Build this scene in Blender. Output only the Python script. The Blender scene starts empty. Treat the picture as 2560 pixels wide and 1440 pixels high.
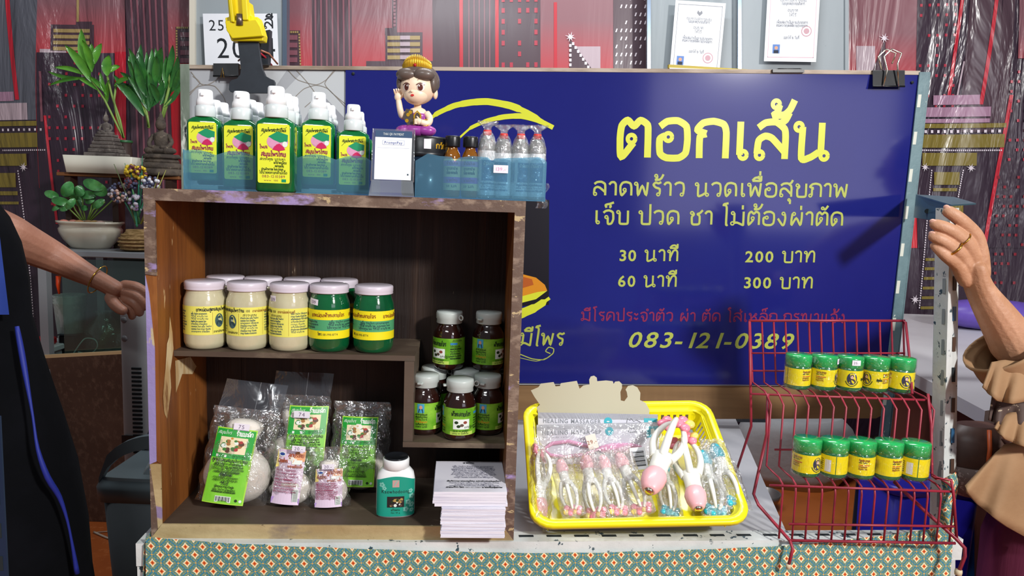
import bpy, bmesh, math, random
from mathutils import Vector, Matrix
from math import sin, cos, tan, pi, radians as R
SC = bpy.context.scene
COL = SC.collection
random.seed(7)

# ---------------------------------------------------------------- camera
FPX = 1850.0
EYE = Vector((0, 0, 1.40))
_p, _r = R(6.75), R(2.0)
_fwd = Vector((0, cos(_p), -sin(_p))); _up0 = Vector((0, sin(_p), cos(_p))); _X = Vector((1, 0, 0))
_right = _X * cos(_r) + _up0 * sin(_r); _up = _up0 * cos(_r) - _X * sin(_r)
cam_data = bpy.data.cameras.new('camera'); cam = bpy.data.objects.new('camera', cam_data); COL.objects.link(cam)
cam_data.sensor_fit = 'HORIZONTAL'; cam_data.sensor_width = 36; cam_data.lens = FPX / 2560 * 36
cam_data.clip_start = 0.02; cam_data.clip_end = 60
cm = Matrix((_right, _up, -_fwd)).transposed().to_4x4(); cm.translation = EYE
cam.matrix_world = cm
SC.camera = cam
SC.view_settings.view_transform = 'Standard'; SC.view_settings.look = 'None'
SC.view_settings.gamma = 1; SC.view_settings.use_curve_mapping = False
SC.view_settings.exposure = 0.0
SC.cycles.max_bounces = 8; SC.cycles.transparent_max_bounces = 24
SC.cycles.caustics_reflective = False; SC.cycles.caustics_refractive = False

# ---------------------------------------------------------------- world and lights
w = bpy.data.worlds.new('World'); SC.world = w; w.use_nodes = True
w.node_tree.nodes['Background'].inputs[0].default_value = (0.80, 0.86, 0.95, 1)
w.node_tree.nodes['Background'].inputs[1].default_value = 0.17

def area_light(name, loc, target, sx, sy, power, col=(1, 1, 1)):
    l = bpy.data.lights.new(name, 'AREA'); l.shape = 'RECTANGLE'; l.size = sx; l.size_y = sy
    l.energy = power; l.color = col
    o = bpy.data.objects.new(name, l); COL.objects.link(o); o.location = loc
    d = Vector(target) - Vector(loc); o.rotation_euler = d.to_track_quat('-Z', 'Y').to_euler()
    return o
area_light('ceiling_lamp', (1.9, -1.25, 2.65), (-0.1, 1.4, 1.1), 0.24, 0.24, 128, (1, 0.98, 0.95))
area_light('ceiling_tube', (-0.9, -1.2, 3.2), (0.0, 1.8, 1.0), 1.2, 0.12, 30, (0.93, 0.97, 1))
area_light('backdrop_fill', (0.2, 1.9, 3.3), (0.2, 2.6, 1.0), 1.6, 0.15, 46, (0.95, 0.97, 1))  # overhead fill added to light the backdrop
area_light('shopfront_panel', (3.05, -3.2, 1.95), (3.05, 1.9, 1.95), 2.5, 1.5, 26, (0.86, 0.82, 1))

# ---------------------------------------------------------------- placing by sight lines
def ray(x, y): return _right * ((x - 1280) / FPX) + _up * ((720 - y) / FPX) + _fwd
def P(x, y, Y):
    d = ray(x, y); return EYE + d * (Y / d.y)
def PZ(x, y, z):
    d = ray(x, y); return EYE + d * ((z - EYE.z) / d.z)
def PP(x, y, P0, N):
    d = ray(x, y); return EYE + d * ((P0 - EYE).dot(N) / d.dot(N))

# ---------------------------------------------------------------- materials
def lin(h):
    if not isinstance(h, str): return (*h, 1)
    h = h.lstrip('#'); out = []
    for i in (0, 2, 4):
        c = int(h[i:i + 2], 16) / 255
        out.append(c / 12.92 if c <= 0.04045 else ((c + 0.055) / 1.055) ** 2.4)
    return (*out, 1)
_mats = {}
def M(name, hexc, rough=0.5, metal=0.0, layers=(), bump=None, spec=0.5, coat=0.0, trans=0.0, ior=1.45, sss=0.0, emit=0.0, coords='Object'):
    """principled material; layers = [(hex, noise scale, (stretch xyz), lo, hi)] worn over the base colour one after the other"""
    if name in _mats: return _mats[name]
    m = bpy.data.materials.new(name); m.use_nodes = True; nt = m.node_tree; b = nt.nodes['Principled BSDF']
    b.inputs['Base Color'].default_value = lin(hexc); b.inputs['Roughness'].default_value = rough
    b.inputs['Metallic'].default_value = metal; b.inputs['Specular IOR Level'].default_value = spec
    b.inputs['Coat Weight'].default_value = coat; b.inputs['Coat Roughness'].default_value = 0.08
    b.inputs['Transmission Weight'].default_value = trans; b.inputs['IOR'].default_value = ior
    if sss: b.inputs['Subsurface Weight'].default_value = sss; b.inputs['Subsurface Radius'].default_value = (0.01, 0.006, 0.004)
    if emit: b.inputs['Emission Color'].default_value = lin(hexc); b.inputs['Emission Strength'].default_value = emit
    tc = nt.nodes.new('ShaderNodeTexCoord')
    def noise(scale, st, detail=5, seed=0):
        mp = nt.nodes.new('ShaderNodeMapping'); mp.inputs['Scale'].default_value = st; mp.inputs['Location'].default_value = (seed * 3.1, seed * 1.7, seed * 2.3)
        nt.links.new(tc.outputs[coords], mp.inputs[0])
        n = nt.nodes.new('ShaderNodeTexNoise'); n.inputs['Scale'].default_value = scale; n.inputs['Detail'].default_value = detail
        n.inputs['Roughness'].default_value = 0.6
        nt.links.new(mp.outputs[0], n.inputs['Vector']); return n.outputs['Fac']
    prev = None
    for i, (hc, sc_, st, lo, hi) in enumerate(layers):
        f = noise(sc_, st, 6, i + 1)
        mr = nt.nodes.new('ShaderNodeMapRange'); mr.inputs['From Min'].default_value = lo; mr.inputs['From Max'].default_value = hi
        nt.links.new(f, mr.inputs['Value'])
        mx = nt.nodes.new('ShaderNodeMix'); mx.data_type = 'RGBA'
        nt.links.new(mr.outputs[0], mx.inputs['Factor'])
        if prev is None: mx.inputs['A'].default_value = lin(hexc)
        else: nt.links.new(prev, mx.inputs['A'])
        mx.inputs['B'].default_value = lin(hc); prev = mx.outputs['Result']
    if prev is not None: nt.links.new(prev, b.inputs['Base Color'])
    if bump:
        bs, bst, amt = bump
        f = noise(bs, bst, 4, 9); bn = nt.nodes.new('ShaderNodeBump'); bn.inputs['Strength'].default_value = amt; bn.inputs['Distance'].default_value = 0.004
        nt.links.new(f, bn.inputs['Height']); nt.links.new(bn.outputs[0], b.inputs['Normal'])
        if coat: nt.links.new(bn.outputs[0], b.inputs['Coat Normal'])
    _mats[name] = m; return m
def FILM(name, tint='#ffffff', body='#ffffff', opac=0.08, gloss=0.10, rough=0.08, bump=None, thru='#ffffff'):
    """thin clear or tinted plastic sheet: part see-through, part milky, part shine"""
    if name in _mats: return _mats[name]
    m = bpy.data.materials.new(name); m.use_nodes = True; nt = m.node_tree; nt.nodes.clear()
    out = nt.nodes.new('ShaderNodeOutputMaterial'); tr = nt.nodes.new('ShaderNodeBsdfTransparent'); tr.inputs[0].default_value = lin(thru)
    df = nt.nodes.new('ShaderNodeBsdfDiffuse'); df.inputs[0].default_value = lin(body)
    tl = nt.nodes.new('ShaderNodeBsdfTranslucent'); tl.inputs[0].default_value = lin(body)
    gl = nt.nodes.new('ShaderNodeBsdfGlossy'); gl.inputs['Roughness'].default_value = rough; gl.inputs[0].default_value = lin(tint)
    m0 = nt.nodes.new('ShaderNodeMixShader'); m0.inputs[0].default_value = 0.35; nt.links.new(df.outputs[0], m0.inputs[1]); nt.links.new(tl.outputs[0], m0.inputs[2])
    m1 = nt.nodes.new('ShaderNodeMixShader'); m1.inputs[0].default_value = opac; nt.links.new(tr.outputs[0], m1.inputs[1]); nt.links.new(m0.outputs[0], m1.inputs[2])
    lw = nt.nodes.new('ShaderNodeLayerWeight'); lw.inputs['Blend'].default_value = 0.25
    mr = nt.nodes.new('ShaderNodeMapRange'); mr.inputs['To Min'].default_value = gloss; mr.inputs['To Max'].default_value = min(1, gloss * 3 + 0.25)
    nt.links.new(lw.outputs['Facing'], mr.inputs['Value'])
    m2 = nt.nodes.new('ShaderNodeMixShader'); nt.links.new(mr.outputs[0], m2.inputs[0]); nt.links.new(m1.outputs[0], m2.inputs[1]); nt.links.new(gl.outputs[0], m2.inputs[2])
    if bump:
        tc = nt.nodes.new('ShaderNodeTexCoord'); n = nt.nodes.new('ShaderNodeTexNoise'); n.inputs['Scale'].default_value = bump[0]; n.inputs['Detail'].default_value = 3
        n.inputs['Distortion'].default_value = 1.5
        bn = nt.nodes.new('ShaderNodeBump'); bn.inputs['Strength'].default_value = bump[1]; bn.inputs['Distance'].default_value = 0.01
        nt.links.new(tc.outputs['Object'], n.inputs['Vector']); nt.links.new(n.outputs['Fac'], bn.inputs['Height'])
        nt.links.new(bn.outputs[0], gl.inputs['Normal']); nt.links.new(bn.outputs[0], lw.inputs['Normal'])
    nt.links.new(m2.outputs[0], out.inputs[0]); _mats[name] = m; return m

# ---------------------------------------------------------------- looped Thai letters drawn as pen strokes
# each glyph: (advance, [strokes]); a stroke is a list of points, 'o' = ring (cx, cy, r)
def _o(x, y, r=.105): return ('o', x, y, r)
TH = {
 'ก': (1.0, [[(.12,0),(.12,.58),(.3,.66)], [(.3,.66),(.04,.76),(.2,.95),(.5,1.0),(.78,.92),(.86,.7),(.86,0)]]),
 'ข': (1.0, [_o(.2,.86), [(.3,.88),(.34,.74),(.2,.56),(.22,.1),(.32,0),(.7,0),(.84,.1),(.84,1)]]),
 'ค': (1.05, [_o(.45,.52), [(.38,.42),(.12,0),(.1,.55),(.2,.9),(.5,1.0),(.8,.9),(.88,.6),(.88,0)]]),
 'ด': (1.05, [_o(.4,.42), [(.5,.36),(.2,0),(.1,.3),(.1,.7),(.25,.94),(.5,1.0),(.8,.9),(.88,.6),(.88,0)]]),
 'ต': (1.05, [_o(.42,.5), [(.48,.4),(.14,0),(.1,.5),(.14,.85),(.3,1.0),(.48,.84),(.66,1.0),(.86,.88),(.88,.6),(.88,0)]]),
 'ง': (.85, [_o(.45,.87), [(.55,.86),(.6,.5),(.52,.06),(.4,0),(.05,.5)]]),
 'จ': (.95, [_o(.3,.5), [(.4,.48),(.42,.0),(.66,.02),(.8,.35),(.76,.85),(.5,1.0),(.25,.96),(.08,.82)]]),
 'ช': (1.05, [_o(.2,.86), [(.3,.88),(.34,.74),(.2,.56),(.22,.1),(.32,0),(.62,0),(.76,.1),(.76,.62),(.6,.78),(.78,.86),(.98,1.08)]]),
 'ท': (1.05, [_o(.14,.88), [(.25,.88),(.25,0)], [(.26,.3),(.5,.9),(.72,1.0),(.86,.8),(.86,0)]]),
 'น': (1.1, [_o(.14,.88), [(.25,.88),(.25,.02),(.5,.05),(.74,.2)], _o(.9,.1), [(.8,.14),(.8,1)]]),
 'บ': (1.0, [_o(.14,.88), [(.25,.88),(.25,.1),(.36,0),(.74,0),(.84,.1),(.84,1)]]),
 'ป': (1.0, [_o(.14,.88), [(.25,.88),(.25,.1),(.36,0),(.74,0),(.84,.1),(.84,1.5)]]),
 'ผ': (1.1, [_o(.32,.86), [(.21,.88),(.15,.4),(.17,0),(.5,.55),(.82,0),(.9,.5),(.9,1)]]),
 'พ': (1.15, [_o(.1,.88), [(.2,.88),(.26,0),(.55,.75),(.84,0),(.95,1)]]),
 'ภ': (1.0, [_o(.12,.1), [(.23,.1),(.23,.55),(.34,.66)], [(.34,.66),(.06,.76),(.24,.95),(.5,1.0),(.78,.92),(.88,.7),(.88,0)]]),
 'ม': (1.15, [_o(.16,.88), [(.28,.88),(.28,.2)], _o(.15,.1,.12), [(.26,.14),(.5,.16),(.92,-.02),(.95,.1),(.95,1)]]),
 'ย': (1.0, [_o(.24,.86), [(.34,.9),(.2,.72),(.34,.56),(.2,.4),(.22,.08),(.34,0),(.72,0),(.84,.1),(.84,1)]]),
 'ร': (.8, [_o(.5,.1), [(.6,.12),(.6,.5),(.3,.62),(.14,.82),(.3,.98),(.5,.92),(.7,1.02)]]),
 'ล': (1.05, [_o(.16,.1), [(.08,.14),(.12,.5),(.3,.62),(.5,.56),(.86,.25)], [(.1,.84),(.3,.98),(.6,1.0),(.84,.86),(.88,.6),(.88,0)]]),
 'ส': (1.05, [_o(.16,.1), [(.08,.14),(.12,.5),(.3,.62),(.5,.56),(.86,.2)], [(.1,.84),(.3,.98),(.6,1.0),(.84,.82),(.88,.6),(.88,0)], [(.7,.96),(.86,1.06),(.96,1.26)]]),
 'ว': (.9, [_o(.58,.1), [(.68,.12),(.72,.55),(.66,.9),(.42,1.0),(.2,.95),(.06,.82)]]),
 'ห': (1.1, [_o(.14,.88), [(.25,.88),(.25,0)], [(.26,.3),(.55,.62),(.78,.5),(.84,.3),(.84,0)], _o(.78,.86), [(.7,.8),(.5,.6)]]),
 'อ': (1.05, [_o(.34,.56), [(.26,.6),(.1,.5),(.12,.12),(.3,.0),(.65,0),(.84,.14),(.88,.5),(.84,.85),(.6,1.0),(.3,.98),(.1,.84)]]),
 'ณ': (1.4, [_o(.14,.88), [(.25,.88),(.25,0)], [(.25,.6),(.45,1.0),(.62,.9),(.66,.2)], _o(.74,.1), [(.66,.1),(1.1,.15),(1.15,1)]]),
 'ไ': (.55, [[(.42,0),(.3,.02),(.3,1.3),(.1,1.55),(.06,1.4)], [(.1,1.55),(.42,1.62)]]),
 'ใ': (.65, [[(.5,0),(.36,.02),(.36,1.2),(.12,1.45),(.3,1.62),(.42,1.5)]]),
 'โ': (.6, [[(.45,0),(.32,.02),(.32,1.25),(.1,1.5)], [(.1,1.5),(.52,1.6)]]),
 'เ': (.55, [_o(.3,.1), [(.2,.1),(.2,1)]]),
 'แ': (1.0, [_o(.3,.1), [(.2,.1),(.2,1)], _o(.75,.1), [(.65,.1),(.65,1)]]),
 'า': (.7, [[(.05,.8),(.2,.97),(.4,.98),(.52,.8),(.52,0)]]),
 'ะ': (.6, [[(.08,.72),(.12,.85),(.28,.66),(.48,.85)], [(.08,.2),(.12,.34),(.28,.15),(.48,.34)]]),
 'ำ': (.7, [('o', -.18, 1.28, .1), [(.05,.8),(.2,.97),(.4,.98),(.52,.8),(.52,0)]]),
}
MK = {   # marks, drawn back over the letter before; tone marks rise when a vowel is there already
 'ี': [[(-.78,1.18),(-.6,1.38),(-.36,1.42),(-.14,1.18),(-.78,1.18)], [(-.14,1.18),(-.14,1.55)]],
 'ื': [[(-.78,1.18),(-.6,1.38),(-.36,1.42),(-.14,1.18),(-.78,1.18)], [(-.14,1.18),(-.14,1.55)], [(-.32,1.3),(-.32,1.55)]],
 'ิ': [[(-.78,1.18),(-.6,1.38),(-.36,1.42),(-.14,1.18),(-.78,1.18)]],
 'ั': [('o', -.5, 1.3, .09), [(-.42,1.26),(-.3,1.22),(-.1,1.5)]],
 '็': [[(-.6,1.2),(-.68,1.4),(-.4,1.48),(-.3,1.3),(-.4,1.2)], [(-.4,1.48),(-.08,1.6)]],
 'ุ': [('o', -.26, -.24, .08), [(-.18,-.24),(-.18,-.55)]],
 'ู': [('o', -.46, -.24, .08), [(-.38,-.24),(-.36,-.5),(-.14,-.5),(-.14,-.2)]],
}
TONE = {'่': [[(0,0),(0,.32)]], '้': [('o', -.20, .32, .10), [(-.10,.30),(-.16,.10),(-.26,.02),(.04,.04),(.20,.18),(.32,.44)]], '์': [('o', 0, .1, .09), [(.04,.18),(.2,.36)]]}
def _smooth(pts, n):
    if len(pts) < 3: return [Vector(p) for p in pts]
    out = []; q = [Vector(pts[0])] + [Vector(p) for p in pts] + [Vector(pts[-1])]
    for i in range(1, len(q) - 2):
        a, b, c, d = q[i-1], q[i], q[i+1], q[i+2]
        for k in range(n):
            t = k / n
            cr = 0.5 * ((2*b) + (c-a)*t + (2*a-5*b+4*c-d)*t*t + (3*b-a-3*c+d)*t**3)
            ln = b.lerp(c, t); out.append(ln.lerp(cr, 0.6))
    out.append(q[-2]); return out
_fc = {}
def _font_glyph(ch, bold):
    k = (ch, bold)
    if k in _fc: return _fc[k]
    c = bpy.data.curves.new('tmp', 'FONT'); c.body = ch; c.size = 1.38; c.offset = bold; c.resolution_u = 3
    o = bpy.data.objects.new('tmp', c); COL.objects.link(o)
    dg = bpy.context.evaluated_depsgraph_get(); me = o.evaluated_get(dg).to_mesh()
    vs = [(v.co.x, v.co.y) for v in me.vertices]; fs = [tuple(p.vertices) for p in me.polygons]
    adv = max([v[0] for v in vs], default=.3) + 0.16
    if ch == ' ': adv = 0.5
    o.evaluated_get(dg).to_mesh_clear(); bpy.data.objects.remove(o); bpy.data.curves.remove(c)
    _fc[k] = (vs, fs, adv); return _fc[k]

# ---------------------------------------------------------------- mesh builder
class MB:
    def __init__(s): s.v = []; s.f = []; s.m = []; s.sm = []; s.mats = []
    def mi(s, m):
        if m not in s.mats: s.mats.append(m)
        return s.mats.index(m)
    def add(s, vs, fs, m, smooth=False):
        k = len(s.v); s.v += [Vector(p) for p in vs]; i = s.mi(m)
        for f in fs: s.f.append(tuple(k + a for a in f)); s.m.append(i); s.sm.append(smooth)
        return s
    def box(s, c, d, m, rot=None, bev=0.0):
        hx, hy, hz = d[0]/2, d[1]/2, d[2]/2
        if bev > 0:
            b = min(bev, hx*.9, hy*.9, hz*.9); vs = []; 
            for sx in (-1,1):
                for sy in (-1,1):
                    for sz in (-1,1):
                        vs += [Vector((sx*(hx), sy*(hy-b), sz*(hz-b))), Vector((sx*(hx-b), sy*hy, sz*(hz-b))), Vector((sx*(hx-b), sy*(hy-b), sz*hz))]
            bm = bmesh.new()
            for p in vs: bm.verts.new(p)
            r = bmesh.ops.convex_hull(bm, input=bm.verts)
            bm.verts.ensure_lookup_table(); bm.verts.index_update()
            V = [v.co.copy() for v in bm.verts]; Fs = [tuple(v.index for v in f.verts) for f in bm.faces]; bm.free()
        else:
            V = [Vector((x*hx, y*hy, z*hz)) for x in (-1,1) for y in (-1,1) for z in (-1,1)]
            Fs = [(0,1,3,2),(4,6,7,5),(0,4,5,1),(2,3,7,6),(0,2,6,4),(1,5,7,3)]
        if rot is not None: V = [rot @ p for p in V]
        return s.add([p + Vector(c) for p in V], Fs, m)
    def hexa(s, a, b, m):
        """solid between two quads a and b (4 points each, same order)"""
        return s.add(list(a)+list(b), [(3,2,1,0),(4,5,6,7),(0,1,5,4),(1,2,6,5),(2,3,7,6),(3,0,4,7)], m)
    def quad(s, pts, m): return s.add(pts, [tuple(range(len(pts)))], m)
    def prism(s, poly, y0, y1, m, smooth=False, bev=0.0):
        """outline in x,z pushed from y0 (front) to y1"""
        n = len(poly); vs = [(x, y0, z) for x, z in poly] + [(x, y1, z) for x, z in poly]
        fs = [tuple(range(n)), tuple(range(2*n-1, n-1, -1))]
        s.add(vs, fs, m); k = len(s.v) - 2*n; i = s.mi(m)
        for a in range(n):
            b = (a+1) % n; s.f.append((k+a, k+n+a, k+n+b, k+b)); s.m.append(i); s.sm.append(smooth)
        return s
    def lathe(s, prof, m, seg=32, c=(0,0,0), smooth=True, sx=1.0, sy=1.0, cap=True):
        n = len(prof); vs = []
        for r, z in prof:
            for k in range(seg):
                a = 2*pi*k/seg; vs.append((c[0]+r*sx*cos(a), c[1]+r*sy*sin(a), c[2]+z))
        fs = []
        for i in range(n-1):
            for k in range(seg):
                k2 = (k+1) % seg; fs.append((i*seg+k, i*seg+k2, (i+1)*seg+k2, (i+1)*seg+k))
        s.add(vs, fs, m, smooth)
        if cap:
            b = len(s.v) - n*seg; i = s.mi(m)
            if prof[0][0] > 1e-5: s.f.append(tuple(b + k for k in range(seg-1, -1, -1))); s.m.append(i); s.sm.append(False)
            if prof[-1][0] > 1e-5: s.f.append(tuple(b + (n-1)*seg + k for k in range(seg))); s.m.append(i); s.sm.append(False)
        return s
    def loft(s, rings, m, smooth=True, cap=True, close=True):
        n = len(rings[0]); k = len(s.v); vs = [p for r in rings for p in r]; fs = []
        for i in range(len(rings)-1):
            for a in range(n if close else n-1):
                b = (a+1) % n; fs.append((i*n+a, i*n+b, (i+1)*n+b, (i+1)*n+a))
        s.add(vs, fs, m, smooth)
        if cap and close:
            i = s.mi(m); s.f.append(tuple(k+a for a in range(n-1,-1,-1))); s.m.append(i); s.sm.append(False)
            s.f.append(tuple(k+(len(rings)-1)*n+a for a in range(n))); s.m.append(i); s.sm.append(False)
        return s
    def tube(s, path, r, m, seg=8, cap=True, closed=False):
        path = [Vector(p) for p in path]; rs = r if isinstance(r, (list, tuple)) else [r]*len(path)
        rings = []; prev = None; N = len(path)
        for i, p in enumerate(path):
            if closed: t = path[(i+1) % N] - path[i-1]
            else: t = path[min(i+1, N-1)] - path[max(i-1, 0)]
            t.normalize()
            if prev is None:
                a = Vector((0,0,1)) if abs(t.z) < .9 else Vector((1,0,0)); n1 = t.cross(a).normalized()
            else: n1 = (prev - t*prev.dot(t)).normalized()
            prev = n1; n2 = t.cross(n1)
            rings.append([p + (n1*cos(2*pi*k/seg) + n2*sin(2*pi*k/seg))*rs[i] for k in range(seg)])
        if closed: rings.append(rings[0])
        return s.loft(rings, m, True, cap and not closed)
    def grid(s, fn, nu, nv, m, smooth=True):
        vs = [fn(i/nu, j/nv) for j in range(nv+1) for i in range(nu+1)]
        fs = [(j*(nu+1)+i, j*(nu+1)+i+1, (j+1)*(nu+1)+i+1, (j+1)*(nu+1)+i) for j in range(nv) for i in range(nu)]
        return s.add(vs, fs, m, smooth)
    def ball(s, c, r, m, seg=16, rings=10, sc=(1,1,1), rot=None):
        vs = []; 
        for i in range(rings+1):
            t = pi*i/rings
            for k in range(seg):
                a = 2*pi*k/seg; p = Vector((r*sin(t)*cos(a)*sc[0], r*sin(t)*sin(a)*sc[1], -r*cos(t)*sc[2]))
                if rot is not None: p = rot @ p
                vs.append(p + Vector(c))
        fs = [(i*seg+k, i*seg+(k+1)%seg, (i+1)*seg+(k+1)%seg, (i+1)*seg+k) for i in range(rings) for k in range(seg)]
        return s.add(vs, fs, m, True)
    # flat print helpers: x right, z up, o = how far proud of the sheet (towards -y)
    def rect(s, x0, z0, x1, z1, m, o=0.0, nx=1):
        vs = []; 
        for i in range(nx+1):
            x = x0+(x1-x0)*i/nx; vs += [(x, -o, z0), (x, -o, z1)]
        return s.add(vs, [(2*i, 2*i+2, 2*i+3, 2*i+1) for i in range(nx)], m)
    def poly(s, pts, m, o=0.0): return s.add([(x, -o, z) for x, z in pts], [tuple(range(len(pts)))], m)
    def rrect(s, x0, z0, x1, z1, r, m, o=0.0):
        p = []
        for cx, cz, a0 in ((x1-r, z0+r, -90), (x1-r, z1-r, 0), (x0+r, z1-r, 90), (x0+r, z0+r, 180)):
            for k in range(5): a = R(a0+90*k/4); p.append((cx+r*cos(a), cz+r*sin(a)))
        return s.poly(p, m, o)
    def disc(s, cx, cz, rx, m, o=0.0, rz=None, n=20):
        rz = rz or rx; return s.poly([(cx+rx*cos(2*pi*k/n), cz+rz*sin(2*pi*k/n)) for k in range(n)], m, o)
    def stroke(s, pts, w_, m, o=0.0):
        pts = [Vector(p) for p in pts]; L = []; n = len(pts)
        for i, p in enumerate(pts):
            t = (pts[min(i+1, n-1)] - pts[max(i-1, 0)])
            t = t.normalized() if t.length > 1e-9 else Vector((1, 0)); nn = Vector((-t.y, t.x)) * w_/2
            L += [(p.x+nn.x, -o-i*6e-6, p.y+nn.y), (p.x-nn.x, -o-i*6e-6, p.y-nn.y)]
        return s.add(L, [(2*i, 2*i+1, 2*i+3, 2*i+2) for i in range(n-1)], m)
    def text(s, txt, x, z, h, m, o=0.0003, wt=0.16, anchor='l', shear=0.0, sx=1.0, res=4, bold=0.0, gap=0.06, fit=None):
        """letters of body height h from (x, z); Thai drawn as pen strokes, others from the built-in font"""
        cur = 0.0; items = []; has_vowel = False
        for ch in txt:
            if ch in TH:
                adv, st = TH[ch]
                for q in st: items.append(('s', q, cur))
                cur += adv + gap; has_vowel = False
            elif ch in MK:
                for q in MK[ch]: items.append(('s', q, cur-gap-.05))
                has_vowel = ch in 'ีืิัํ็'
            elif ch in TONE:
                bx, bz = cur-gap-.28, (1.58 if has_vowel else 1.16)
                for q in TONE[ch]:
                    if q[0] == 'o': items.append(('s', ('o', q[1]+bx, q[2]+bz, q[3]), 0))
                    else: items.append(('s', [(a+bx, b+bz) for a, b in q], 0))
            elif ch == ' ': cur += 0.55
            else:
                vs, fs, adv = _font_glyph(ch, bold); items.append(('g', (vs, fs), cur)); cur += adv
        if fit: sx = fit / max(cur*h, 1e-6)
        W = cur*h*sx; ox = x - (W/2 if anchor == 'c' else W if anchor == 'r' else 0)
        T = lambda a, b: Vector((ox + (a + shear*b)*h*sx, z + b*h))
        for kk, (kind, q, c) in enumerate(items):
            if kind != 'g': o = o + 1.5e-5 if kk % 5 else o - 6e-5*(kk > 0)
            if kind == 'g':
                s.add([(T(a+c, b).x, -o, T(a+c, b).y) for a, b in q[0]], q[1], m)
            elif q[0] == 'o':
                n = max(6, res*3); s.stroke([T(q[1]+c+q[3]*cos(2*pi*k/n), q[2]+q[3]*sin(2*pi*k/n)) for k in range(n+1)], wt*h*.62, m, o)
            else: s.stroke([T(a+c, b) for a, b in _smooth(q, res)], wt*h, m, o)
        return s
    def wrap(s, r, k0=0, turn=0.0):
        for i in range(k0, len(s.v)):
            x, y, z = s.v[i]; a = x/r + turn; rr = r - y; s.v[i] = Vector((rr*sin(a), -rr*cos(a), z))
        return s
    def xf(s, mat, k0=0):
        for i in range(k0, len(s.v)): s.v[i] = mat @ s.v[i]
        return s
    def build(s, name, parent=None, at=None, label=None, kind=None, me=None):
        """one mesh object; vertices are in the parent's frame (or in the world, re-based to `at`)"""
        me = bpy.data.meshes.new(name); off = Vector(at) if at is not None else Vector((0,0,0))
        me.from_pydata([p - off for p in s.v], [], s.f)
        for m in s.mats: me.materials.append(m)
        me.polygons.foreach_set('material_index', s.m); me.polygons.foreach_set('use_smooth', s.sm); me.update()
        o = bpy.data.objects.new(name, me); COL.objects.link(o)
        if parent is not None: o.parent = parent
        if at is not None: o.location = off - (parent.location if parent is not None and parent.parent is None and not parent.get('_local') else Vector((0,0,0)))
        if label: o['label'] = label
        if kind: o['kind'] = kind
        return o
def tag(o, label, cat, group=None, kind=None):
    o['label'] = label; o['category'] = cat
    if group: o['group'] = group
    if kind: o['kind'] = kind
    return o
def root(name, label, cat, loc=(0,0,0), rz=0.0, group=None, rot=None):
    o = bpy.data.objects.new(name, None); COL.objects.link(o); o.location = loc; o.rotation_euler = rot if rot else (0, 0, rz)
    o.empty_display_size = 0.02; return tag(o, label, cat, group)
def wmb(mb, r):
    """world-space builder -> the frame of an unrotated root"""
    mb.xf(Matrix.Translation(-Vector(r.location))); return mb
def copy_tree(o, parent=None, **kw):
    c = o.copy(); COL.objects.link(c)
    if parent is not None: c.parent = parent
    for ch in list(o.children): copy_tree(ch, c)
    return c
def place(proto, first, loc, rz, label, group=None, rot=None, sc=None):
    o = proto if first else copy_tree(proto)
    o.location = loc; o.rotation_euler = rot if rot else (0, 0, rz); o['label'] = label
    if sc: o.scale = (sc, sc, sc)
    if group: o['group'] = group
    return o
def part(o, name, fn, parent):  # small shorthand
    mb = MB(); fn(mb); return mb.build(name, parent)
def subsurf(o, lv=1):
    m = o.modifiers.new('s', 'SUBSURF'); m.levels = lv; m.render_levels = lv
def bevel(o, w_=0.001, seg=2):
    m = o.modifiers.new('b', 'BEVEL'); m.width = w_; m.segments = seg; m.limit_method = 'ANGLE'; m.angle_limit = R(40)

# ---------------------------------------------------------------- the crate's own frame (front lower left corner)
YAW = R(3.5)
CO = Vector((-0.59973, 1.2, 0.80752)); TZ = CO.z
cx_ = Vector((cos(YAW), sin(YAW), 0)); cy_ = Vector((-sin(YAW), cos(YAW), 0))
def CW(u, d, v): return CO + cx_*u + cy_*d + Vector((0,0,v))
def CU(px, py, d):
    q = PP(px, py, CO + cy_*d, cy_) - CO; return q.dot(cx_), q.z
# ================================================================= SETTING
fl = MB(); fl.box((0, 1.5, -0.05), (9, 9, 0.1), M('floor_terracotta', '#a35426', 0.38, layers=[('#8c4420', 2.2, (1,1,1), .45, .7), ('#b5683a', 30, (1,1,1), .55, .7)], bump=(40, (1,1,1), .1)))
o = fl.build('floor'); o['kind'] = 'structure'
wb = MB(); wb.box((0, 4.3, 1.6), (9, 0.1, 3.4), M('wall_plaster', '#8a8580', 0.8, layers=[('#7d7873', 5, (1,1,1), .4, .7)]))
o = wb.build('wall_back'); o['kind'] = 'structure'

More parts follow.
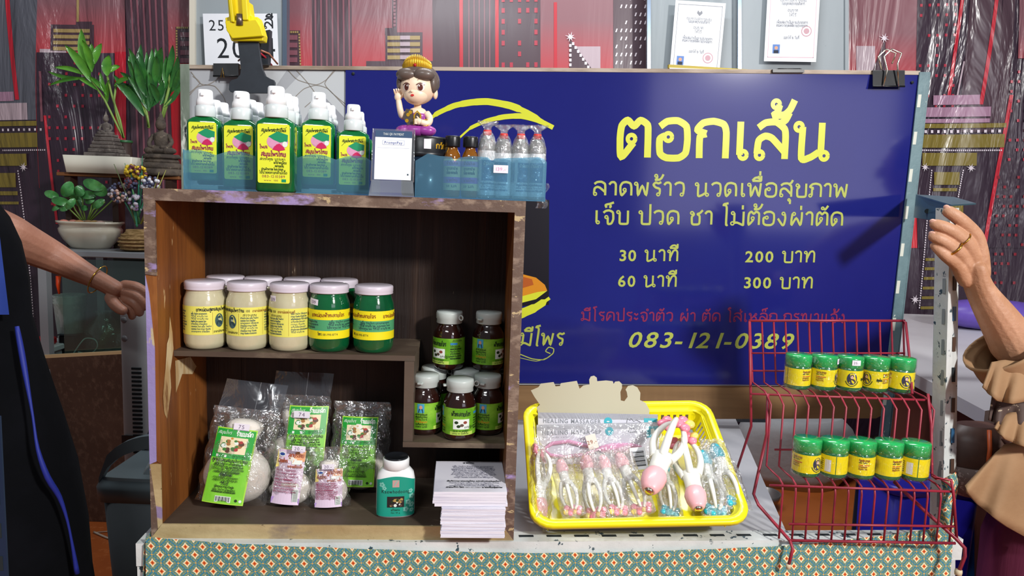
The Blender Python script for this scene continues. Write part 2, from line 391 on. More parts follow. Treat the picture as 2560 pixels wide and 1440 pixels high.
# ---- printed vinyl backdrop with a red city skyline
BD = 3.4
def vinyl(name, hexc, grad=None):
    key = 'vinyl_' + name
    if key in _mats: return _mats[key]
    m = M(key, hexc, 0.42, coat=0.55, coords='Object'); nt = m.node_tree; b = nt.nodes['Principled BSDF']
    tc = nt.nodes.new('ShaderNodeTexCoord'); mp = nt.nodes.new('ShaderNodeMapping')
    mp.inputs['Rotation'].default_value = (0, R(32), 0); mp.inputs['Scale'].default_value = (2.6, 1, .55)
    n = nt.nodes.new('ShaderNodeTexNoise'); n.inputs['Scale'].default_value = 1.6; n.inputs['Detail'].default_value = 5; n.inputs['Distortion'].default_value = 1.2
    sx = nt.nodes.new('ShaderNodeSeparateXYZ'); ab = nt.nodes.new('ShaderNodeMath'); ab.operation = 'ABSOLUTE'
    mr = nt.nodes.new('ShaderNodeMapRange'); mr.inputs['From Min'].default_value = 0.9; mr.inputs['From Max'].default_value = 2.0
    mr.inputs['To Min'].default_value = 0.06; mr.inputs['To Max'].default_value = 1.0
    bn = nt.nodes.new('ShaderNodeBump'); bn.inputs['Distance'].default_value = 0.06
    nt.links.new(tc.outputs['Object'], mp.inputs[0]); nt.links.new(mp.outputs[0], n.inputs['Vector'])
    nt.links.new(tc.outputs['Object'], sx.inputs[0]); nt.links.new(sx.outputs[0], ab.inputs[0]); nt.links.new(ab.outputs[0], mr.inputs['Value'])
    nt.links.new(mr.outputs[0], bn.inputs['Strength']); nt.links.new(n.outputs['Fac'], bn.inputs['Height'])
    nt.links.new(bn.outputs[0], b.inputs['Normal']); nt.links.new(bn.outputs[0], b.inputs['Coat Normal']); b.inputs['Coat Roughness'].default_value = 0.2
    if grad:   # printed sky turns grey-pink with height, glare mixed into the paler colour
        g = nt.nodes.new('ShaderNodeMapRange'); g.inputs['From Min'].default_value = grad[1]; g.inputs['From Max'].default_value = grad[2]
        mx = nt.nodes.new('ShaderNodeMix'); mx.data_type = 'RGBA'; mx.inputs['A'].default_value = lin(hexc); mx.inputs['B'].default_value = lin(grad[0])
        nt.links.new(sx.outputs[2], g.inputs['Value']); nt.links.new(g.outputs[0], mx.inputs['Factor']); nt.links.new(mx.outputs['Result'], b.inputs['Base Color'])
    return m
v_dark = vinyl('plum', '#382836'); v_mid = vinyl('brown_plum', '#4c3640'); v_red = vinyl('red', '#c01c30'); v_dkred = vinyl('dark_red', '#8c1c2c')
v_gold = vinyl('gold', '#80702c'); v_gold2 = vinyl('pale_gold', '#a8905c'); v_pink = vinyl('lilac', '#a88098'); v_wht = vinyl('white', '#e4d8e0')
v_flute = vinyl('rose', '#86525e'); v_dot = vinyl('dot_red', '#b02840'); v_blk = vinyl('black', '#180c14'); v_grey = vinyl('slate', '#5a5c66')
v_sky = vinyl('sky', '#cc2430', ('#8a5c64', 0.98, 1.30)); v_pale = vinyl('pale', '#b8a4ac')
def wave(x, z):
    a = max(0, abs(x) - 1.2); return 0.012*sin(3.1*x + 1.7*z) + 0.02*min(a, 1)*sin(7*x + 3.5*z + 1)
def bq(mb, pts, m, lay):
    c = [P(x, y, BD) for x, y in pts]
    w_ = max((c[1]-c[0]).length, (c[2]-c[3]).length); h_ = max((c[3]-c[0]).length, (c[2]-c[1]).length)
    nu = max(1, int(w_/0.06)); nv = max(1, int(h_/0.06))
    def fn(u, v):
        p = (c[0].lerp(c[1], u)).lerp(c[3].lerp(c[2], u), v); return Vector((p.x, BD + wave(p.x, p.z) - lay*0.0025, p.z))
    mb.grid(fn, nu, nv, m)
def br(mb, x0, y0, x1, y1, m, lay): bq(mb, [(x0,y1),(x1,y1),(x1,y0),(x0,y0)], m, lay)
def bline(mb, a, b, w_, m, lay): bq(mb, [(b[0]-w_/2,b[1]),(b[0]+w_/2,b[1]),(a[0]+w_/2,a[1]),(a[0]-w_/2,a[1])], m, lay)
def bstar(mb, x, y, r, lay=4):
    pts = []
    for k in range(16):
        q = r*(1 if k % 2 == 0 else .38)*(1 if k % 4 == 0 else .8); pts.append((x+q*cos(2*pi*k/16+.3), y+q*sin(2*pi*k/16+.3)))
    c = [P(a, b, BD) for a, b in pts]; mb.add([Vector((p.x, BD+wave(p.x,p.z)-lay*.0025-.001, p.z)) for p in c][::-1], [tuple(range(16))], v_wht)
def bdots(mb, x0, y0, dx, dy, nx, ny, w_, h_, m, lay, skip=.35, sl=0.0, seed=1, slx=0.0):
    rr = random.Random(seed)
    for j in range(ny):
        for i in range(nx):
            if rr.random() < skip: continue
            x, y = x0+i*dx+slx*j, y0+j*dy
            bq(mb, [(x-sl,y+h_),(x+w_-sl,y+h_),(x+w_+sl,y),(x+sl,y)], m, lay)
def beads(mb, a, b, n, lay, sz=4, m=None):
    for k in range(n):
        t = (k+.3)/n; x = a[0]+(b[0]-a[0])*t; y = a[1]+(b[1]-a[1])*t; br(mb, x-sz/2, y-sz/2, x+sz/2, y+sz*.7, m or v_wht, lay)
B0 = MB(); br(B0, -420, -330, 3000, 1090, v_dark, 0)
K = MB()
# left edge
br(K, -400, -320, 95, 300, v_grey, 1); bline(K, (20,-60), (47,250), 11, v_red, 2)
br(K, -200, 230, 38, 253, v_pink, 2); br(K, -200, 258, 73, 300, v_pale, 2)
br(K, -200, 303, 120, 315, v_gold, 2); beads(K, (0,324), (118,324), 8, 3, 5); br(K, -200, 332, 122, 368, v_gold, 2); beads(K, (0,375), (120,375), 22, 3, 3)
br(K, -200, 384, 65, 414, v_gold, 2); bstar(K, 57, 418, 13); br(K, -200, 432, 32, 468, v_gold, 2); br(K, -200, 478, 36, 488, v_gold, 2); br(K, -200, 504, 38, 511, v_gold, 2)
beads(K, (40,425), (82,830), 60, 3, 3)
for y in (665,690,717,743,768,795): br(K, 44+(y-665)*.1, y, 60+(y-665)*.1, y+8, v_gold, 2)
br(K, 95, -320, 315, 470, v_sky, 1); br(K, 130, 62, 235, 128, v_mid, 2); br(K, 190, 54, 230, 72, v_mid, 2); beads(K, (195,-20), (195,55), 12, 3, 6, v_gold2)
for y in (73,88,103,118): br(K, 137, y, 225, y+9, v_gold2, 3)
br(K, 105, 124, 168, 133, v_pale, 2); br(K, 98, 133, 288, 760, v_dark, 3); bdots(K, 128, 155, 20, 27, 8, 14, 6, 7, v_dot, 4, .55, seed=3)
bline(K, (108,180), (112,305), 6, v_flute, 4); bline(K, (120,290), (142,560), 7, v_red, 4)
br(K, 288, 130, 316, 480, v_red, 2)
bq(K, [(340,620),(440,620),(416,-300),(306,-300)], v_mid, 3)
for k in range(6): bline(K, (322+k*16,-300), (352+k*15,500), 5, v_flute, 4)
br(K, 412, -320, 500, 620, v_sky, 2); br(K, 445, 70, 500, 160, v_mid, 3)
for y in (84,106,128,148): br(K, 457, y, 500, y+12, v_pink if y == 0 else v_flute, 4)
beads(K, (448,78), (448,158), 12, 4, 4, v_gold2); beads(K, (448,72), (478,72), 6, 4, 4, v_gold2)
# middle, over the sign
br(K, 500, -320, 1534, 620, v_sky, 1)
br(K, 700, 76, 750, 620, v_mid, 2)
for y in (88,107,126,144): br(K, 716, y, 744, y+12, v_flute, 3)
beads(K, (748,84), (752,165), 11, 3, 4, v_gold2); beads(K, (716,80), (748,80), 6, 3, 4, v_gold2)
bq(K, [(786,620),(884,620),(875,-300),(776,-300)], v_mid, 2)
for k in range(7): bline(K, (785+k*14,-300), (794+k*14,600), 4.5, v_flute, 3)
br(K, 915, 152, 1084, 620, v_mid, 2); br(K, 963, 80, 1056, 155, v_mid, 2); br(K, 962, 69, 992, 86, v_mid, 2)
bq(K, [(980,70),(992,70),(992,-60),(980,-60)], v_mid, 2); beads(K, (986,-40), (986,68), 12, 3, 6, v_flute)
for y in (89,105,121,138): br(K, 968, y, 1050, y+10, v_gold2, 3); br(K, 1000, y, 1025, y+10, v_pale, 4)
bq(K, [(1084,620),(1352,620),(1350,-300),(1080,-300)], v_mid, 2)
bline(K, (1153,-10), (1154,600), 9, v_red, 3); bline(K, (1242,-300), (1243,600), 9, v_red, 3)
for k in range(5): bline(K, (1172+k*13,-300), (1173+k*13,600), 3, v_flute, 3)
bdots(K, 1254, -5, 20.4, 27, 5, 8, 8, 12, v_dot, 3, .35, seed=5)
bline(K, (1388,8), (1389,600), 8, v_red, 2)
br(K, 1438, 118, 1500, 620, v_pale, 2)
bq(K, [(1424,620),(1800,620),(1428,104),(1424,104)], v_mid, 3); beads(K, (1425,112), (1425,172), 5, 4, 6); beads(K, (1430,108), (1474,176), 7, 4, 6); bstar(K, 1425, 95, 14)
br(K, 1532, -320, 1640, 620, v_mid, 2); bdots(K, 1538, -6, 12, 20, 7, 9, 3.5, 9, v_wht, 3, .3, sl=1.5, seed=8)
# right
br(K, 2080, -320, 2296, 620, v_sky, 1); br(K, 2142, 114, 2190, 620, v_pale, 2); bq(K, [(2150,260),(2216,260),(2216,104),(2212,104)], v_mid, 3); bstar(K, 2212, 95, 14)
br(K, 2294, -320, 3000, 620, v_dark, 2); bdots(K, 2300, 10, 20, 25, 5, 14, 6, 7, v_dot, 3, .45, seed=11)
bline(K, (2410,-120), (2372,250), 8, v_red, 4); bline(K, (2493,-120), (2448,262), 9, v_red, 4); bq(K, [(2398,330),(2480,330),(2495,-60),(2420,-60)], v_mid, 3)  # slanted brown-plum bands, here and on the next line, are painted vinyl glare
bline(K, (2405,155), (2392,238), 4, v_pale, 5); bq(K, [(2470,310),(2505,310),(2530,-60),(2500,-60)], v_mid, 3)
bq(K, [(2530,150),(2700,150),(2700,-60),(2538,-60)], v_sky, 4)
br(K, 2335, 238, 2444, 262, v_pink, 5); br(K, 2300, 268, 2470, 292, v_pink, 5); br(K, 2300, 297, 2468, 307, v_pink, 5)
br(K, 2290, 309, 2506, 320, v_gold, 5); beads(K, (2312,328), (2502,328), 12, 5, 6); br(K, 2290, 336, 2503, 369, v_gold, 5); beads(K, (2308,375), (2500,376), 40, 5, 3)
br(K, 2308, 382, 2442, 414, v_gold, 5); bstar(K, 2314, 418, 12, 6); bstar(K, 2428, 420, 12, 6)
beads(K, (2332,424), (2294,772), 58, 5, 3); beads(K, (2411,424), (2398,500), 14, 5, 3)
br(K, 2338, 430, 2402, 462, v_gold, 5); br(K, 2335, 470, 2396, 478, v_gold, 5); br(K, 2378, 505, 2412, 545, v_gold, 5)
for y in (645,668,692,716,740,765): br(K, 2346-(y-645)*.12-34, y, 2345-(y-645)*.1, y+7, v_gold, 5)
bstar(K, 2283, 748, 13, 6); bline(K, (2516,240), (2456,700), 9, v_red, 4)
bdots(K, 2512, 180, 17, 24, 6, 10, 6, 7, v_dot, 5, .4, seed=21); bdots(K, 2490, 440, 15, 24, 7, 12, 6, 7, v_dkred, 5, .45, seed=22)
o = root('printed_backdrop', 'shiny vinyl backdrop printed with a red and plum city skyline', 'backdrop', (0, BD, 0.9))
wmb(B0, o).build('vinyl_sheet', o); wmb(K, o).build('printed_skyline', o)['kind'] = 'stuff'

# ---- grey metal panels standing against the backdrop, with the sheets on them
m_grey = M('panel_grey', '#9aa2a6', 0.45, layers=[('#8c959a', 3, (1,1,.3), .4, .7), ('#5c6468', 26, (1,1,1), .72, .76)])
m_paper = M('paper', '#eef0f4', 0.55, layers=[('#e2e6ee', 4, (1,1,1), .4, .8)])
m_ink = M('ink', '#1c2026', 0.6); m_inkg = M('ink_grey', '#8a8c92', 0.6)
def boxpx(mb, x0, y0, x1, y1, D, th, m):
    a = [P(x0,y1,D), P(x1,y1,D), P(x1,y0,D), P(x0,y0,D)]; mb.hexa(a, [p+Vector((0,th,0)) for p in a], m); return a

lp = root('display_panel', 'grey metal panel with a cream left edge above the patterned board', 'panel', P(600, 300, 3.24))
mb = MB(); boxpx(mb, 474, -280, 716, 460, 3.24, 0.03, m_grey); wmb(mb, lp).build('panel', lp)
mb = MB(); boxpx(mb, 473, -280, 487, 460, 3.225, 0.05, M('cream_trim', '#d8d2c2', .4)); wmb(mb, lp).build('edge_strip', lp)
mb = MB(); boxpx(mb, 706, -280, 717, 460, 3.23, 0.04, M('steel_trim', '#7c8ca0', .25, .8)); wmb(mb, lp).build('edge_strip', lp)
def flat_print(D, pts):
    """frame of a flat sheet from its pixel corners bl, br, tl: returns a matrix from (x, -o, z) in metres"""
    a, b, c = P(*pts[0], D), P(*pts[1], D), P(*pts[2], D); ex = (b-a).normalized(); ez = (c-a); ez = (ez - ex*ez.dot(ex)).normalized(); ey = ez.cross(ex)
    return Matrix(((ex.x, ey.x, ez.x, a.x), (ex.y, ey.y, ez.y, a.y), (ex.z, ey.z, ez.z, a.z), (0,0,0,1))), (b-a).length, (c-a).length
Mx, W_, H_ = flat_print(3.2, [(513,166),(697,166),(504,34)])
cal = root('calendar_sheet', 'white sheet with big black numbers behind the yellow clamp', 'paper sheet', Mx.translation)
mb = MB(); mb.box((W_/2, .001, H_/2-.2), (W_, .002, H_+.4), m_paper); mb.xf(Mx); wmb(mb, cal).build('sheet', cal)
mb = MB(); mb.text('25-30', .022, H_*.68, .045, m_ink, sx=1.0, gap=.2); mb.text('2024', .05, H_*.16, .085, m_ink, sx=.95)
mb.text('สี', W_*.82, H_*.72, .04, m_ink); mb.xf(Mx); wmb(mb, cal).build('lettering', cal)['kind'] = 'stuff'

for (x0, x1, D, lb) in ((1618, 1842, 3.26, 'darker grey metal panel behind the framed left certificate'), (1845, 2122, 3.22, 'pale grey metal panel carrying the right certificate')):
    pn = root('display_panel', lb, 'panel', P((x0+x1)/2, 300, D))
    mb = MB(); boxpx(mb, x0, -280, x1, 520, D, 0.03, m_grey if x0 > 1700 else M('panel_grey_dark', '#858e92', .45, layers=[('#9aa2a6', 2, (3,1,.2), .45, .6)])); wmb(mb, pn).build('panel', pn)
    mb = MB(); boxpx(mb, x0, -280, x0+9, 520, D-.012, 0.012, M('steel_trim', '#7c8ca0')); boxpx(mb, x1-9, -280, x1, 520, D-.012, 0.012, m_grey); wmb(mb, pn).build('folded_edge', pn)
def certificate(px, D, lb, frame_m, sealx, sealz, px_photo):
    Mx, W_, H_ = flat_print(D, px); c = root('certificate', lb, 'certificate', Mx.translation)
    mb = MB(); mb.box((W_/2, .0015, H_/2), (W_, .003, H_), m_paper); mb.xf(Mx); wmb(mb, c).build('sheet', c)
    mb = MB(); q = MB()
    for a, b, e, f in ((.06,.05,.064,.95),(.936,.05,.94,.95),(.06,.05,.94,.054),(.06,.946,.94,.95)): mb.rect(W_*a, H_*b, W_*e+.001, H_*f+.001, frame_m, .0006)
    mb.poly([(W_*.5-.012,H_*.84),(W_*.5,H_*.8),(W_*.5+.012,H_*.84),(W_*.5+.008,H_*.88),(W_*.5,H_*.85),(W_*.5-.008,H_*.88)], m_inkg, .0006)
    for k, (z, w_, s) in enumerate(((.74,.5,'กระทรวงสาธารณสุข'),(.7,.44,'ใบอนุญาตประกอบกิจการ'),(.62,.2,'อนุญาต'),(.56,.14,'ให้ไว้'),(.47,.6,'เพื่อแสดงว่าเป็นสถานประกอบการ'),(.43,.6,'ตามพระราชบัญญัติสถานประกอบการ'),(.28,.3,'ออกให้ ณ วันที่'))):
        mb.text(s.replace('ญ','ณ').replace('ฐ','ธ').replace('ธ','ร').replace('บั','บ'), W_*.5, H_*z, .009, m_inkg, .0006, anchor='c', res=2, fit=W_*w_)
    mb.disc(W_*sealx, H_*sealz, .022, M('seal_red', '#c8a0a8', .6), .0005, n=24); mb.disc(W_*sealx, H_*sealz, .018, m_paper, .0007, n=24); mb.disc(W_*sealx, H_*sealz, .012, M('seal_red', '#c8a0a8'), .0009, n=10)
    x = W_*px_photo; mb.rect(x, H_*.10, x+.03, H_*.10+.036, M('photo_blue', '#5a80c0', .5), .0006); mb.disc(x+.015, H_*.10+.022, .007, M('skin_print', '#d8a080', .6), .0009); mb.rect(x+.005, H_*.10, x+.025, H_*.10+.013, M('suit_print', '#20283c', .6), .0009)
    mb.xf(Mx); wmb(mb, c).build('printing', c)['kind'] = 'stuff'
certificate([(1674,178),(1798,186),(1682,0)], 3.2, 'cream certificate with a red round stamp, left of the two', m_inkg, .74, .22, .12)
certificate([(1910,153),(2040,155),(1922,-50)], 3.18, 'white certificate with a thin pink border, right of the two', M('cert_pink', '#e0b0bc', .6), .78, .38, .15)

# ---- pale counter along the right side
cz = 0.955
cnt = root('counter', 'long pale laminate counter along the right behind the post', 'counter', (1.9, 2.6, 0))
A = PZ(2130, 776, cz); A.y = 3.3
def cpt(px, py): return PZ(px, py, cz)
f0, f1 = cpt(2200, 888), cpt(2480, 1036); dr = (f1 - f0).normalized(); f0 = f0 - dr*0.02; f1 = f1 - dr*0.03
back_l = Vector((P(2235, 800, 3.3).x, 3.3, cz)); 
poly = [f0, f1, Vector((1.35, 1.78, cz)), Vector((3.0, 1.80, cz)), Vector((3.0, 3.3, cz)), back_l]
def slab(mb, poly, th, m):
    n = len(poly); vs = [Vector(p) for p in poly] + [Vector(p)-Vector((0,0,th)) for p in poly]
    mb.add(vs, [tuple(range(n)), tuple(range(2*n-1,n-1,-1))] + [(b, a, n+a, n+b) for a, b in ((i, (i+1) % n) for i in range(n))], m)
mb = MB(); slab(mb, poly, .035, M('laminate', '#cfcdd0', .35, layers=[('#c4c0c4', 3, (1,1,1), .45, .7)])); wmb(mb, cnt).build('countertop', cnt)
mb = MB(); ins = (Vector((-dr.y, dr.x, 0)))*.03
slab(mb, [p+ins*(1 if i < 2 else 0)+Vector((0,.02 if i in (2,3) else 0,0))-Vector((0,0,.036)) for i, p in enumerate(poly)], .9, M('counter_brown', '#6a3a2e', .5, layers=[('#5a2e26', 8, (1,1,.2), .4, .7)])); wmb(mb, cnt).build('front_panel', cnt)
# purple bolster on the counter
bo = root('cushion', 'rounded purple cushion lying on the pale counter behind the arm', 'cushion', cpt(2440, 830))
a, b = cpt(2350, 818), cpt(2620, 835); a.z = b.z = cz+.062
mb = MB(); n = 10; prof = []
d_ = (b-a).normalized(); s_ = Vector((-d_.y, d_.x, 0))
rings = []
for k in range(n+1):
    t = k/n; rr = .062*(min(1, (sin(pi*min(max(t,.0),1)))**.25) if 0 < t < 1 else .3)
    c = a.lerp(b, t); rings.append([c + s_*cos(2*pi*j/20)*rr*1.3 + Vector((0,0,1))*sin(2*pi*j/20)*rr for j in range(20)])
mb.loft(rings, M('purple_vinyl', '#6a52b0', .4, layers=[('#5a449c', 6, (1,1,1), .4, .7)])); wmb(mb, bo).build('cushion_cover', bo)
mb = MB(); mb.tube([a+s_*.0+Vector((0,0,-.058)), b+Vector((0,0,-.058))], .004, M('plum_piping', '#3c2c66', .5)); wmb(mb, bo).build('piping', bo)
# ================================================================= TABLE FRAME
m_white = M('chipped_white', '#d8dcda', 0.4, layers=[('#c2c8c6', 9, (1,1,1), .4, .7), ('#39505a', 55, (1,1,1), .615, .635)], bump=(50,(1,1,1),.25))
m_teal = M('worn_teal', '#6f8a90', 0.45, layers=[('#5c767e', 8, (1,1,1), .4, .6), ('#c8cec8', 36, (1,1,1), .66, .68)], bump=(50,(1,1,1),.25))
m_slot = M('slot_dark', '#1c2428', 0.8)
m_steel = M('bare_steel', '#9aa0a4', .3, .9)
ta = R(5); tx = Vector((cos(ta), sin(ta), 0)); ty = Vector((-sin(ta), cos(ta), 0)); T0 = Vector((-.615, 1.178, TZ))
def TW(u, d, v=0): return T0 + tx*u + ty*d + Vector((0,0,v))
TROT = Matrix.Rotation(ta, 4, 'Z')
TL_ = 1.47
tb = root('table', 'display table with a chipped white slotted rail and grey top', 'table', (T0.x, T0.y, 0)); tb['_local'] = 1
tb.rotation_euler = (0, 0, ta)
def tbox(mb, u0, u1, d0, d1, v0, v1, m): mb.box(((u0+u1)/2, (d0+d1)/2, TZ+(v0+v1)/2), (u1-u0, d1-d0, v1-v0), m)
def rail(mb, u0, u1, d0=0, flip=1):
    tbox(mb, u0, u1, d0, d0+.003, -.04, 0, m_white); tbox(mb, u0, u1, d0+.003, d0+.04, -.003, 0, m_white)
mb = MB(); rail(mb, 0, TL_); mb.build('front_rail', tb)
k = 0; u = .66
slot_me = None
while u < TL_-.03:
    for (d_, v_, dim) in ((.021, .0004, (.026, .007, .001)), ):
        mb = MB(); mb.box((u, d_, TZ+v_), dim, m_slot)
        s_ = mb.build('slot', tb)
    u += .05
mb = MB(); n = 8
pts = [TW(.0, .0405), TW(0,.85)]
def tloc(p): return Vector(((p-T0).dot(tx), (p-T0).dot(ty)))
pr0 = tloc(PZ(1962, 1320, TZ)); pr1 = tloc(PZ(1890, 1160, TZ)); dd = (pr1-pr0)/(pr1.y-pr0.y); pr2 = pr0 + dd*(.85-pr0.y); pr0 = pr0 + dd*(.0405-pr0.y)
m_top = M('table_top', '#b3b3b7', .5, layers=[('#a6a6ab', 4, (1,1,1), .4, .7)])
q = [(0,.0405), (pr0.x,.0405), (pr2.x,.85), (0,.85)]
mb.hexa([Vector((a,b,TZ-.012)) for a,b in q], [Vector((a,b,TZ-.0005)) for a,b in q], m_top); mb.build('top_panel', tb)
mb = MB()   # rails at the ends and the back, under the panel
tbox(mb, 0, .003, .04, .85, -.05, -.013, m_white); tbox(mb, 0, TL_, .85, .89, -.04, -.001, m_teal); mb.build('side_rail', tb)
def leg(name, u, d, v1, fx, fy, m):
    mb = MB(); h = TZ+v1
    tbox(mb, u, u+.04*fx if fx > 0 else u, d, d+.003, -TZ, v1, m) if fx > 0 else tbox(mb, u-.04, u, d, d+.003, -TZ, v1, m)
    a, b = (d+.003, d+.04) if fy > 0 else (d-.04, d)
    if fx > 0: tbox(mb, u, u+.003, a, b, -TZ, v1, m)
    else: tbox(mb, u-.003, u, a, b, -TZ, v1, m)
    return mb.build(name, tb)
leg('leg', .0, .0035, -.041, 1, 1, m_white); leg('leg', .0, .855, -.05, 1, -1, m_teal)

# back posts, carried by the table, drawn between measured points
SD = 1.92; SN = Vector((-sin(R(3)), cos(R(3)), 0)); S0 = Vector((0, SD, 0))
def SP(px, py, off=0.0): return PP(px, py, S0 - SN*off, SN)
def strip(mb, a, b, w0, w1, off0, off1, m):
    """upright between pixel lines: a=(x,y) top centre, b bottom centre, widths in px, solid from off0 back to off1"""
    f = [SP(b[0]-w1/2, b[1], off0), SP(b[0]+w1/2, b[1], off0), SP(a[0]+w0/2, a[1], off0), SP(a[0]-w0/2, a[1], off0)]
    mb.hexa(f, [p + SN*(off0-off1) for p in f], m)
pw = root('slotted_post', 'worn grey-green slotted post along the right edge of the blue sign', 'post', SP(2200, 1700, 0)); pw.location.z = 0
mb = MB(); low = SP(2192, 1100, 0); strip(mb, (2313,180), (2205,1150), 26, 26, .012, .008, m_teal)
b0 = SP(2205-13, 1150, .012); b1 = SP(2205+13, 1150, .012)
mb.hexa([Vector((b0.x-.012, b0.y, 0)), Vector((b1.x-.012, b1.y, 0)), b1, b0], [Vector((b0.x-.012, b0.y+.004, 0)), Vector((b1.x-.012, b1.y+.004, 0)), b1+Vector((0,.004,0)), b0+Vector((0,.004,0))], m_teal)
strip(mb, (2325,182), (2217,1150), 4, 4, .012, -.03, m_teal)
wmb(mb, pw).build('post', pw)
m_chip = M('cream_chip', '#d6d8cc', .5)
for i in range(9):
    t = .055 + i*.098; x = 2305+(2197-2305)*t; y = 200+(1150-200)*t
    mb = MB(); strip(mb, (x+1,y-16), (x-3,y+16), 8, 8, .0128, .012, m_chip); wmb(mb, pw).build('slot', pw)
pw2 = root('slotted_post', 'peeling pale slotted post at the left end of the patterned board', 'post', SP(462, 1000, 0)); pw2.location.z = 0
mb = MB(); f = [SP(459,900,.012), SP(477,900,.012), SP(472,160,.012), SP(450,160,.012)]; mb.hexa(f, [p+SN*.004 for p in f], M('peeling_green', '#8e9a8c', .6, layers=[('#6a7668', 12, (1,1,.3), .4, .6), ('#d2d6cc', 22, (1,1,.25), .52, .56), ('#20262a', 26, (1,1,.3), .66, .69)]))
f2 = [Vector((f[0].x, f[0].y, 0)), Vector((f[1].x, f[1].y, 0)), f[1], f[0]]; mb.hexa(f2, [p+SN*.004 for p in f2], m_teal); wmb(mb, pw2).build('post', pw2)

# patterned board behind the sign, with a pale wooden top edge
bd = root('backing_board', 'grey wallpapered board with faint arcs and a pale wooden top edge', 'board', SP(1380, 960, 0))
m_bd = M('wallpaper', '#b2b5ba', .55, layers=[('#a8abb0', 3, (1,1,1), .4, .6)])
mb = MB(); f = [SP(474,958,-.002), SP(2240,966,-.002), SP(2300,186,-.002), SP(470,170,-.002)]; mb.hexa(f, [p+SN*.01 for p in f], m_bd); wmb(mb, bd).build('board', bd)
mb = MB(); f = [SP(466,171,.008), SP(2300,187,.008), SP(2301,177,.008), SP(465,162,.008)]; mb.hexa(f, [p+SN*.024 for p in f], M('pale_wood', '#b8a898', .6, layers=[('#8c7a68', 14, (.2,1,1), .5, .62)])); wmb(mb, bd).build('top_edge', bd)
mb = MB()
def sstroke(mb, pts, w_, m, off):
    pts = _smooth(pts, 6); n = len(pts); L = []
    for i, p in enumerate(pts):
        t = (pts[min(i+1,n-1)]-pts[max(i-1,0)]).normalized(); nn = Vector((-t.y, t.x))*(w_ if not isinstance(w_, (list,tuple)) else w_[min(i*len(w_)//n, len(w_)-1)])/2
        L += [SP(p.x+nn.x, p.y+nn.y, off), SP(p.x-nn.x, p.y-nn.y, off)]
    mb.add(L, [(2*i, 2*i+2, 2*i+3, 2*i+1) for i in range(n-1)], m)
def spoly(mb, pts, m, off): mb.add([SP(x, y, off) for x, y in pts], [tuple(range(len(pts)))], m)
m_arc = M('arc_line', '#8f877e', .6); m_arc2 = M('arc_pale', '#c8cccf', .55); m_arc3 = M('arc_mid', '#9b9ea6', .55)
spoly(mb, [(690,470),(690,250),(760,176),(866,176),(866,470)], m_arc2, -.0012); spoly(mb, [(480,470),(560,290),(620,240),(700,310),(700,470)], m_arc2, -.0012)
spoly(mb, [(640,172),(720,172),(690,215),(668,200)], m_arc2, -.0012); spoly(mb, [(732,470),(760,300),(800,230),(866,300),(866,470)], m_arc3, -.0008)
for arc in ([(478,180),(500,208),(518,212),(540,200),(556,178)], [(472,240),(492,218),(514,212),(538,216),(560,245),(572,290)], [(720,175),(745,200),(790,212),(815,200),(842,172)], [(735,245),(760,222),(790,213),(820,222),(866,270)],
            [(762,268),(790,240),(770,208),(738,172)], [(838,172),(812,208),(830,232),(866,262)], [(474,232),(500,207),(482,190)]):
    sstroke(mb, arc, 1.8, m_arc, -.0004)
wmb(mb, bd).build('wallpaper_pattern', bd)['kind'] = 'stuff'

# ---- blue sign
m_sign = M('sign_blue', '#1c2070', .11, coat=.3, layers=[('#1f2478', 1.6, (1,1,1), .4, .7)])
m_y = M('sign_yellow', '#d6da34', .3); m_y2 = M('sign_olive', '#b3bc56', .3); m_r = M('sign_red', '#8a2850', .3)
sg = root('sign', 'large glossy blue sign with yellow lettering and prices', 'sign', SP(1550, 955, .004))
mb = MB(); f = [SP(862,955,.006), SP(2238,964,.006), SP(2300,181,.006), SP(864,172,.006)]; mb.hexa(f, [p+SN*.006 for p in f], m_sign); wmb(mb, sg).build('sign_panel', sg)
def sign_text(txt, a, b, hpx, m, wt=.17, shear=0.0, bold=.03, res=5):
    p0, p1 = SP(*a, .0068), SP(*b, .0068); ex = (p1-p0).normalized(); ez = Vector((0,0,1)); ez = (ez-ex*ez.dot(ex)).normalized(); ey = ez.cross(ex)
    q = MB(); q.text(txt, 0, 0, hpx*(p0.y)/FPX, m, o=0, wt=wt, shear=shear, bold=bold, res=res, fit=(p1-p0).length)
    q.xf(Matrix(((ex.x, ey.x, ez.x, p0.x), (ex.y, ey.y, ez.y, p0.y), (ex.z, ey.z, ez.z, p0.z), (0,0,0,1)))); return wmb(q, sg)
def st(name, *a, **k): o = sign_text(*a, **k).build(name, sg); o['kind'] = 'stuff'; return o
st('headline_lettering', 'ตอกเส้น', (1540,393), (2082,399), 90, m_y, wt=.19, res=8)
st('lettering', 'ลาดพร้าว นวดเพื่อสุขภาพ', (1482,488), (2124,493), 33, m_y2)
st('lettering', 'เจ็บ ปวด ชา ไม่ต้องผ่าตัด', (1484,559), (2112,564), 33, m_y2)
st('price_lettering', '30 นาที', (1547,652), (1700,653), 28, m_y2); st('price_lettering', '200 บาท', (1862,655), (2042,656), 28, m_y2)
st('price_lettering', '60 นาที', (1544,716), (1696,717), 28, m_y2); st('price_lettering', '300 บาท', (1858,720), (2036,721), 28, m_y2)
st('red_lettering', 'มีโรคประจำตัว ผ่า ตัด ใส่เหล็ก กรุณาแจ้ง', (1452,801), (2116,806), 22, m_r)
st('phone_number', '083-121-0389', (1566,868), (1984,872), 41, m_y2, shear=.25, bold=.02)
st('lettering', 'รัศมีไพร', (1242,862), (1412,863), 31, m_y2, shear=.12)
mb = MB(); sstroke(mb, [(1072,300),(1094,283),(1136,264),(1178,256),(1220,254),(1275,264),(1317,281),(1383,319)], (8,12,14,16,17,17,18,14,8), m_y, .0068)
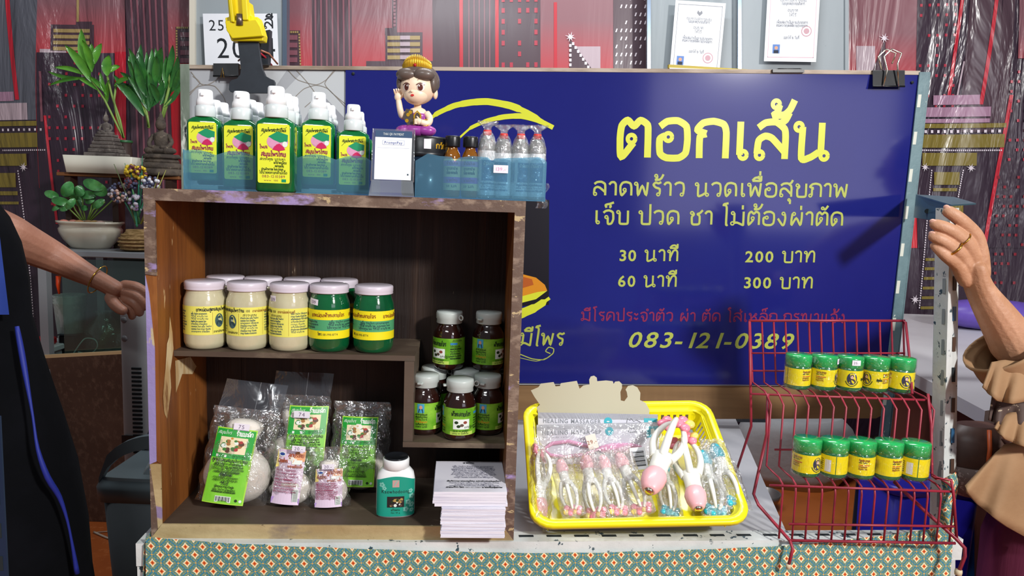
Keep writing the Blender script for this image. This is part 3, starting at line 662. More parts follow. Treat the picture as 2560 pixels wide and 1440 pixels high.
sstroke(mb, [(1147,346),(1178,319),(1220,301),(1261,292),(1303,290),(1344,300),(1383,319)], (5,9,11,13,14,14,12), m_y, .0070)
sstroke(mb, [(1260,800),(1300,785),(1340,768),(1374,745)], (22,24,22,18,8), m_y, .0068)
spoly(mb, [(1200,500),(1200,770),(1372,762),(1373,500)], M('sign_photo', '#16131c', .3), .0066); spoly(mb, [(1250,756),(1300,757),(1340,748),(1368,726),(1362,712),(1340,694),(1300,684),(1250,690)], M('photo_orange', '#d88a20', .3), .0072)
spoly(mb, [(1250,724),(1300,722),(1334,712),(1330,698),(1300,690),(1250,694)], M('photo_rust', '#b45a24', .3), .0076); spoly(mb, [(1250,757),(1300,758),(1340,748),(1368,727),(1344,730),(1300,742),(1250,742)], m_y, .0078)
sstroke(mb, [(1240,872),(1290,882),(1330,897),(1360,899),(1382,884),(1384,872),(1372,868),(1364,878),(1376,884)], 2.6, m_y2, .0068); sstroke(mb, [(1240,880),(1290,892),(1340,903),(1372,893)], 1.6, m_y2, .0068)
wmb(mb, sg).build('emblem', sg)['kind'] = 'stuff'
for x, y in ((883,184), (2281,206)):
    mb = MB(); mb.ball(SP(x, y, .009), .004, m_slot, 8, 6, (1,.5,1)); wmb(mb, sg).build('screw', sg)

# plywood strip under the sign
pl = root('plywood_strip', 'plain brown plywood strip below the blue sign', 'board', SP(1700, 1045, -.03))
mb = MB(); out = [(1180,1050),(2190,1046),(2206,1038),(2214,1020),(2222,958),(1180,948)]
f = [SP(x,y,-.012) for x,y in out]; n = len(f); mb.add(f + [p+SN*.012 for p in f], [tuple(range(n)), tuple(range(2*n-1,n-1,-1))]+[(i,n+i,n+(i+1)%n,(i+1)%n) for i in range(n)], M('plywood', '#8e6c46', .6, layers=[('#7a5a38', 6, (.25,1,3), .4, .65)]))
wmb(mb, pl).build('board', pl)

# cloth hanging over the front rail
def cloth_mat():
    m = M('patterned_cloth', '#3a7f86', .75); nt = m.node_tree; b = nt.nodes['Principled BSDF']; L = nt.links
    uv = nt.nodes.new('ShaderNodeUVMap'); sx = nt.nodes.new('ShaderNodeSeparateXYZ'); L.new(uv.outputs[0], sx.inputs[0])
    def mth(op, a, bb=None, c=None):
        n = nt.nodes.new('ShaderNodeMath'); n.operation = op
        for i, q in enumerate((a, bb, c)):
            if q is None: continue
            if isinstance(q, (int, float)): n.inputs[i].default_value = q
            else: L.new(q, n.inputs[i])
        return n.outputs[0]
    U = mth('DIVIDE', sx.outputs[0], .0275); V = mth('DIVIDE', sx.outputs[1], .0282)
    def cell(off, sc=1.0):
        a = mth('ABSOLUTE', mth('SUBTRACT', mth('FRACT', mth('MULTIPLY_ADD', U, sc, off)), .5)); c = mth('ABSOLUTE', mth('SUBTRACT', mth('FRACT', mth('MULTIPLY_ADD', V, sc, off)), .5)); return a, c
    aA, cA = cell(0); aB, cB = cell(.5)
    def flower(a, c):  # four petals: pinched diamond
        return mth('ADD', mth('ADD', mth('MULTIPLY', a, 1.15), c), mth('MULTIPLY', mth('MULTIPLY', a, c), 3.0))
    d1 = mth('MINIMUM', flower(aA, cA), flower(aB, cB))
    lat = mth('ABSOLUTE', mth('SUBTRACT', mth('ADD', aA, cA), .5))
    aS, cS = cell(.0, 1.0); aT = mth('ABSOLUTE', mth('SUBTRACT', mth('FRACT', mth('ADD', U, .5)), .5)); small = mth('MINIMUM', mth('ADD', aT, cA), mth('ADD', aA, cB))
    nz = nt.nodes.new('ShaderNodeTexNoise'); nz.inputs['Scale'].default_value = 420; nz.inputs['Detail'].default_value = 2; L.new(uv.outputs[0], nz.inputs['Vector'])
    def mix(f, a, hexc):
        x = nt.nodes.new('ShaderNodeMix'); x.data_type = 'RGBA'
        if isinstance(f, (int, float)): x.inputs['Factor'].default_value = f
        else: L.new(f, x.inputs['Factor'])
        if isinstance(a, str): x.inputs['A'].default_value = lin(a)
        else: L.new(a, x.inputs['A'])
        x.inputs['B'].default_value = lin(hexc); return x.outputs['Result']
    c = mix(mth('GREATER_THAN', nz.outputs['Fac'], .5), '#4a7c78', '#8f9a6c')
    c = mix(mth('LESS_THAN', lat, .045), c, '#2a7ca0'); c = mix(mth('LESS_THAN', small, .07), c, '#d8a850')
    c = mix(mth('LESS_THAN', d1, .34), c, '#33788c'); c = mix(mth('LESS_THAN', d1, .29), c, '#f2e0b0'); c = mix(mth('LESS_THAN', d1, .155), c, '#d4601c'); c = mix(mth('LESS_THAN', d1, .06), c, '#a02a14')
    L.new(c, b.inputs['Base Color']); return m
def uvmesh(o, coords):
    me = o.data; uvl = me.uv_layers.new(name='UVMap')
    for l in me.loops: uvl.data[l.index].uv = coords[l.vertex_index]
cl = root('tablecloth', 'teal cloth with small orange and cream flowers hanging from the table front', 'tablecloth', (T0.x, T0.y, .3)); cl['_local'] = 1
cl.rotation_euler = (0, 0, ta)
hem = [(372,1340),(500,1352),(700,1363),(1000,1374),(1300,1381),(1500,1380),(1700,1374),(1900,1366),(2000,1360),(2100,1350),(2200,1338),(2280,1328),(2340,1318),(2384,1305)]
TN = ty
hp = []
for x, y in hem:
    q = PP(x, y, T0 - ty*.004, ty) - T0; hp.append((q.dot(tx), q.z))
def hz(u):
    for (a, za), (b, zb) in zip(hp, hp[1:]):
        if u <= b: t = (u-a)/(b-a); return za+(zb-za)*max(0, min(1, t))
    return hp[-1][1]
nu, nv = 120, 14; u0, u1 = hp[0][0]-.004, hp[-1][0]; V = []; UVs = []
for j in range(nv+1):
    for i in range(nu+1):
        u = u0+(u1-u0)*i/nu; zt = hz(u); t = j/nv; z = zt - (zt+.48)*t
        d = -.005 - .002*abs(sin(u*30)) - t*(.014 + .012*sin(u*17+1)+.006*sin(u*41)) 
        V.append((u + (.03*t if i == nu else 0)*0, d, TZ+z-.3)); UVs.append((u + .01*sin(z*9), z+.006*sin(u*6)))
mb = MB(); mb.add(V, [(j*(nu+1)+i, (j+1)*(nu+1)+i, (j+1)*(nu+1)+i+1, j*(nu+1)+i+1) for j in range(nv) for i in range(nu)], cloth_mat(), True)
o = mb.build('front_drop', cl); uvmesh(o, UVs)
V = []; UVs = []; n1 = 14      # left side drop, turned round the corner
for j in range(nv+1):
    for i in range(n1+1):
        s = i/n1; t = j/nv; zt = .045*min(1, s*4); z = zt - (zt+.48)*t
        V.append((u0 - .004 - .014*t - .012*sin(s*pi*2)*t, -.006-.014*t*(1-s) + s*.55, TZ+z-.3)); UVs.append((u0 - s*.55, z))
mb = MB(); mb.add(V, [(j*(n1+1)+i, j*(n1+1)+i+1, (j+1)*(n1+1)+i+1, (j+1)*(n1+1)+i) for j in range(nv) for i in range(n1)], cloth_mat(), True)
o = mb.build('side_drop', cl); uvmesh(o, UVs)
# knot of cloth pulled up round the front post
V = []; UVs = []; 
pc = PP(2375, 1300, T0 - ty*.004, ty)
for j in range(7):
    for i in range(9):
        s = i/8; t = j/6; a = -pi*.1 + s*pi*1.1; p = P(2352 + 38*s + 6*sin(t*7), 1200 + 130*t - 20*s*(1-t), 1.318 - .02*sin(s*pi) + .01*sin(t*9+s*5)); q = p - T0
        V.append((q.dot(tx), q.dot(ty), q.z+TZ-.3)); UVs.append((q.dot(tx), q.z))
mb = MB(); mb.add(V, [(j*9+i, (j+1)*9+i, (j+1)*9+i+1, j*9+i+1) for j in range(6) for i in range(8)], cloth_mat(), True); o = mb.build('gathered_corner', cl); uvmesh(o, UVs)

# front right post: two flanges, slots
fp = root('slotted_post', 'white chipped slotted post gripped by the hand at right', 'post', P(2355, 1290, 1.37)); fp.location.z = 0
def fpq(mb, xs, ys, D0, D1, m):
    a = [P(xs[0], ys[1], D0), P(xs[1], ys[1], D1), P(xs[3], ys[0], D1), P(xs[2], ys[0], D0)]; mb.hexa(a, [p+Vector((0.001,.003,0)) for p in a], m)
mb = MB(); fpq(mb, (2322,2352,2340,2376), (520,1440), 1.40, 1.355, m_white); fpq(mb, (2352,2388,2376,2398), (520,1440), 1.355, 1.40, m_white)
pb = P(2352,1440,1.36); mb.hexa([Vector((pb.x-.025,pb.y,0)),Vector((pb.x+.025,pb.y,0)),Vector((pb.x+.025,pb.y,pb.z)),Vector((pb.x-.025,pb.y,pb.z))],[Vector((pb.x-.025,pb.y+.003,0)),Vector((pb.x+.025,pb.y+.003,0)),Vector((pb.x+.025,pb.y+.003,pb.z)),Vector((pb.x-.025,pb.y+.003,pb.z))], m_white)
wmb(mb, fp).build('post', fp)
m_blue = M('blue_paint', '#2a5a80', .5)
for i, y in enumerate(range(690, 1300, 76)):
    t = (y-520)/920; x = 2388-12*t
    mb = MB(); a = [P(x-5,y+36,1.372), P(x+3,y+36,1.383), P(x+4,y,1.383), P(x-4,y,1.372)]; a = [p-Vector((0,.003,0)) for p in a]; mb.hexa(a, [p+Vector((0,.001,0)) for p in a], m_blue if i in (1,5) else m_slot if i%2 else M('slot_brown','#4a3428',.7)); wmb(mb, fp).build('slot', fp)
    x = 2362-22*t; mb = MB(); a = [P(x-5,y+44,1.377), P(x+3,y+44,1.365), P(x+4,y+6,1.365), P(x-4,y+6,1.377)]; a = [p-Vector((0,.003,0)) for p in a]; mb.hexa(a, [p+Vector((0,.001,0)) for p in a], M('slot_grey','#8a9294',.6)); wmb(mb, fp).build('slot', fp)
# teal bracket plate behind the hand
bk = root('bracket_plate', 'bent blue-grey metal plate bolted to the right post above the fingers', 'bracket', P(2290, 520, 1.93))
mb = MB(); a = [P(2284,544,1.93), P(2372,556,1.66), P(2378,512,1.64), P(2290,486,1.93)]; mb.hexa(a, [p+Vector((.003,.003,0)) for p in a], m_steelblue := M('steel_blue', '#52707e', .35, .3, layers=[('#48646f', 10, (1,1,1), .4, .7)]))
b = [P(2290,486,1.93), P(2378,512,1.64), P(2440,508,1.60), P(2385,492,1.80)]; mb.hexa(b, [p-Vector((0,0,.003)) for p in b], m_steelblue); wmb(mb, bk).build('plate', bk)
mb = MB(); mb.tube([P(2318,528,1.828), P(2318,528,1.815)], .006, m_slot, 10); wmb(mb, bk).build('bolt', bk)

# ---- clips on the top edge
m_blk = M('black_plastic', '#15161a', .35); m_char = M('charcoal', '#2e343c', .5, layers=[('#282d34', 30, (1,1,1), .4, .7)]); m_yel = M('yellow_plastic', '#ecd514', .35, sss=.1); m_chr = M('chrome', '#e2d8c2', .18, 1.0)
def binder(px0, px1, ytop, ybot, lb, handles):
    c = SP((px0+px1)/2, ytop, .02); o = root('binder_clip', lb, 'clip', c)
    a0, a1, b0, b1 = SP(px0, ybot, .022), SP(px1, ybot, .022), SP(px0, ytop, .014), SP(px1, ytop, .014); sn = SN
    mb = MB(); mb.hexa([a0, a1, b1, b0], [p+sn*.0015 for p in (a0,a1,b1,b0)], m_blk); mb.hexa([b0, b1, b1+sn*.04, b0+sn*.04], [p+Vector((0,0,.0015)) for p in (b0,b1,b1+sn*.04,b0+sn*.04)], m_blk)
    mb.hexa([a0+sn*.052,a1+sn*.052,b1+sn*.04,b0+sn*.04], [p+sn*.0015 for p in (a0+sn*.052,a1+sn*.052,b1+sn*.04,b0+sn*.04)], m_blk)
    mb.tube([a0,a1], .0022, m_blk); wmb(mb, o).build('spring_body', o)
    if handles:
        for k, (dx, off) in enumerate(((0,.026), (-14,-.02))):
            x = (px0+px1)/2; pts = [(x-14+dx*0, ybot), (x-4+dx, ytop-2), (x-12+dx, ytop-36), (x+8+dx, ytop-54), (x+32+dx, ytop-44), (x+22+dx, ytop-18), (x+24, ybot)]
            if k: pts = pts[1:-1]
            mb = MB(); mb.tube([SP(a, b, off) for a, b in pts], .0022, m_chr, 8); wmb(mb, o).build('wire_handle', o)
    else:
        mb = MB(); xm = px0+22; mb.tube([SP(xm-3, ybot+4, .026), SP(xm+1, ybot-20, .025), SP(xm+5, ybot+4, .026)], .0012, M('brass','#a8843c',.3,.9), 6); wmb(mb, o).build('wire_handle', o)
binder(533, 596, 160, 190, 'black binder clip on the board edge beside the yellow clamp', False)
binder(2182, 2262, 177, 216, 'black binder clip with shiny wire handles at the top right corner of the sign', True)
o = root('binder_clip', 'low black clip gripping the middle of the sign top edge', 'clip', SP(1970,178,.02)); mb = MB(); f = [SP(1932,181,.016),SP(2011,181,.016),SP(2011,173,.016),SP(1932,173,.016)]; mb.hexa(f, [p+SN*.04 for p in f], m_blk); wmb(mb,o).build('spring_body', o)
mb = MB(); mb.tube([SP(1934,176,-.018),SP(1946,172,-.026),SP(2000,172,-.026),SP(2009,176,-.018)], .0015, m_blk, 6); wmb(mb,o).build('wire_handle', o)
o = root('flat_stick', 'long thin mustard yellow stick lying on top of the sign board', 'stick', SP(1770,168,-.005)); mb = MB(); f = [SP(1672,170,.004),SP(1880,178,.004),SP(1882,174,.004),SP(1672,161,.004)]; mb.hexa(f, [p+SN*.012 for p in f], M('mustard','#b8a428',.5)); wmb(mb,o).build('stick', o)
mb = MB(); f = [SP(1674,176,.0045),SP(1800,178,.0045),SP(1800,174,.0045),SP(1674,169,.0045)]; mb.hexa(f,[p+SN*.012 for p in f], m_paper); wmb(mb,o).build('paper_sleeve', o)

# ---- yellow spring clamp with a black tee-shaped plate
CD = 1.80
def CPx(x, y, off=0): return P(x, y, CD+off)
def cprism(mb, pts, off, th, m):
    f = [CPx(x,y,off) for x,y in pts]; n = len(f)
    mb.add(f + [p+Vector((0,th,0)) for p in f], [tuple(range(n)), tuple(range(2*n-1,n-1,-1))]+[(i,n+i,n+(i+1)%n,(i+1)%n) for i in range(n)], m)
y = root('spring_clamp', 'yellow spring clamp holding a black tee-shaped plate on the board edge', 'clamp', CPx(625,230))
mb = MB(); tee = [(594,104),(646,104),(652,150),(656,172),(664,190),(676,197),(684,200),(687,206),(687,226),(682,233),(600,233),(576,230),(572,224),(573,206),(578,200),(592,196),(600,186),(602,170),(598,140)][::-1]
cprism(mb, tee, 0, .008, m_char); o = wmb(mb, y).build('tee_plate', y); bevel(o, .001)
mb = MB(); cprism(mb, [(562,44),(574,40),(574,-60),(560,-60)][::-1] if False else [(563,-70),(612,-70),(607,5),(622,4),(627,38),(632,42),(644,42),(652,64),(659,88),(657,102),(578,102),(567,72),(562,44),(572,42)][::-1], -.012, .03, m_yel); o = wmb(mb, y).build('clamp_jaw', y); bevel(o, .002)
mb = MB(); cprism(mb, [(598,-70),(612,-70),(620,50),(606,50)][::-1], -.03, .018, m_yel); cprism(mb, [(563,-70),(572,-70),(586,56),(577,54)][::-1], -.03, .018, m_yel); cprism(mb, [(562,52),(640,48),(652,68),(658,90),(580,96),(566,76)][::-1], -.024, .012, m_yel); o = wmb(mb, y).build('handle', y); bevel(o, .002)
mb = MB(); a, b = CPx(600,36,-.022), CPx(600,64,-.022); mb.tube([a,b], .0085, M('spring_steel','#8c7c70',.35,.8), 12); wmb(mb, y).build('spring', y)
mb = MB(); cprism(mb, [(646,80),(674,74),(670,160),(650,160)][::-1], .05, .02, m_char); wmb(mb, y).build('rear_jaw', y)
mb = MB()
for k, (a, b, c) in enumerate((((652,126),(672,134),(694,160)), ((648,130),(664,144),(680,164)), ((640,128),(610,140),(596,152)))):
    mb.tube([CPx(*a,.03), CPx(*b,.05), CPx(*c,.1)], .0022, M('copper_wire' if k != 1 else 'red_wire', '#a86a50' if k != 1 else '#c02838', .4), 6)
wmb(mb, y).build('cable', y)
# ================================================================= WOODEN CRATE
TH['ฟ'] = (1.15, [_o(.1,.88), [(.2,.88),(.26,0),(.55,.75),(.84,0),(.95,1.45)]]); TH['ถ'] = TH['ก']; TH['ธ'] = TH['ร']; TH['ศ'] = TH['ส']; TH['ซ'] = TH['ช']; TH['ญ'] = TH['ณ']; TH['ษ'] = TH['บ']; TH['ฐ'] = TH['ร']; TH['ฤ'] = TH['ก']; TH['ฉ'] = TH['น']; TH['ฝ'] = TH['ผ']
wd_face = M('chipped_face_wood', '#5e4a40', .6, layers=[('#6e5a4c', 6, (1,1,.4), .45, .6), ('#9a86b4', 14, (.5,1,1.4), .58, .63), ('#8a7666', 60, (.5,1,1.0), .5, .62), ('#b8a27a', 44, (.5,1,1.0), .61, .63), ('#2c1e18', 40, (1,1,1), .68, .70)], bump=(50,(1,1,1),.4))
wd_tan = M('worn_tan_edge', '#a08a60', .6, layers=[('#b8a47a', 10, (.4,1,1), .45, .6), ('#7d6e62', 7, (.5,1,1), .55, .62), ('#8e7da0', 9, (.5,1,1), .66, .68), ('#3a2a20', 60, (1,1,1), .66, .69)], bump=(50,(1,1,1),.4))
wd_lilac = M('lilac_chip_paint', '#9386b8', .55, layers=[('#a098c4', 8, (1,1,.4), .45, .6), ('#c0b08a', 14, (1,1,.5), .6, .63), ('#4a3428', 22, (1,1,.5), .64, .67)], bump=(50,(1,1,1),.4))
wd_in = M('orange_inner_wood', '#8e5424', .5, layers=[('#6e3f1c', 5, (2,5,.45), .42, .62), ('#9c6430', 9, (2,6,.4), .6, .7), ('#d0b080', 40, (1,2,.3), .69, .72)], bump=(30,(3,3,.3),.25))
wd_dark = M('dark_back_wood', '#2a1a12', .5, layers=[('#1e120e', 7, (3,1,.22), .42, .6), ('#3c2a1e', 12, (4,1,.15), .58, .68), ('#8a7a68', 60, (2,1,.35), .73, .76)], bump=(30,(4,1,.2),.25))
wd_shelf = M('dusty_shelf_wood', '#5a4c40', .55, layers=[('#4a3c32', 5, (.4,1,1), .4, .6), ('#786a58', 12, (.4,1,1), .56, .66), ('#c8bca6', 45, (1,1,1), .72, .75)], bump=(30,(.4,1,1),.2))
W_, H_, Dp = .619, .592, .225; t_ = .018; tt = .0195
cr = root('wooden_crate', 'old wooden crate shelf with chipped paint standing on the table', 'crate', CO, YAW)
def cpart(name, fn): mb = MB(); fn(mb); return mb.build(name, cr)
def quadprism(mb, pts, d0, d1, m):   # (u,v) outline between depths
    mb.prism([(a, b) for a, b in pts], d0, d1, m)
o = cpart('side_board', lambda mb: (mb.prism([(0.0005,0),(t_,tt),(t_,H_-tt),(0.0005,H_)], .004, Dp, wd_in)))
o = cpart('side_board', lambda mb: (mb.prism([(W_-t_,tt),(W_-.0005,0),(W_-.0005,H_),(W_-t_,H_-tt)], .004, Dp, wd_in)))
o = cpart('top_board', lambda mb: (mb.prism([(0,H_),(t_,H_-tt),(W_-t_,H_-tt),(W_,H_)], .004, Dp, wd_shelf)))
o = cpart('bottom_board', lambda mb: (mb.prism([(0,0),(W_,0),(W_-t_,tt+.005),(t_,tt+.005)], .004, Dp, wd_shelf)))
# face trims, mitred
o = cpart('face_trim', lambda mb: (mb.prism([(0,H_),(t_,H_-tt),(W_-t_,H_-tt),(W_,H_)], 0, .004, wd_face)))
o = cpart('face_trim', lambda mb: (mb.prism([(0,0),(W_,0),(W_-t_,tt+.005),(t_,tt+.005)], 0, .004, wd_tan)))
o = cpart('face_trim', lambda mb: (mb.prism([(W_-t_,tt+.005),(W_,0),(W_,H_),(W_-t_,H_-tt)], 0, .004, wd_face)))
o = cpart('face_trim', lambda mb: (mb.prism([(0,H_-.14),(t_,H_-.142),(t_,H_-tt),(0,H_)], 0, .004, wd_face)))
o = cpart('face_trim', lambda mb: (mb.prism([(0,.13),(t_*.62,.135),(t_*.7,.33),(t_*.3,.42),(0,.45)], .0006, .004, wd_lilac), mb.prism([(t_*.62,.135),(t_,.13),(t_,H_-.142),(0,H_-.14),(0,.45),(t_*.3,.42),(t_*.7,.33)], .002, .004, wd_in)))
o = cpart('face_trim', lambda mb: (mb.prism([(0,0),(t_*.6,.016),(t_*.5,.05),(t_*.2,.1),(0,.13)], .0004, .004, wd_face), mb.prism([(t_*.6,.016),(t_,tt+.005),(t_,.13),(0,.13),(t_*.2,.1),(t_*.5,.05)], .0016, .004, wd_tan)))
xs = [.0, .085, .205, .33, .455, .56, W_]
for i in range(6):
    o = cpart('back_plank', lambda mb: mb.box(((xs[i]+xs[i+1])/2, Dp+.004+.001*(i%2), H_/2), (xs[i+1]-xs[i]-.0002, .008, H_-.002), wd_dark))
SL = .312   # top of the middle shelf
def slope(mb, u0, u1, v0, v1, d0, d1, th, m):
    f = [Vector((u0,d0,v0-th)), Vector((u1,d0,v1-th)), Vector((u1,d0,v1)), Vector((u0,d0,v0))]; mb.hexa(f, [p+Vector((0,d1-d0,0)) for p in f], m)
o = cpart('middle_shelf', lambda mb: slope(mb, t_, .4365, SL, SL, .065, Dp, .0095, wd_shelf))
o = cpart('divider', lambda mb: slope(mb, .4185, .4355, SL-.0095, SL-.0095, .06, Dp, SL-.0095-.1475, wd_shelf))
o = cpart('lower_shelf', lambda mb: slope(mb, .4185, W_-t_, .157, .157, .055, Dp, .0095, wd_shelf))
# pale split where the shelf enters the side board
def splinter(mb):
    m = M('raw_split_wood', '#c0a070', .7, layers=[('#d8c49a', 30, (1,2,.4), .45, .6), ('#7a4c24', 20, (1,2,.3), .6, .66)])
    pts = [(.03,.20),(.05,.25),(.047,.28),(.063,.315),(.06,.345),(.05,.375),(.045,.34),(.036,.33),(.028,.29),(.012,.24),(.018,.215)]
    mb.add([(t_+.0006, d, v) for d, v in pts], [tuple(range(len(pts)))][::1], m)
    pts = [(.07,.235),(.10,.262),(.15,.25),(.17,.26),(.14,.285),(.07,.293)]
    mb.add([(t_+.0006, d, v) for d, v in pts], [tuple(range(len(pts)))], m)
cpart('bare_patch', splinter)

def item(name, lb, cat, u, d, v, turn=0, group=None): return root(name, lb, cat, CW(u, d, v), YAW+R(turn), group)
def portrait(mb, x, z, rx, rz, mbg, mbody, mface, o):
    mb.disc(x, z, rx, mbg, o, rz, 20); mb.disc(x, z+rz*.28, rx*.33, mface, o+.0002, rz*.3, 12)
    mb.poly([(x-rx*.75,z-rz*.6),(x+rx*.75,z-rz*.6),(x+rx*.55,z-rz*.12),(x+rx*.18,z+.0*rz),(x-rx*.18,z+.0*rz),(x-rx*.55,z-rz*.12)], mbody, o+.0002)
    mb.poly([(x-rx*.34,z+rz*.32),(x+rx*.34,z+rz*.32),(x+rx*.28,z+rz*.62),(x,z+rz*.72),(x-rx*.28,z+rz*.62)], mbody, o+.0003)
LOR = ['สมุนไพรว่าน', 'ใช้ทาถูนวด', 'บรรเทาอาการ', 'ปวดเมื่อย', 'แก้เคล็ดขัดยอก', 'ส่วนประกอบ', 'การบูร พิมเสน', 'เมนทอล ไพล', 'ขมิ้น ว่านไพร', 'วิธีใช้ ทาบริเวณ']
def lines(mb, x0, x1, z0, n, dz, h, m, o=.0005, seed=0, c=False, res=1, wt=.2):
    rr = random.Random(seed)
    for i in range(n):
        s = ''; tgt = (x1-x0)*rr.uniform(.72,1.0)
        while len(s)*h*.8 < tgt: s += rr.choice(LOR)+' '
        w_ = tgt; mb.text(s.strip(), (x0+x1)/2 if c else x0, z0-i*dz, h, m, o, wt=wt, anchor='c' if c else 'l', res=res, fit=w_)

# ---------------- balm jars
m_lid = M('lid_white', '#d6cdd8', .3, coat=.3); m_cream = M('balm_cream', '#c6c0a0', .12, coat=.8, layers=[('#bab392', 20, (1,1,.4), .4, .6)]); m_green = M('balm_green', '#0a5a30', .1, coat=.9, layers=[('#08482a', 14, (1,1,.5), .4, .6)])
m_lab = M('label_yellow', '#e4de62', .5); m_labb = M('label_bright', '#ecdc1c', .45); m_labg = M('label_green', '#4e9e6c', .45); m_navy = M('print_navy', '#24404c', .6); m_prbr = M('print_brown', '#8a4a18', .6); m_slate = M('print_slate', '#3c5a60', .6)
m_tag = M('price_white', '#e8e2ec', .5); m_tagink = M('price_ink', '#6e5a78', .6)
def jar_parts(r, kind):
    b = MB(); b.lathe([(.0,.001),(.028,.0),(.0335,.004),(.0362,.012),(.0365,.03),(.0365,.078),(.0355,.085),(.0325,.093),(.0312,.097),(.0315,.103)], m_cream if kind == 'cream' else m_green, 40); b.build('glass_body', r)
    l = MB(); l.lathe([(.0335,.1005),(.0345,.1015),(.0338,.1035),(.0345,.1055),(.0345,.1120),(.0336,.1140),(.0318,.1150),(.0,.1150)], m_lid, 40); l.build('lid', r)
    q = MB(); Rr = .0367
    if kind == 'cream':
        q.rect(-.098,.028,.098,.080, m_lab, 0, 60)
        q.text('ยาหม่องสูตรสมุนไพรว่าน 108', -.040, .0715, .0046, m_ink, .0003, wt=.24, res=2, fit=.072); q.text('อาจารย์อ๊อด หมอชี'.replace('๊',''), .036, .0715, .0036, m_prbr, .0003, res=1, fit=.03)
        portrait(q, 0, .0535, .0085, .0125, m_slate, m_navy, M('print_face','#a8b098',.6), .0003)
        q.text('อาจารย์สามารถ', 0, .032, .0032, m_ink, .0003, anchor='c', res=1, fit=.022)
        q.rect(.0125,.030,.0129,.069, m_prbr, .0003); q.rect(-.0125,.030,-.0129,.069, m_prbr, .0003)
        lines(q, -.049, -.0145, .0655, 8, .0046, .0024, m_slate, .0003, 3); q.text('สรรพคุณ', .02, .064, .0036, m_ink, .0003, res=1); lines(q, .016, .050, .0595, 7, .0046, .0024, m_slate, .0003, 5)
        q.rect(.055,.030,.0553,.078, m_prbr, .0003); lines(q, .059, .094, .069, 8, .0048, .0024, m_slate, .0003, 19); lines(q, -.094, -.056, .069, 8, .0048, .0024, m_slate, .0003, 9)
    else:
        q.rect(-.105,.061,.105,.079, m_labb, 0, 60); q.rect(-.105,.041,.105,.061, m_labg, 0, 60); q.rect(-.105,.026,.105,.041, m_labb, 0, 60)
        for x in (-.075, .0, .075): q.text('ยาหม่องฟ้าทะลายโจร', x, .0665, .0052, m_prbr, .0003, wt=.22, anchor='c', res=2, fit=.062)
        for x in (-.05, .03): lines(q, x-.035, x+.035, .0555, 3, .0052, .0030, m_navy, .0003, int(x*100), True)
        for x in (-.068, .0): q.text('โทร 081-990-8774', x, .0325, .0042, m_ink, .0003, wt=.2, anchor='c', res=1, fit=.036)
    for i, p in enumerate(q.v): q.v[i] = Vector((p.x, p.y, .0255+(p.z-.027)*.93))
    q.wrap(Rr); q.build('label', r)
cj = gj = None
front = [(.0591,'cream',58,'cream balm jar nearest the left crate wall, portrait at its right edge'), (.1334,'cream',-27,'cream balm jar second in the front row, portrait facing out'),
         (.2083,'cream',-76,'cream balm jar third in the front row, price tag on its shoulder'), (.2785,'green',6,'dark green balm jar with a crumpled price tag on its shoulder'), (.3579,'green',-35,'dark green balm jar at the right end of the middle shelf')]
for i, (u, kind, turn, lb) in enumerate(front):
    g = 'front row of balm jars on the middle shelf'
    if kind == 'cream':
        if cj is None: cj = root('balm_jar', lb, 'jar', (0,0,0)); jar_parts(cj, 'cream'); r = place(cj, True, CW(u,.104,SL), YAW+R(-turn*-1), lb, g)
        else: r = place(cj, False, CW(u,.104,SL), YAW+R(turn), lb, g)
    else:
        if gj is None: gj = root('balm_jar', lb, 'jar', (0,0,0)); jar_parts(gj, 'green'); r = place(gj, True, CW(u,.104,SL), YAW+R(turn), lb, g)
        else: r = place(gj, False, CW(u,.104,SL), YAW+R(turn), lb, g)
for o in bpy.data.objects:
    if o.name.startswith('balm_jar') and o.type == 'EMPTY': o.scale = (1, 1, 1.05)
def price_tag(parent_jar, ang, z, w_, h_, rad, txt='139', tilt=0.0):
    q = MB(); q.rect(-w_/2, -h_/2, w_/2, h_/2, m_tag, 0, 6); q.text(txt, 0, -h_*.3, h_*.55, m_tagink, .0003, anchor='c', wt=.2)
    q.xf(Matrix.Rotation(tilt, 4, 'Y')); q.xf(Matrix.Translation((0,0,z))); q.wrap(rad, 0, ang - parent_jar.rotation_euler.z + YAW); return q.build('price_tag', parent_jar)
for i, (u, d, lb) in enumerate([(.0697,.1845,'cream balm jar in the back row, leftmost, behind the first jar'), (.1403,.1845,'cream balm jar in the back row behind the second jar'), (.2128,.1845,'cream balm jar in the back row behind the third jar'), (.2828,.1845,'green balm jar in the back row, only its lid above the green jar')]):
    place(cj if i < 3 else gj, False, CW(u, d, SL), YAW+R(40*i), lb, 'back row of balm jars on the middle shelf')
for o in bpy.data.objects:
    if o.name.startswith('balm_jar') and o.type == 'EMPTY': o.scale = (1, 1, 1.05)
def find(lbpart): return [o for o in bpy.data.objects if o.get('label') and lbpart in o['label']][0]
price_tag(find('third in the front row'), R(-42), .089, .016, .012, .0352); price_tag(find('crumpled price'), R(-38), .087, .020, .010, .036, tilt=.12)

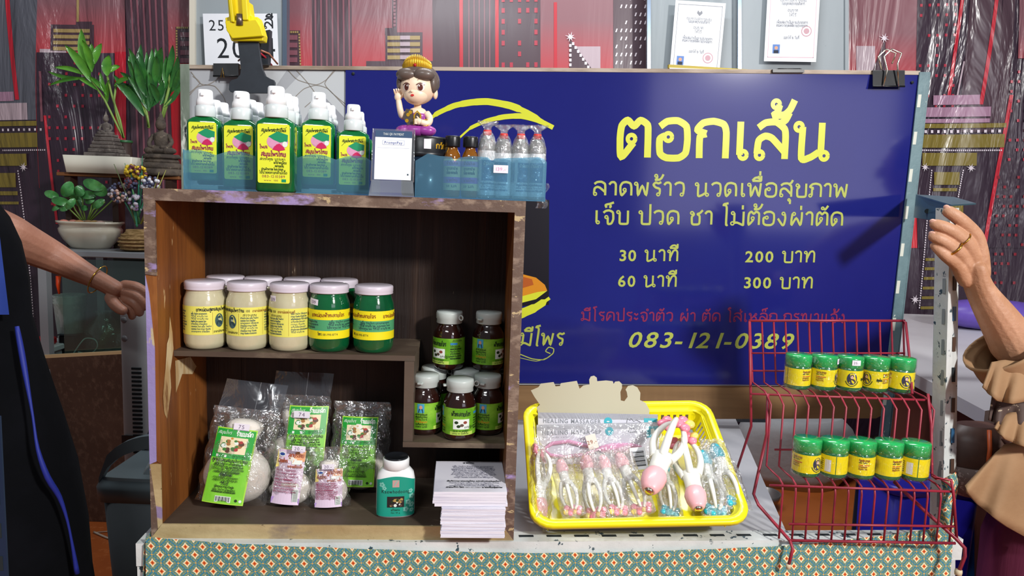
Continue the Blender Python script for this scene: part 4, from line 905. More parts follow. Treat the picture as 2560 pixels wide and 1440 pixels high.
# ---------------- dark herb capsule bottles
m_dk = M('amber_dark', '#26100c', .08, coat=1.0); m_cap = M('cap_grey_white', '#bcc4c0', .35, sss=.05); m_cap2 = M('cap_bright', '#dfe6e0', .35)
m_hl = M('herb_label', '#5c9a1c', .4, layers=[('#8ec43c', 12, (1,1,1.5), .45, .65)]); m_hd = M('print_dark_green', '#1a3410', .6); m_org = M('print_orange', '#d08a14', .6); m_wb = M('print_white', '#e2e8e0', .5); m_pb = M('photo_sky', '#48a0c8', .5); m_herb = M('print_herb', '#5a4638', .6); m_lpale = M('label_pale_green', '#b4d05a', .4)
def herb_parts(r, capm):
    b = MB(); b.lathe([(.0,.001),(.024,.0),(.0285,.003),(.0300,.008),(.0303,.020),(.0303,.062),(.0290,.070),(.0250,.079),(.0215,.084),(.0205,.088),(.0205,.094)], m_dk, 36); b.build('glass_body', r)
    l = MB(); l.lathe([(.0235,.088),(.0245,.089),(.0240,.0955),(.0252,.097),(.0252,.107),(.0240,.1105),(.0,.1108)], capm, 32)
    l.box((-.0275,0,.098),(.007,.010,.004), capm, bev=.001); o = l.build('cap', r)
    l = MB(); l.tube([(.030+.0045*cos(a), 0, .1005+.0045*sin(a)) for a in [2*pi*k/12 for k in range(12)]], .0014, capm, 6, closed=True); l.build('pull_ring', o)
    q = MB(); q.rect(-.078,.0125,.078,.062, m_hl, 0, 48); q.rect(-.020,.0125,.024,.019, m_lpale, .0002, 12)
    q.text('ฟ้าทะลายโจร', 0, .0475, .0062, m_hd, .0003, wt=.24, anchor='c', res=2, fit=.036, shear=.2)
    q.rect(-.014,.0235,.016,.042, m_wb, .0003, 8)
    for x, z, mm in ((-.008,.036,m_hd),(.002,.031,m_herb),(.008,.036,M('print_red_herb','#8a4030',.6)),(-.004,.029,m_hd)): q.disc(x, z, .0036, mm, .0005, .0028, 10)
    q.text('แคปซูล'.replace('ซ','ช'), .006, .0255, .0036, m_hd, .0005, res=1, shear=.2)
    q.text('ขนาด 100 แคปชูล', 0, .0188, .0028, m_hd, .0004, anchor='c', res=1, fit=.028); q.text('บรรจุ 350 มิลลิกรัม', 0, .0145, .0026, m_hd, .0004, anchor='c', res=1, fit=.030)
    q.rect(-.051,.044,-.038,.061, m_pb, .0003, 5); q.poly([(-.0495,.044),(-.0395,.044),(-.041,.0515),(-.048,.0515)], m_navy, .0005); q.disc(-.0445,.0545,.003, M('skin_print','#d8a080',.6), .0005, .0036, 10)
    for k, mm in enumerate((m_hd, m_hd, m_hd, m_org, m_hd, m_hd)): q.text(['อาจารย์หมอ','สมุนไพรไทย','ว่านไพร','ทะเบียนยา','ผลิตโดย','ราคา บาท'][k], -.054, .0395-k*.0046, .0028, mm, .0003, res=1, wt=.24, fit=.022)
    q.rect(.026,.05,.040,.054, M('print_blue','#2a78b0',.5), .0003, 4); q.text('สรรพคุณ', .03, .056, .0032, m_hd, .0003, res=1); lines(q, .026, .052, .0455, 6, .0046, .0025, m_hd, .0003, 4)
    q.wrap(.0305); q.build('label', r)
hb = root('herb_bottle', 'x', 'bottle', (0,0,0)); herb_parts(hb, m_cap)
hl = [(.4533,.118,.157,72,'dark herb bottle front left on the lower shelf, portrait showing'), (.5178,.089,.157,6,'dark herb bottle front middle on the lower shelf, bright white cap'), (.5690,.1225,.157,68,'dark herb bottle front right on the lower shelf by the crate wall'),
      (.4665,.181,.157,0,'dark herb bottle behind the front left one, only its cap showing'), (.5290,.160,.157,-20,'dark herb bottle behind the front middle one, only its cap showing'), (.5690,.186,.157,10,'dark herb bottle behind the front right one, only its cap showing'),
      (.4935,.168,.2684,-42,'left dark herb bottle of the upper pair stacked on caps'), (.5690,.172,.2684,52,'right dark herb bottle of the upper pair stacked on caps')]
for i, (u, d, v, turn, lb) in enumerate(hl):
    r = place(hb, i == 0, CW(u, d, v), YAW+R(turn), lb, 'dark herb bottles on the lower shelf')
    if i == 0: place(hb, True, CW(u, d, v), YAW+R(turn), lb)

# ---------------- talcum bottle
m_pw = M('plastic_white', '#eef0f0', .28, coat=.3); m_tl = M('label_teal', '#1f9a84', .4, layers=[('#189078', 5, (1,1,1), .4, .7)]); m_tl2 = M('label_pale_teal', '#7cc4b4', .45)
tk = item('talcum_bottle', 'white and teal powder bottle beside the paper stack', 'bottle', .4077, .050, .0245, 6)
def oval(z, a, b, n=36, p=2.6):
    o_ = []
    for k in range(n):
        t = 2*pi*k/n; c, s = cos(t), sin(t); o_.append(Vector((a*math.copysign(abs(c)**(2/p), c), b*math.copysign(abs(s)**(2/p), s), z)))
    return o_
b = MB(); b.loft([oval(0,.031,.016), oval(.004,.0338,.0185), oval(.012,.0342,.019), oval(.068,.0340,.019), oval(.080,.0315,.0185), oval(.088,.025,.0175,p=2.2), oval(.090,.021,.0170,p=2)], m_pw); b.build('body', tk)
b = MB(); b.lathe([(.0205,.088),(.0235,.090),(.0235,.104),(.0225,.106),(.021,.1065)], m_pw, 36); b.lathe([(.0215,.1062),(.0205,.1095),(.0195,.1085),(.0,.1085)], M('cap_insert','#1a1c20',.3), 36); b.build('cap', tk)
q = MB(); lab = [(-.034,.004),(.034,.004),(.034,.066),(.022,.0745),(.0,.0775),(-.022,.0745),(-.034,.066)]
def ovy(x):
    c = min(1, abs(x)/.0342); return -.0192*(1-c**2.6)**(1/2.6)
def orect(x0, z0, x1, z1, m, o, nx=14, top=None):
    vs = []
    for i in range(nx+1):
        x = x0+(x1-x0)*i/nx; zt = top(x) if top else z1; vs += [(x, ovy(x)-o, z0), (x, ovy(x)-o, zt)]
    q.add(vs, [(2*i, 2*i+2, 2*i+3, 2*i+1) for i in range(nx)], m, True)
orect(-.0334,.004,.0334,0,m_tl,.0005,24,lambda x: .0775-.009*(x/.034)**2); orect(-.0332,0,.0332,0,m_tl2,.0007,0+1,lambda x:0) if False else None
k0 = len(q.v); q.text('Kaewhodoong', 0, .047, .0065, m_ink, .0, anchor='c', fit=.050); q.text('แก้วโหดวง'.replace('โห','ห'), 0, .0145, .003, m_hd, 0, anchor='c', res=1, fit=.016); q.text('Net 50 g', 0, .0098, .0028, m_hd, 0, anchor='c', fit=.016)
q.rect(-.006,.058,.006,.071, M('print_pinkgrey','#c09a94',.5), 0); q.stroke([(-.003,.060),(.001,.068),(.004,.070)], .0012, m_tl2, .0002); q.rect(-.015,.021,.015,.041, M('print_black','#241e20',.5), 0, 8)
rr = random.Random(4)
for k in range(16): q.disc(rr.uniform(-.012,.012), rr.uniform(.0235,.038), rr.uniform(.0012,.0030), [m_herb, M('print_gold','#b09050',.5), m_wb, m_hd][k%4], .0004+k*.00001, n=9)
q.disc(.001,.034,.0065, M('print_gold','#b09050'), .0004, .003, 14)
for cx0, cz0, sc in ((-.024,.062,.005),(-.020,.056,.004),(.026,.05,.004),(.028,.040,.005),(.022,.030,.005),(.028,.024,.005),(.018,.017,.005),(.028,.014,.004)):
    for a in range(5): q.disc(cx0+sc*.6*cos(a*1.256), cz0+sc*.6*sin(a*1.256), sc*.42, m_tl2, 0, n=8)
for i in range(k0, len(q.v)): p = q.v[i]; q.v[i] = Vector((p.x, ovy(p.x)-.0009+p.y, p.z))
q.build('label', tk)

# ---------------- paper stack: bundles of leaflets
m_sheet = M('leaflet_paper', '#e6e4ee', .6, layers=[('#cfcddc', 300, (.02,.02,1), .48, .6)])
PV = .0245
stack = [(.4925,.6005,.0,.0125,'bottom bundle of white leaflets in the stack'),(.4935,.6010,.0125,.0235,'second bundle from the bottom of the white leaflet stack'),(.4920,.5995,.0235,.0375,'third white leaflet bundle, in the middle of the stack'),(.4930,.6000,.0375,.0535,'fourth white leaflet bundle, under the shifted top one')]
for i, (u0, u1, v0, v1, lb) in enumerate(stack):
    r = item('leaflet_bundle', lb, 'papers', (u0+u1)/2, 0, PV+v0, 0, 'bundles of white leaflets stacked at the crate corner')
    n = int((v1-v0)/.0018); zz = (v1-v0-.0002)/n
    for k in range(n):
        j = random.uniform(-.0009,.0009); mb = MB(); mb.box((j, .032+random.uniform(-.001,.001), zz*(k+.5)), (u1-u0, .148, zz-.00025), m_sheet); mb.build('sheet_block', r)
r = item('leaflet_bundle', 'top bundle of printed leaflets, shifted to the left of the stack', 'papers', .539, 0, PV+.0535, 1, 'bundles of white leaflets stacked at the crate corner')
for k in range(5):
    mb = MB(); mb.box((-.0015*(k-2)*(-1)*.4 + (.0 if k else .004), .034, .0027+k*.0052), (.123, .146, .0048), m_sheet); mb.build('sheet_block', r)
q = MB(); m_lt = M('leaflet_ink', '#5a5c74', .6)
q.text('นวดไทย', .0, .128, .006, m_ink, 0, anchor='c', res=2, fit=.02); lines(q, -.036, .052, .112, 9, .0068, .0032, m_lt, 0, 12, True)
q.text('มีบริการนวดแผนไทย และประคบสมุนไพร', .008, .040, .0042, m_ink, 0, anchor='c', res=2, wt=.22, fit=.094); q.text('ลาดพร้าว โทร 083-121-0389 นวดเพื่อสุขภาพ', .008, .012, .0046, m_ink, 0, anchor='c', res=2, wt=.22, fit=.096)
lines(q, -.036, .052, .033, 3, .0065, .003, m_lt, 0, 15, True)
q.xf(Matrix(((1,0,0,0),(0,0,1,-.035),(0,-1,0,.0267),(0,0,0,1)))); q.build('leaflet_print', r)['kind'] = 'stuff'
# ================================================================= ON TOP OF THE CRATE
TV = H_
m_bgreen = M('spray_green', '#0a6a34', .1, coat=.9, layers=[('#064a26', 14, (1,1,.7), .45, .62)]); m_rim = M('clear_shoulder', '#9ec4a4', .08, coat=1)
m_wcap = M('spray_cap_white', '#f4f6f8', .35); m_cclear = M('cap_base', '#d4dcdc', .25, coat=.3)
m_ly = M('spray_label', '#e2e838', .42); m_lg = M('print_leaf', '#169060', .5); m_lp = M('print_pink', '#d898b8', .5); m_lr = M('print_red', '#c8205a', .5); m_prr = M('print_maroon', '#8c1c48', .6)
def rrc(a, b, r, z, n=5):
    out = []
    for cx0, cy0, a0 in ((a-r, -b+r, -90), (a-r, b-r, 0), (-a+r, b-r, 90), (-a+r, -b+r, 180)):
        for k in range(n): t = R(a0+90*k/(n-1)); out.append(Vector((cx0+r*cos(t), cy0+r*sin(t), z)))
    return out
def spray(r):
    b = MB(); b.loft([rrc(.0275,.014,.008,0), rrc(.0305,.0165,.009,.003), rrc(.0308,.0168,.009,.100), rrc(.0295,.0158,.009,.108), rrc(.0225,.0135,.009,.1135), rrc(.0145,.0125,.009,.116), rrc(.0125,.0125,.0124,.118)], m_bgreen); b.build('bottle_body', r)
    b = MB(); b.lathe([(.0175,.1155),(.0182,.117),(.0178,.1335),(.0165,.1352),(.0145,.1355)], m_cclear, 28); o = b.build('collar', r)
    b = MB(); b.loft([rrc(.0155,.0150,.013,.1352), rrc(.0148,.0145,.012,.144), rrc(.0125,.0135,.010,.149), rrc(.0120,.0130,.009,.1615), rrc(.0105,.0115,.008,.1640)], m_wcap); b.box((0,-.0145,.155),(.006,.006,.006), m_wcap, bev=.001); b.build('spray_head', r)
    q = MB(); q.rrect(-.0247,.014,.0247,.105,.003,m_ly,.0172)
    o = .0175; q.text('สมุนไพรสเปรย์ไพล', 0, .0930, .0042, m_hd, o, wt=.2, anchor='c', res=2, fit=.038, shear=.25); q.stroke([(-.020,.086),(-.012,.095),(.018,.099),(.020,.101)], .0007, m_hd, o)
    q.disc(.006,.0780,.0165,m_lp,o,.0125,20); q.poly([(-.008,.086),(.006,.094),(.022,.089),(.0215,.079),(.010,.077),(.0,.081)], m_lg, o+.0002); q.poly([(-.002,.066),(.003,.0735),(.009,.0755),(.015,.071),(.018,.066),(.008,.064)], m_lr, o+.0003)
    q.poly([(-.008,.072),(-.004,.080),(.002,.079),(.004,.073),(-.002,.069)], m_lp, o+.0004); q.disc(.0175,.0745,.0042,m_wb,o+.0005,.0045,12)
    q.text('ไพล', -.0215, .067, .0042, m_prr, o, wt=.26, res=2); q.text('สมุนไพรไทย', 0, .0555, .0055, m_prr, o, wt=.26, anchor='c', res=2, fit=.038)
    for k, (s, x0, x1) in enumerate((('สรรพคุณ บรรเทา', -.021,.018),('แก้ปวดเมื่อย',.0,.02),('คลายเส้น',.002,.016),('บำรุงผิวพรรณ ไพล การบูร',-.019,.015),('ใช้นวดคลายกล้ามเนื้อ',-.022,.021))): q.text(s, x0, .0492-k*.0052, .0032, m_hd, o, wt=.2, res=1, fit=x1-x0)
    q.text('083-1210389', 0, .0225, .0042, m_prr, o, anchor='c', fit=.036); q.text('www. 100', -.004, .0170, .0026, m_prr, o, anchor='c', fit=.022); q.rect(.012,.0158,.019,.0205,m_lg,o)
    q.build('label', r)
sp = root('spray_bottle', 'x', 'spray bottle', (0,0,0)); spray(sp)
G = 'green spray bottles on the crate top'
cols = [(.0686,.092,.0155,.94,'leftmost'), (.1357,.072,.0060,.98,'second'), (.2038,.0235,0,1.04,'middle'), (.2640,.074,.0150,.95,'fourth'), (.3245,.066,.0045,.90,'rightmost')]
first = True
for ci, (u, d, v, s, nm) in enumerate(cols):
    nrow = 2 if ci == 4 else 3
    for k in range(nrow):
        if ci == 2: lb = ['green spray bottle standing in front of the blue tray, yellow label uncovered', 'green spray bottle right behind the one in front of the tray', 'rearmost green spray bottle of the middle file'][k]
        else: lb = [f'green spray bottle in the {nm} file of the blue tray, at its front', f'green spray bottle second back in the {nm} file of the blue tray', f'rearmost green spray bottle of the {nm} file in the blue tray'][k]
        dd = d + k*.036 if ci != 2 else (.0235, .070, .106)[k]
        r = place(sp, first, CW(u+.002*k + (0 if ci != 2 else .002), dd, TV+max(v*(1 if k == 0 else .6), 0.0022 if (ci != 2 or k) else .0003)), YAW+R([0,-3,0,1,3][ci]), lb, G, sc=s*(1 if k == 0 else .96)); first = False
# ---- blue translucent trays
m_tray = FILM('tray_blue', body='#84c6e8', opac=.19, gloss=.05, rough=.25, thru='#dceff6')
def tray(lb, u0, u1, d0, d1, top, name='plastic_tray'):
    r = item(name, lb, 'tray', u0, d0, TV+.0002); n = len(top)
    mb = MB(); f = [(0,0)] + [(u1-u0,0)] + [(x, z) for x, z in reversed(top)]; mb.prism(f, 0, .0016, m_tray); mb.build('front_wall', r)
    mb = MB(); mb.prism([(0,0),(u1-u0,0),(u1-u0,.052),(0,.052)], d1-d0-.0016, d1-d0, m_tray); mb.build('back_wall', r)
    for x in (0, u1-u0-.0016):
        mb = MB(); zf = top[0][1] if x == 0 else top[-1][1]; a = [Vector((x,.0017,0)),Vector((x,d1-d0-.0017,0)),Vector((x,d1-d0-.0017,.052)),Vector((x,.0017,zf))]; mb.hexa(a,[p+Vector((.0016,0,0)) for p in a], m_tray); mb.build('side_wall', r)
    mb = MB(); mb.box(((u1-u0)/2,(d1-d0)/2,.0008),(u1-u0-.0034,d1-d0-.0034,.0015),m_tray); mb.build('tray_floor', r); return r
wv = [(.0,.066)] + [(x, .058 + .008*abs(math.cos((x-.02)*pi/.066))) for x in [i*.0055+.004 for i in range(55)]] + [(.308,.060)]
t1 = tray('long clear blue plastic tray holding the green spray bottles', .0475, .3555, .0435, .195, wv)
for x, dd, h in ((.0686,.092,.0150),(.264,.074,.0145)):
    mb = MB(); mb.box((x-.0475, dd-.0435+.034, .0016+(h*.6-.003)/2), (.05,.104,h*.6-.003), M('riser_card','#9aa4a0',.7)); mb.build('riser', t1)
t2 = tray('shorter clear blue plastic tray holding the tub and small bottles', .4340, .6530, .0180, .110, [(0,.060)]+[(x,.0715+.003*cos(x*60)) for x in (.02,.04,.06)]+[(.066,.060),(.072,.068),(.095,.0715),(.12,.070),(.127,.064),(.132,.0685),(.15,.070),(.205,.0735),(.214,.071),(.219,.066)])
# ---- small amber bottles
m_amb = M('amber_glass', '#8a5410', .06, coat=1, layers=[('#5c3408', 20, (1,1,1), .4, .7)]); m_bl = M('mauve_label', '#b48ab8', .5); m_bl2 = M('buff_label', '#c8c090', .5)
ab = root('amber_bottle', 'x', 'bottle', (0,0,0))
b = MB(); b.lathe([(.0,.0),(.012,.0),(.0142,.003),(.0145,.010),(.0145,.066),(.0125,.074),(.0095,.079),(.0085,.083),(.0085,.090)], m_amb, 28); b.build('glass_body', ab)
b = MB(); b.lathe([(.0125,.0845),(.0128,.086),(.0128,.100),(.0120,.1025),(.0,.1028)], m_blk, 26); b.build('screw_cap', ab)
q = MB(); q.rect(-.042,.012,.042,.064,m_bl2,0,30); q.rect(-.042,.052,.042,.061,m_bl,.0002,30); q.rect(-.042,.024,.042,.034,M('mauve_dark','#a060b0',.5),.0002,30)
for k, z in enumerate((.0545,.046,.039,.0265,.017)): q.text(['น้ำมันไพล','บรรเทาปวด','เมื่อย คลายเส้น','นวดไทย','50 มล.'][k], 0, z, .0038, m_prr if k in (0,3) else m_ink, .0004, anchor='c', res=1, fit=.020)
q.wrap(.0147); q.build('label', ab)
for i, u in enumerate((.4945,.5245)): place(ab, i == 0, CW(u,.038,TV+.002), YAW+R(-6*i+2), ['left amber bottle with black cap in the short blue tray','right amber bottle with black cap in the short blue tray'][i], 'amber bottles in the short tray')
# ---- clear bottles with red caps, wrapped in cellophane
m_clr = M('clear_bottle', '#b8bcb8', .05, coat=1, trans=.45, ior=1.3); m_red = M('cap_red', '#d82418', .4); m_cello = FILM('cellophane', gloss=.16, opac=.05, rough=.1, bump=(60, 1.0))
m_lwh = M('water_label', '#e6ecf0', .4); m_lbl = M('water_label_blue', '#3c6c9c', .4)
cb = root('clear_bottle', 'x', 'bottle', (0,0,0))
b = MB(); b.lathe([(.0,.0),(.0125,.0),(.0150,.003),(.0152,.010),(.0148,.066),(.0152,.080),(.0142,.090),(.0115,.099),(.0075,.104),(.0065,.108)], m_clr, 28); b.build('bottle_body', cb)
b = MB(); b.lathe([(.0072,.105),(.0072,.113),(.0066,.1145),(.0,.1148)], m_red, 18); b.build('red_cap', cb)
q = MB(); q.rect(-.046,.006,.046,.080,m_lwh,0,30); q.rect(-.010,.030,.0155,.064,m_lbl,.0003,10); q.rect(-.04,.030,-.016,.064,m_lbl,.0003,8); q.poly([(-.002,.040),(.004,.050),(.010,.040),(.004,.034)],M('print_pale_red','#c8a0a8',.5),.0005); q.text('น้ำมันนวด', .003, .056, .004, m_wb, .0006, anchor='c', res=1, fit=.02); lines(q,-.012,.018,.024,3,.005,.0025,m_lbl,.0004,33)
q.wrap(.0154); q.build('label', cb)
b = MB(); rings = []
for k, (rr_, z) in enumerate([(.0168,.001),(.0172,.03),(.017,.07),(.0165,.09),(.012,.105),(.006,.114),(.007,.120),(.013,.127),(.014,.130)]):
    rings.append([Vector(((rr_*(1+.10*sin(j*5+k*2)*(1 if k > 4 else .2)))*cos(2*pi*j/18)*(1.3 if k > 6 else 1), (rr_*(1+.10*sin(j*4+k)*(1 if k > 4 else .2)))*sin(2*pi*j/18)*(.5 if k > 6 else 1), z)) for j in range(18)])
b.loft(rings, m_cello, cap=False); b.build('cellophane_wrap', cb)
for i, (u, sc_, tn, lb) in enumerate(((.5525,1.0,6,'first of the four red-capped clear bottles, next to the amber ones'),(.5805,.96,-30,'second of the four red-capped clear bottles, price tag on the tray before it'),(.6095,.965,20,'third of the four red-capped clear bottles from the amber ones'),(.6375,.97,-15,'last of the four red-capped clear bottles, at the tray end'))):
    place(cb, i == 0, CW(u,.0375,TV+.002), YAW+R(tn), lb, 'red-capped clear bottles in the short tray', sc=sc_)
q = MB(); q.rect(.130,.045,.1445+.010,.058,m_tag,.0005); q.text('139.-', .142,.0485,.006,m_lp,.0008,anchor='c'); q.build('price_tag', t2)
o = item('cellophane_scrap', 'crumpled clear wrapper hanging at the right end of the crate top', 'wrapper', .640, .10, TV); b = MB(); b.grid(lambda u,v: Vector((.004+.02*u+.004*sin(v*9), .002+.006*sin(u*7+v*5), -.012+.045*v)), 8, 10, m_cello); b.build('wrapper', o)
# ---- tub and figurine
m_navyp = M('tub_navy', '#162436', .3, coat=.3); m_goldp = M('gold_paint', '#d8a82c', .35, .5)
tb2 = item('round_tub', 'black round tub with gold lettering on its lid under the figurine', 'tub', .4385+.008, .062, TV+.002)
b = MB(); b.lathe([(.0,.0),(.036,.0),(.0385,.003),(.0395,.010),(.0395,.068)], m_navyp, 40); b.build('tub_body', tb2)
b = MB(); b.lathe([(.0405,.066),(.0418,.068),(.0425,.072),(.0405,.074),(.0400,.096),(.0385,.1000),(.0,.1002)], m_blk, 40); b.build('lid', tb2)
q = MB(); q.text('กวัก', .017, .080, .0075, m_goldp, 0, wt=.25, res=3, sx=.9); q.text('ทรัพย์', .038, .080, .0075, m_goldp, 0, wt=.25, res=2, sx=.9); q.rect(-.004,.079,.008,.095,m_tag,0,4); q.wrap(.0406, 0, .12); q.build('lettering', tb2)['kind'] = 'stuff'
m_skin = M('figurine_skin', '#f6dcc0', .35, sss=.1); m_hair = M('figurine_hair', '#62554e', .4, coat=.2); m_mag = M('figurine_magenta', '#9a3a96', .35, coat=.4, layers=[('#c070b8', 60, (1,1,1), .5, .6)]); m_vest = M('figurine_vest', '#4e4440', .5)
fg = item('figurine', 'small beckoning lady figurine with gold crown and purple skirt', 'figurine', .4325, .066, TV+.1025, -12)
b = MB(); b.ball((0,0,.010), .031, m_mag, 24, 12, (1.0,.75,.42)); b.ball((-.018,-.008,.010),.014,m_mag,14,8,(1.3,.9,.7)); b.ball((.018,-.010,.010),.014,m_mag,14,8,(1.3,.9,.7)); b.lathe([(.019,.006),(.0175,.016),(.0150,.024),(.0135,.030)], m_mag, 20, sy=.8); b.build('skirt', fg)
b = MB(); b.lathe([(.0145,.016),(.0150,.026),(.0170,.036),(.0175,.041),(.0130,.047),(.0065,.050),(.0060,.058)], m_skin, 24, sy=.72); b.build('torso', fg)
b = MB(); b.lathe([(.0160,.016),(.0165,.026),(.0182,.034),(.0180,.038),(.0150,.041)], m_mag, 24, sy=.76, cap=False); b.poly([(-.012,.018),(-.002,.016),(-.004,.044),(-.016,.046),(-.021,.030)], m_vest, .0150); b.poly([(.0,.014),(.012,.014),(.011,.036),(.004,.040),(.0,.034)], m_vest, .0152); b.stroke([(-.001,.014),(-.001,.036),(.004,.042),(.010,.036),(.010,.022)], .0028, m_goldp, .0158)
for x, z in ((-.012,.036),(-.008,.040),(-.014,.026)): b.disc(x, z, .0032, m_goldp, .0156, n=10)
b.build('bodice', fg)
def limb(r_, pts, rad, m, nm): b = MB(); b.tube(_sp3(pts, 4), [rad[0]+(rad[1]-rad[0])*k/(len(_sp3(pts,4))-1) for k in range(len(_sp3(pts,4)))], m, 12); return b.build(nm, r_)
def _sp3(pts, n):
    q = [Vector(p) for p in pts]; q = [q[0]]+q+[q[-1]]; out = []
    for i in range(1, len(q)-2):
        a, b, c, d = q[i-1:i+3]
        for k in range(n):
            t = k/n; out.append(0.5*((2*b)+(c-a)*t+(2*a-5*b+4*c-d)*t*t+(3*b-a-3*c+d)*t**3))
    out.append(q[-2]); return out
a1 = limb(fg, [(-.016,-.002,.040),(-.024,-.006,.034),(-.027,-.012,.044),(-.030,-.012,.060)], (.0062,.0048), m_skin, 'raised_arm')
b = MB(); b.ball((-.031,-.012,.066), .0068, m_skin, 12, 8, (1,.6,1.1))
for k in range(4): b.tube([(-.0362+.0034*k,-.012,.070),(-.0372+.0040*k,-.014,.0765-.0008*abs(k-1.5)),(-.0370+.0038*k,-.017,.0785-.0008*abs(k-1.5))], [.0018,.0017,.0012], m_goldp if k < 9 and False else m_skin, 8)
b.tube([(-.025,-.013,.064),(-.0225,-.015,.068),(-.0225,-.016,.0705)], [.0018,.0016,.0012], m_skin, 8); b.build('hand', a1)
a2 = limb(fg, [(.0165,-.002,.040),(.0235,-.006,.031),(.0220,-.013,.022),(.011,-.019,.024)], (.0062,.0050), m_skin, 'resting_arm')
b = MB(); b.ball((.008,-.020,.0245), .0058, m_skin, 12, 8, (1.1,.8,1))
for k in range(4): b.tube([(.006,-.0225,.0275-.0022*k),(.0025,-.0235,.0275-.0022*k),(.001,-.0215,.0268-.0020*k)], [.0015,.0014,.0011], m_skin, 8)
b.tube([(.009,-.020,.028),(.0065,-.022,.0315),(.005,-.022,.033)], [.0016,.0014,.001], m_skin, 8); b.tube([(.0185+.006*cos(t), -.0155+.006*sin(t)*.4, .0228+.006*sin(t)) for t in [2*pi*k/14 for k in range(14)]], .0010, m_goldp, 6, closed=True); b.build('hand', a2)
hc = Vector((0,-.001,.083))
b = MB(); b.ball(hc, .0305, m_skin, 28, 20, (1.0,.92,.93)); b.ball(hc+Vector((0,-.010,-.013)), .020, m_skin, 20, 12, (1.08,.9,.85)); b.ball(hc+Vector((.0305,.002,-.010)), .0075, m_skin, 12, 8, (.55,.8,1.2)); b.ball(hc+Vector((-.0300,.002,-.010)), .0075, m_skin, 12, 8, (.55,.8,1.2)); b.ball(hc+Vector((-.002,-.0295,-.010)), .0022, m_skin, 8, 6); hd = b.build('head', fg)
b = MB(); b.ball(hc+Vector((0,.004,.010)), .0345, m_hair, 28, 18, (1.06,.96,.90))
b.v = [Vector((p.x, p.y, p.z)) for p in b.v]
for i, p in enumerate(b.v):   # lift the front of the hair off the forehead
    if p.y < -.012 and p.z < hc.z+.016: b.v[i] = Vector((p.x*.98, -.012+(p.y+.012)*.05, p.z))
    if p.z < hc.z-.008 and p.y > -.012: b.v[i] = Vector((p.x*.93, p.y, max(p.z, hc.z-.016)))
for sx_ in (-1, 1): b.ball(hc+Vector((sx_*.014,-.016,.0185)), .0185, m_hair, 18, 12, (1.05,.80,.62)); b.ball(hc+Vector((sx_*.0285,-.004,.006)), .0105, m_hair, 12, 8, (.7,1.1,1.5))
b.build('hair', fg)
b = MB(); 
for k in range(21):
    t = -1.25 + 2.5*k/20; x = .0245*sin(t); y_ = -.0165*cos(t)-.002; h = .012+.012*cos(t)**2
    b.tube([(x, y_, hc.z+.026-.004*abs(sin(t))), (x*1.03, y_*1.05, hc.z+.030+h*.45), (x*.98, y_, hc.z+.028+h)], [.0019,.0022,.0008], m_goldp, 6)
b.tube([(.0245*sin(-1.3+2.6*k/16), -.0175*cos(-1.3+2.6*k/16)-.002, hc.z+.0285-.004*abs(sin(-1.3+2.6*k/16))) for k in range(17)], .0024, m_goldp, 8)
b.ball((0,-.0205,hc.z+.034), .0030, M('ruby','#b01818',.2,coat=1), 10, 6); b.build('crown', fg)
def onface(mb, x, z, rx, rz, m, o, n=16):
    p = []
    for k in range(n):
        a = x+rx*cos(2*pi*k/n); c = z+rz*sin(2*pi*k/n); dz = c-hc.z
        s1 = 1-(a/.0305)**2-(dz/.02837)**2; y1 = hc.y-.02806*math.sqrt(max(0,s1)); s2 = 1-(a/.0216)**2-((dz+.013)/.017)**2; y2 = hc.y-.010-.018*math.sqrt(s2) if s2 > 0 else 9
        p.append(Vector((a, min(y1,y2)-o, c)))
    mb.add(p, [tuple(range(n))[::-1]], m)
b = MB(); m_eye = M('eye_brown','#5a2e24',.25); m_ew = M('eye_white','#f4ece6',.3)
for sx_ in (-1,1):
    onface(b, sx_*.0125, hc.z-.003, .0058, .0062, m_ew, .0008); onface(b, sx_*.0120, hc.z-.0032, .0040, .0054, m_eye, .0014); onface(b, sx_*.0105, hc.z-.001, .0011, .0013, m_ew, .0019, 8)
    for k in range(7):
        q = (k-3)/3; onface(b, sx_*.0125+q*.0056, hc.z+.0036-.0024*q*q, .0013, .0009, m_eye, .0016, 8); onface(b, sx_*.0125+q*.0050, hc.z+.0112-.0022*q*q, .0011, .00035, m_eye, .0012, 8)
onface(b, -.001, hc.z-.0165, .0030, .0017, M('lip_red','#d83a3a',.3), .0010); b.build('face_paint', hd)
fg.location = CW(.4325,.066,TV+.1025)
# ---- acrylic stand with a payment card (its code left blank)
m_acr = FILM('acrylic', gloss=.12, opac=.10, rough=.05, body='#d8e0e8')
qs = item('card_stand', 'clear acrylic stand holding a white payment card', 'card stand', .398, .004, TV+.0002, 0)
b = MB(); b.hexa([Vector((-.034,-.001,.006)),Vector((.034,-.001,.006)),Vector((.034,.014,.110)),Vector((-.034,.014,.110))],[Vector((-.034,.001,.006)),Vector((.034,.001,.006)),Vector((.034,.016,.110)),Vector((-.034,.016,.110))], m_acr); b.hexa([Vector((-.037,-.012,0)),Vector((.037,-.012,0)),Vector((.034,-.003,.026)),Vector((-.034,-.003,.026))],[Vector((-.037,-.010,0)),Vector((.037,-.010,0)),Vector((.034,-.001,.026)),Vector((-.034,-.001,.026))], m_acr); b.box((0,.008,.001),(.070,.036,.002),m_acr)
for x in (-.034,.034): b.tube([(x*1.02,-.0025,.024),(x,.0125,.110)], .0010, m_acr, 6)
b.build('acrylic_holder', qs)
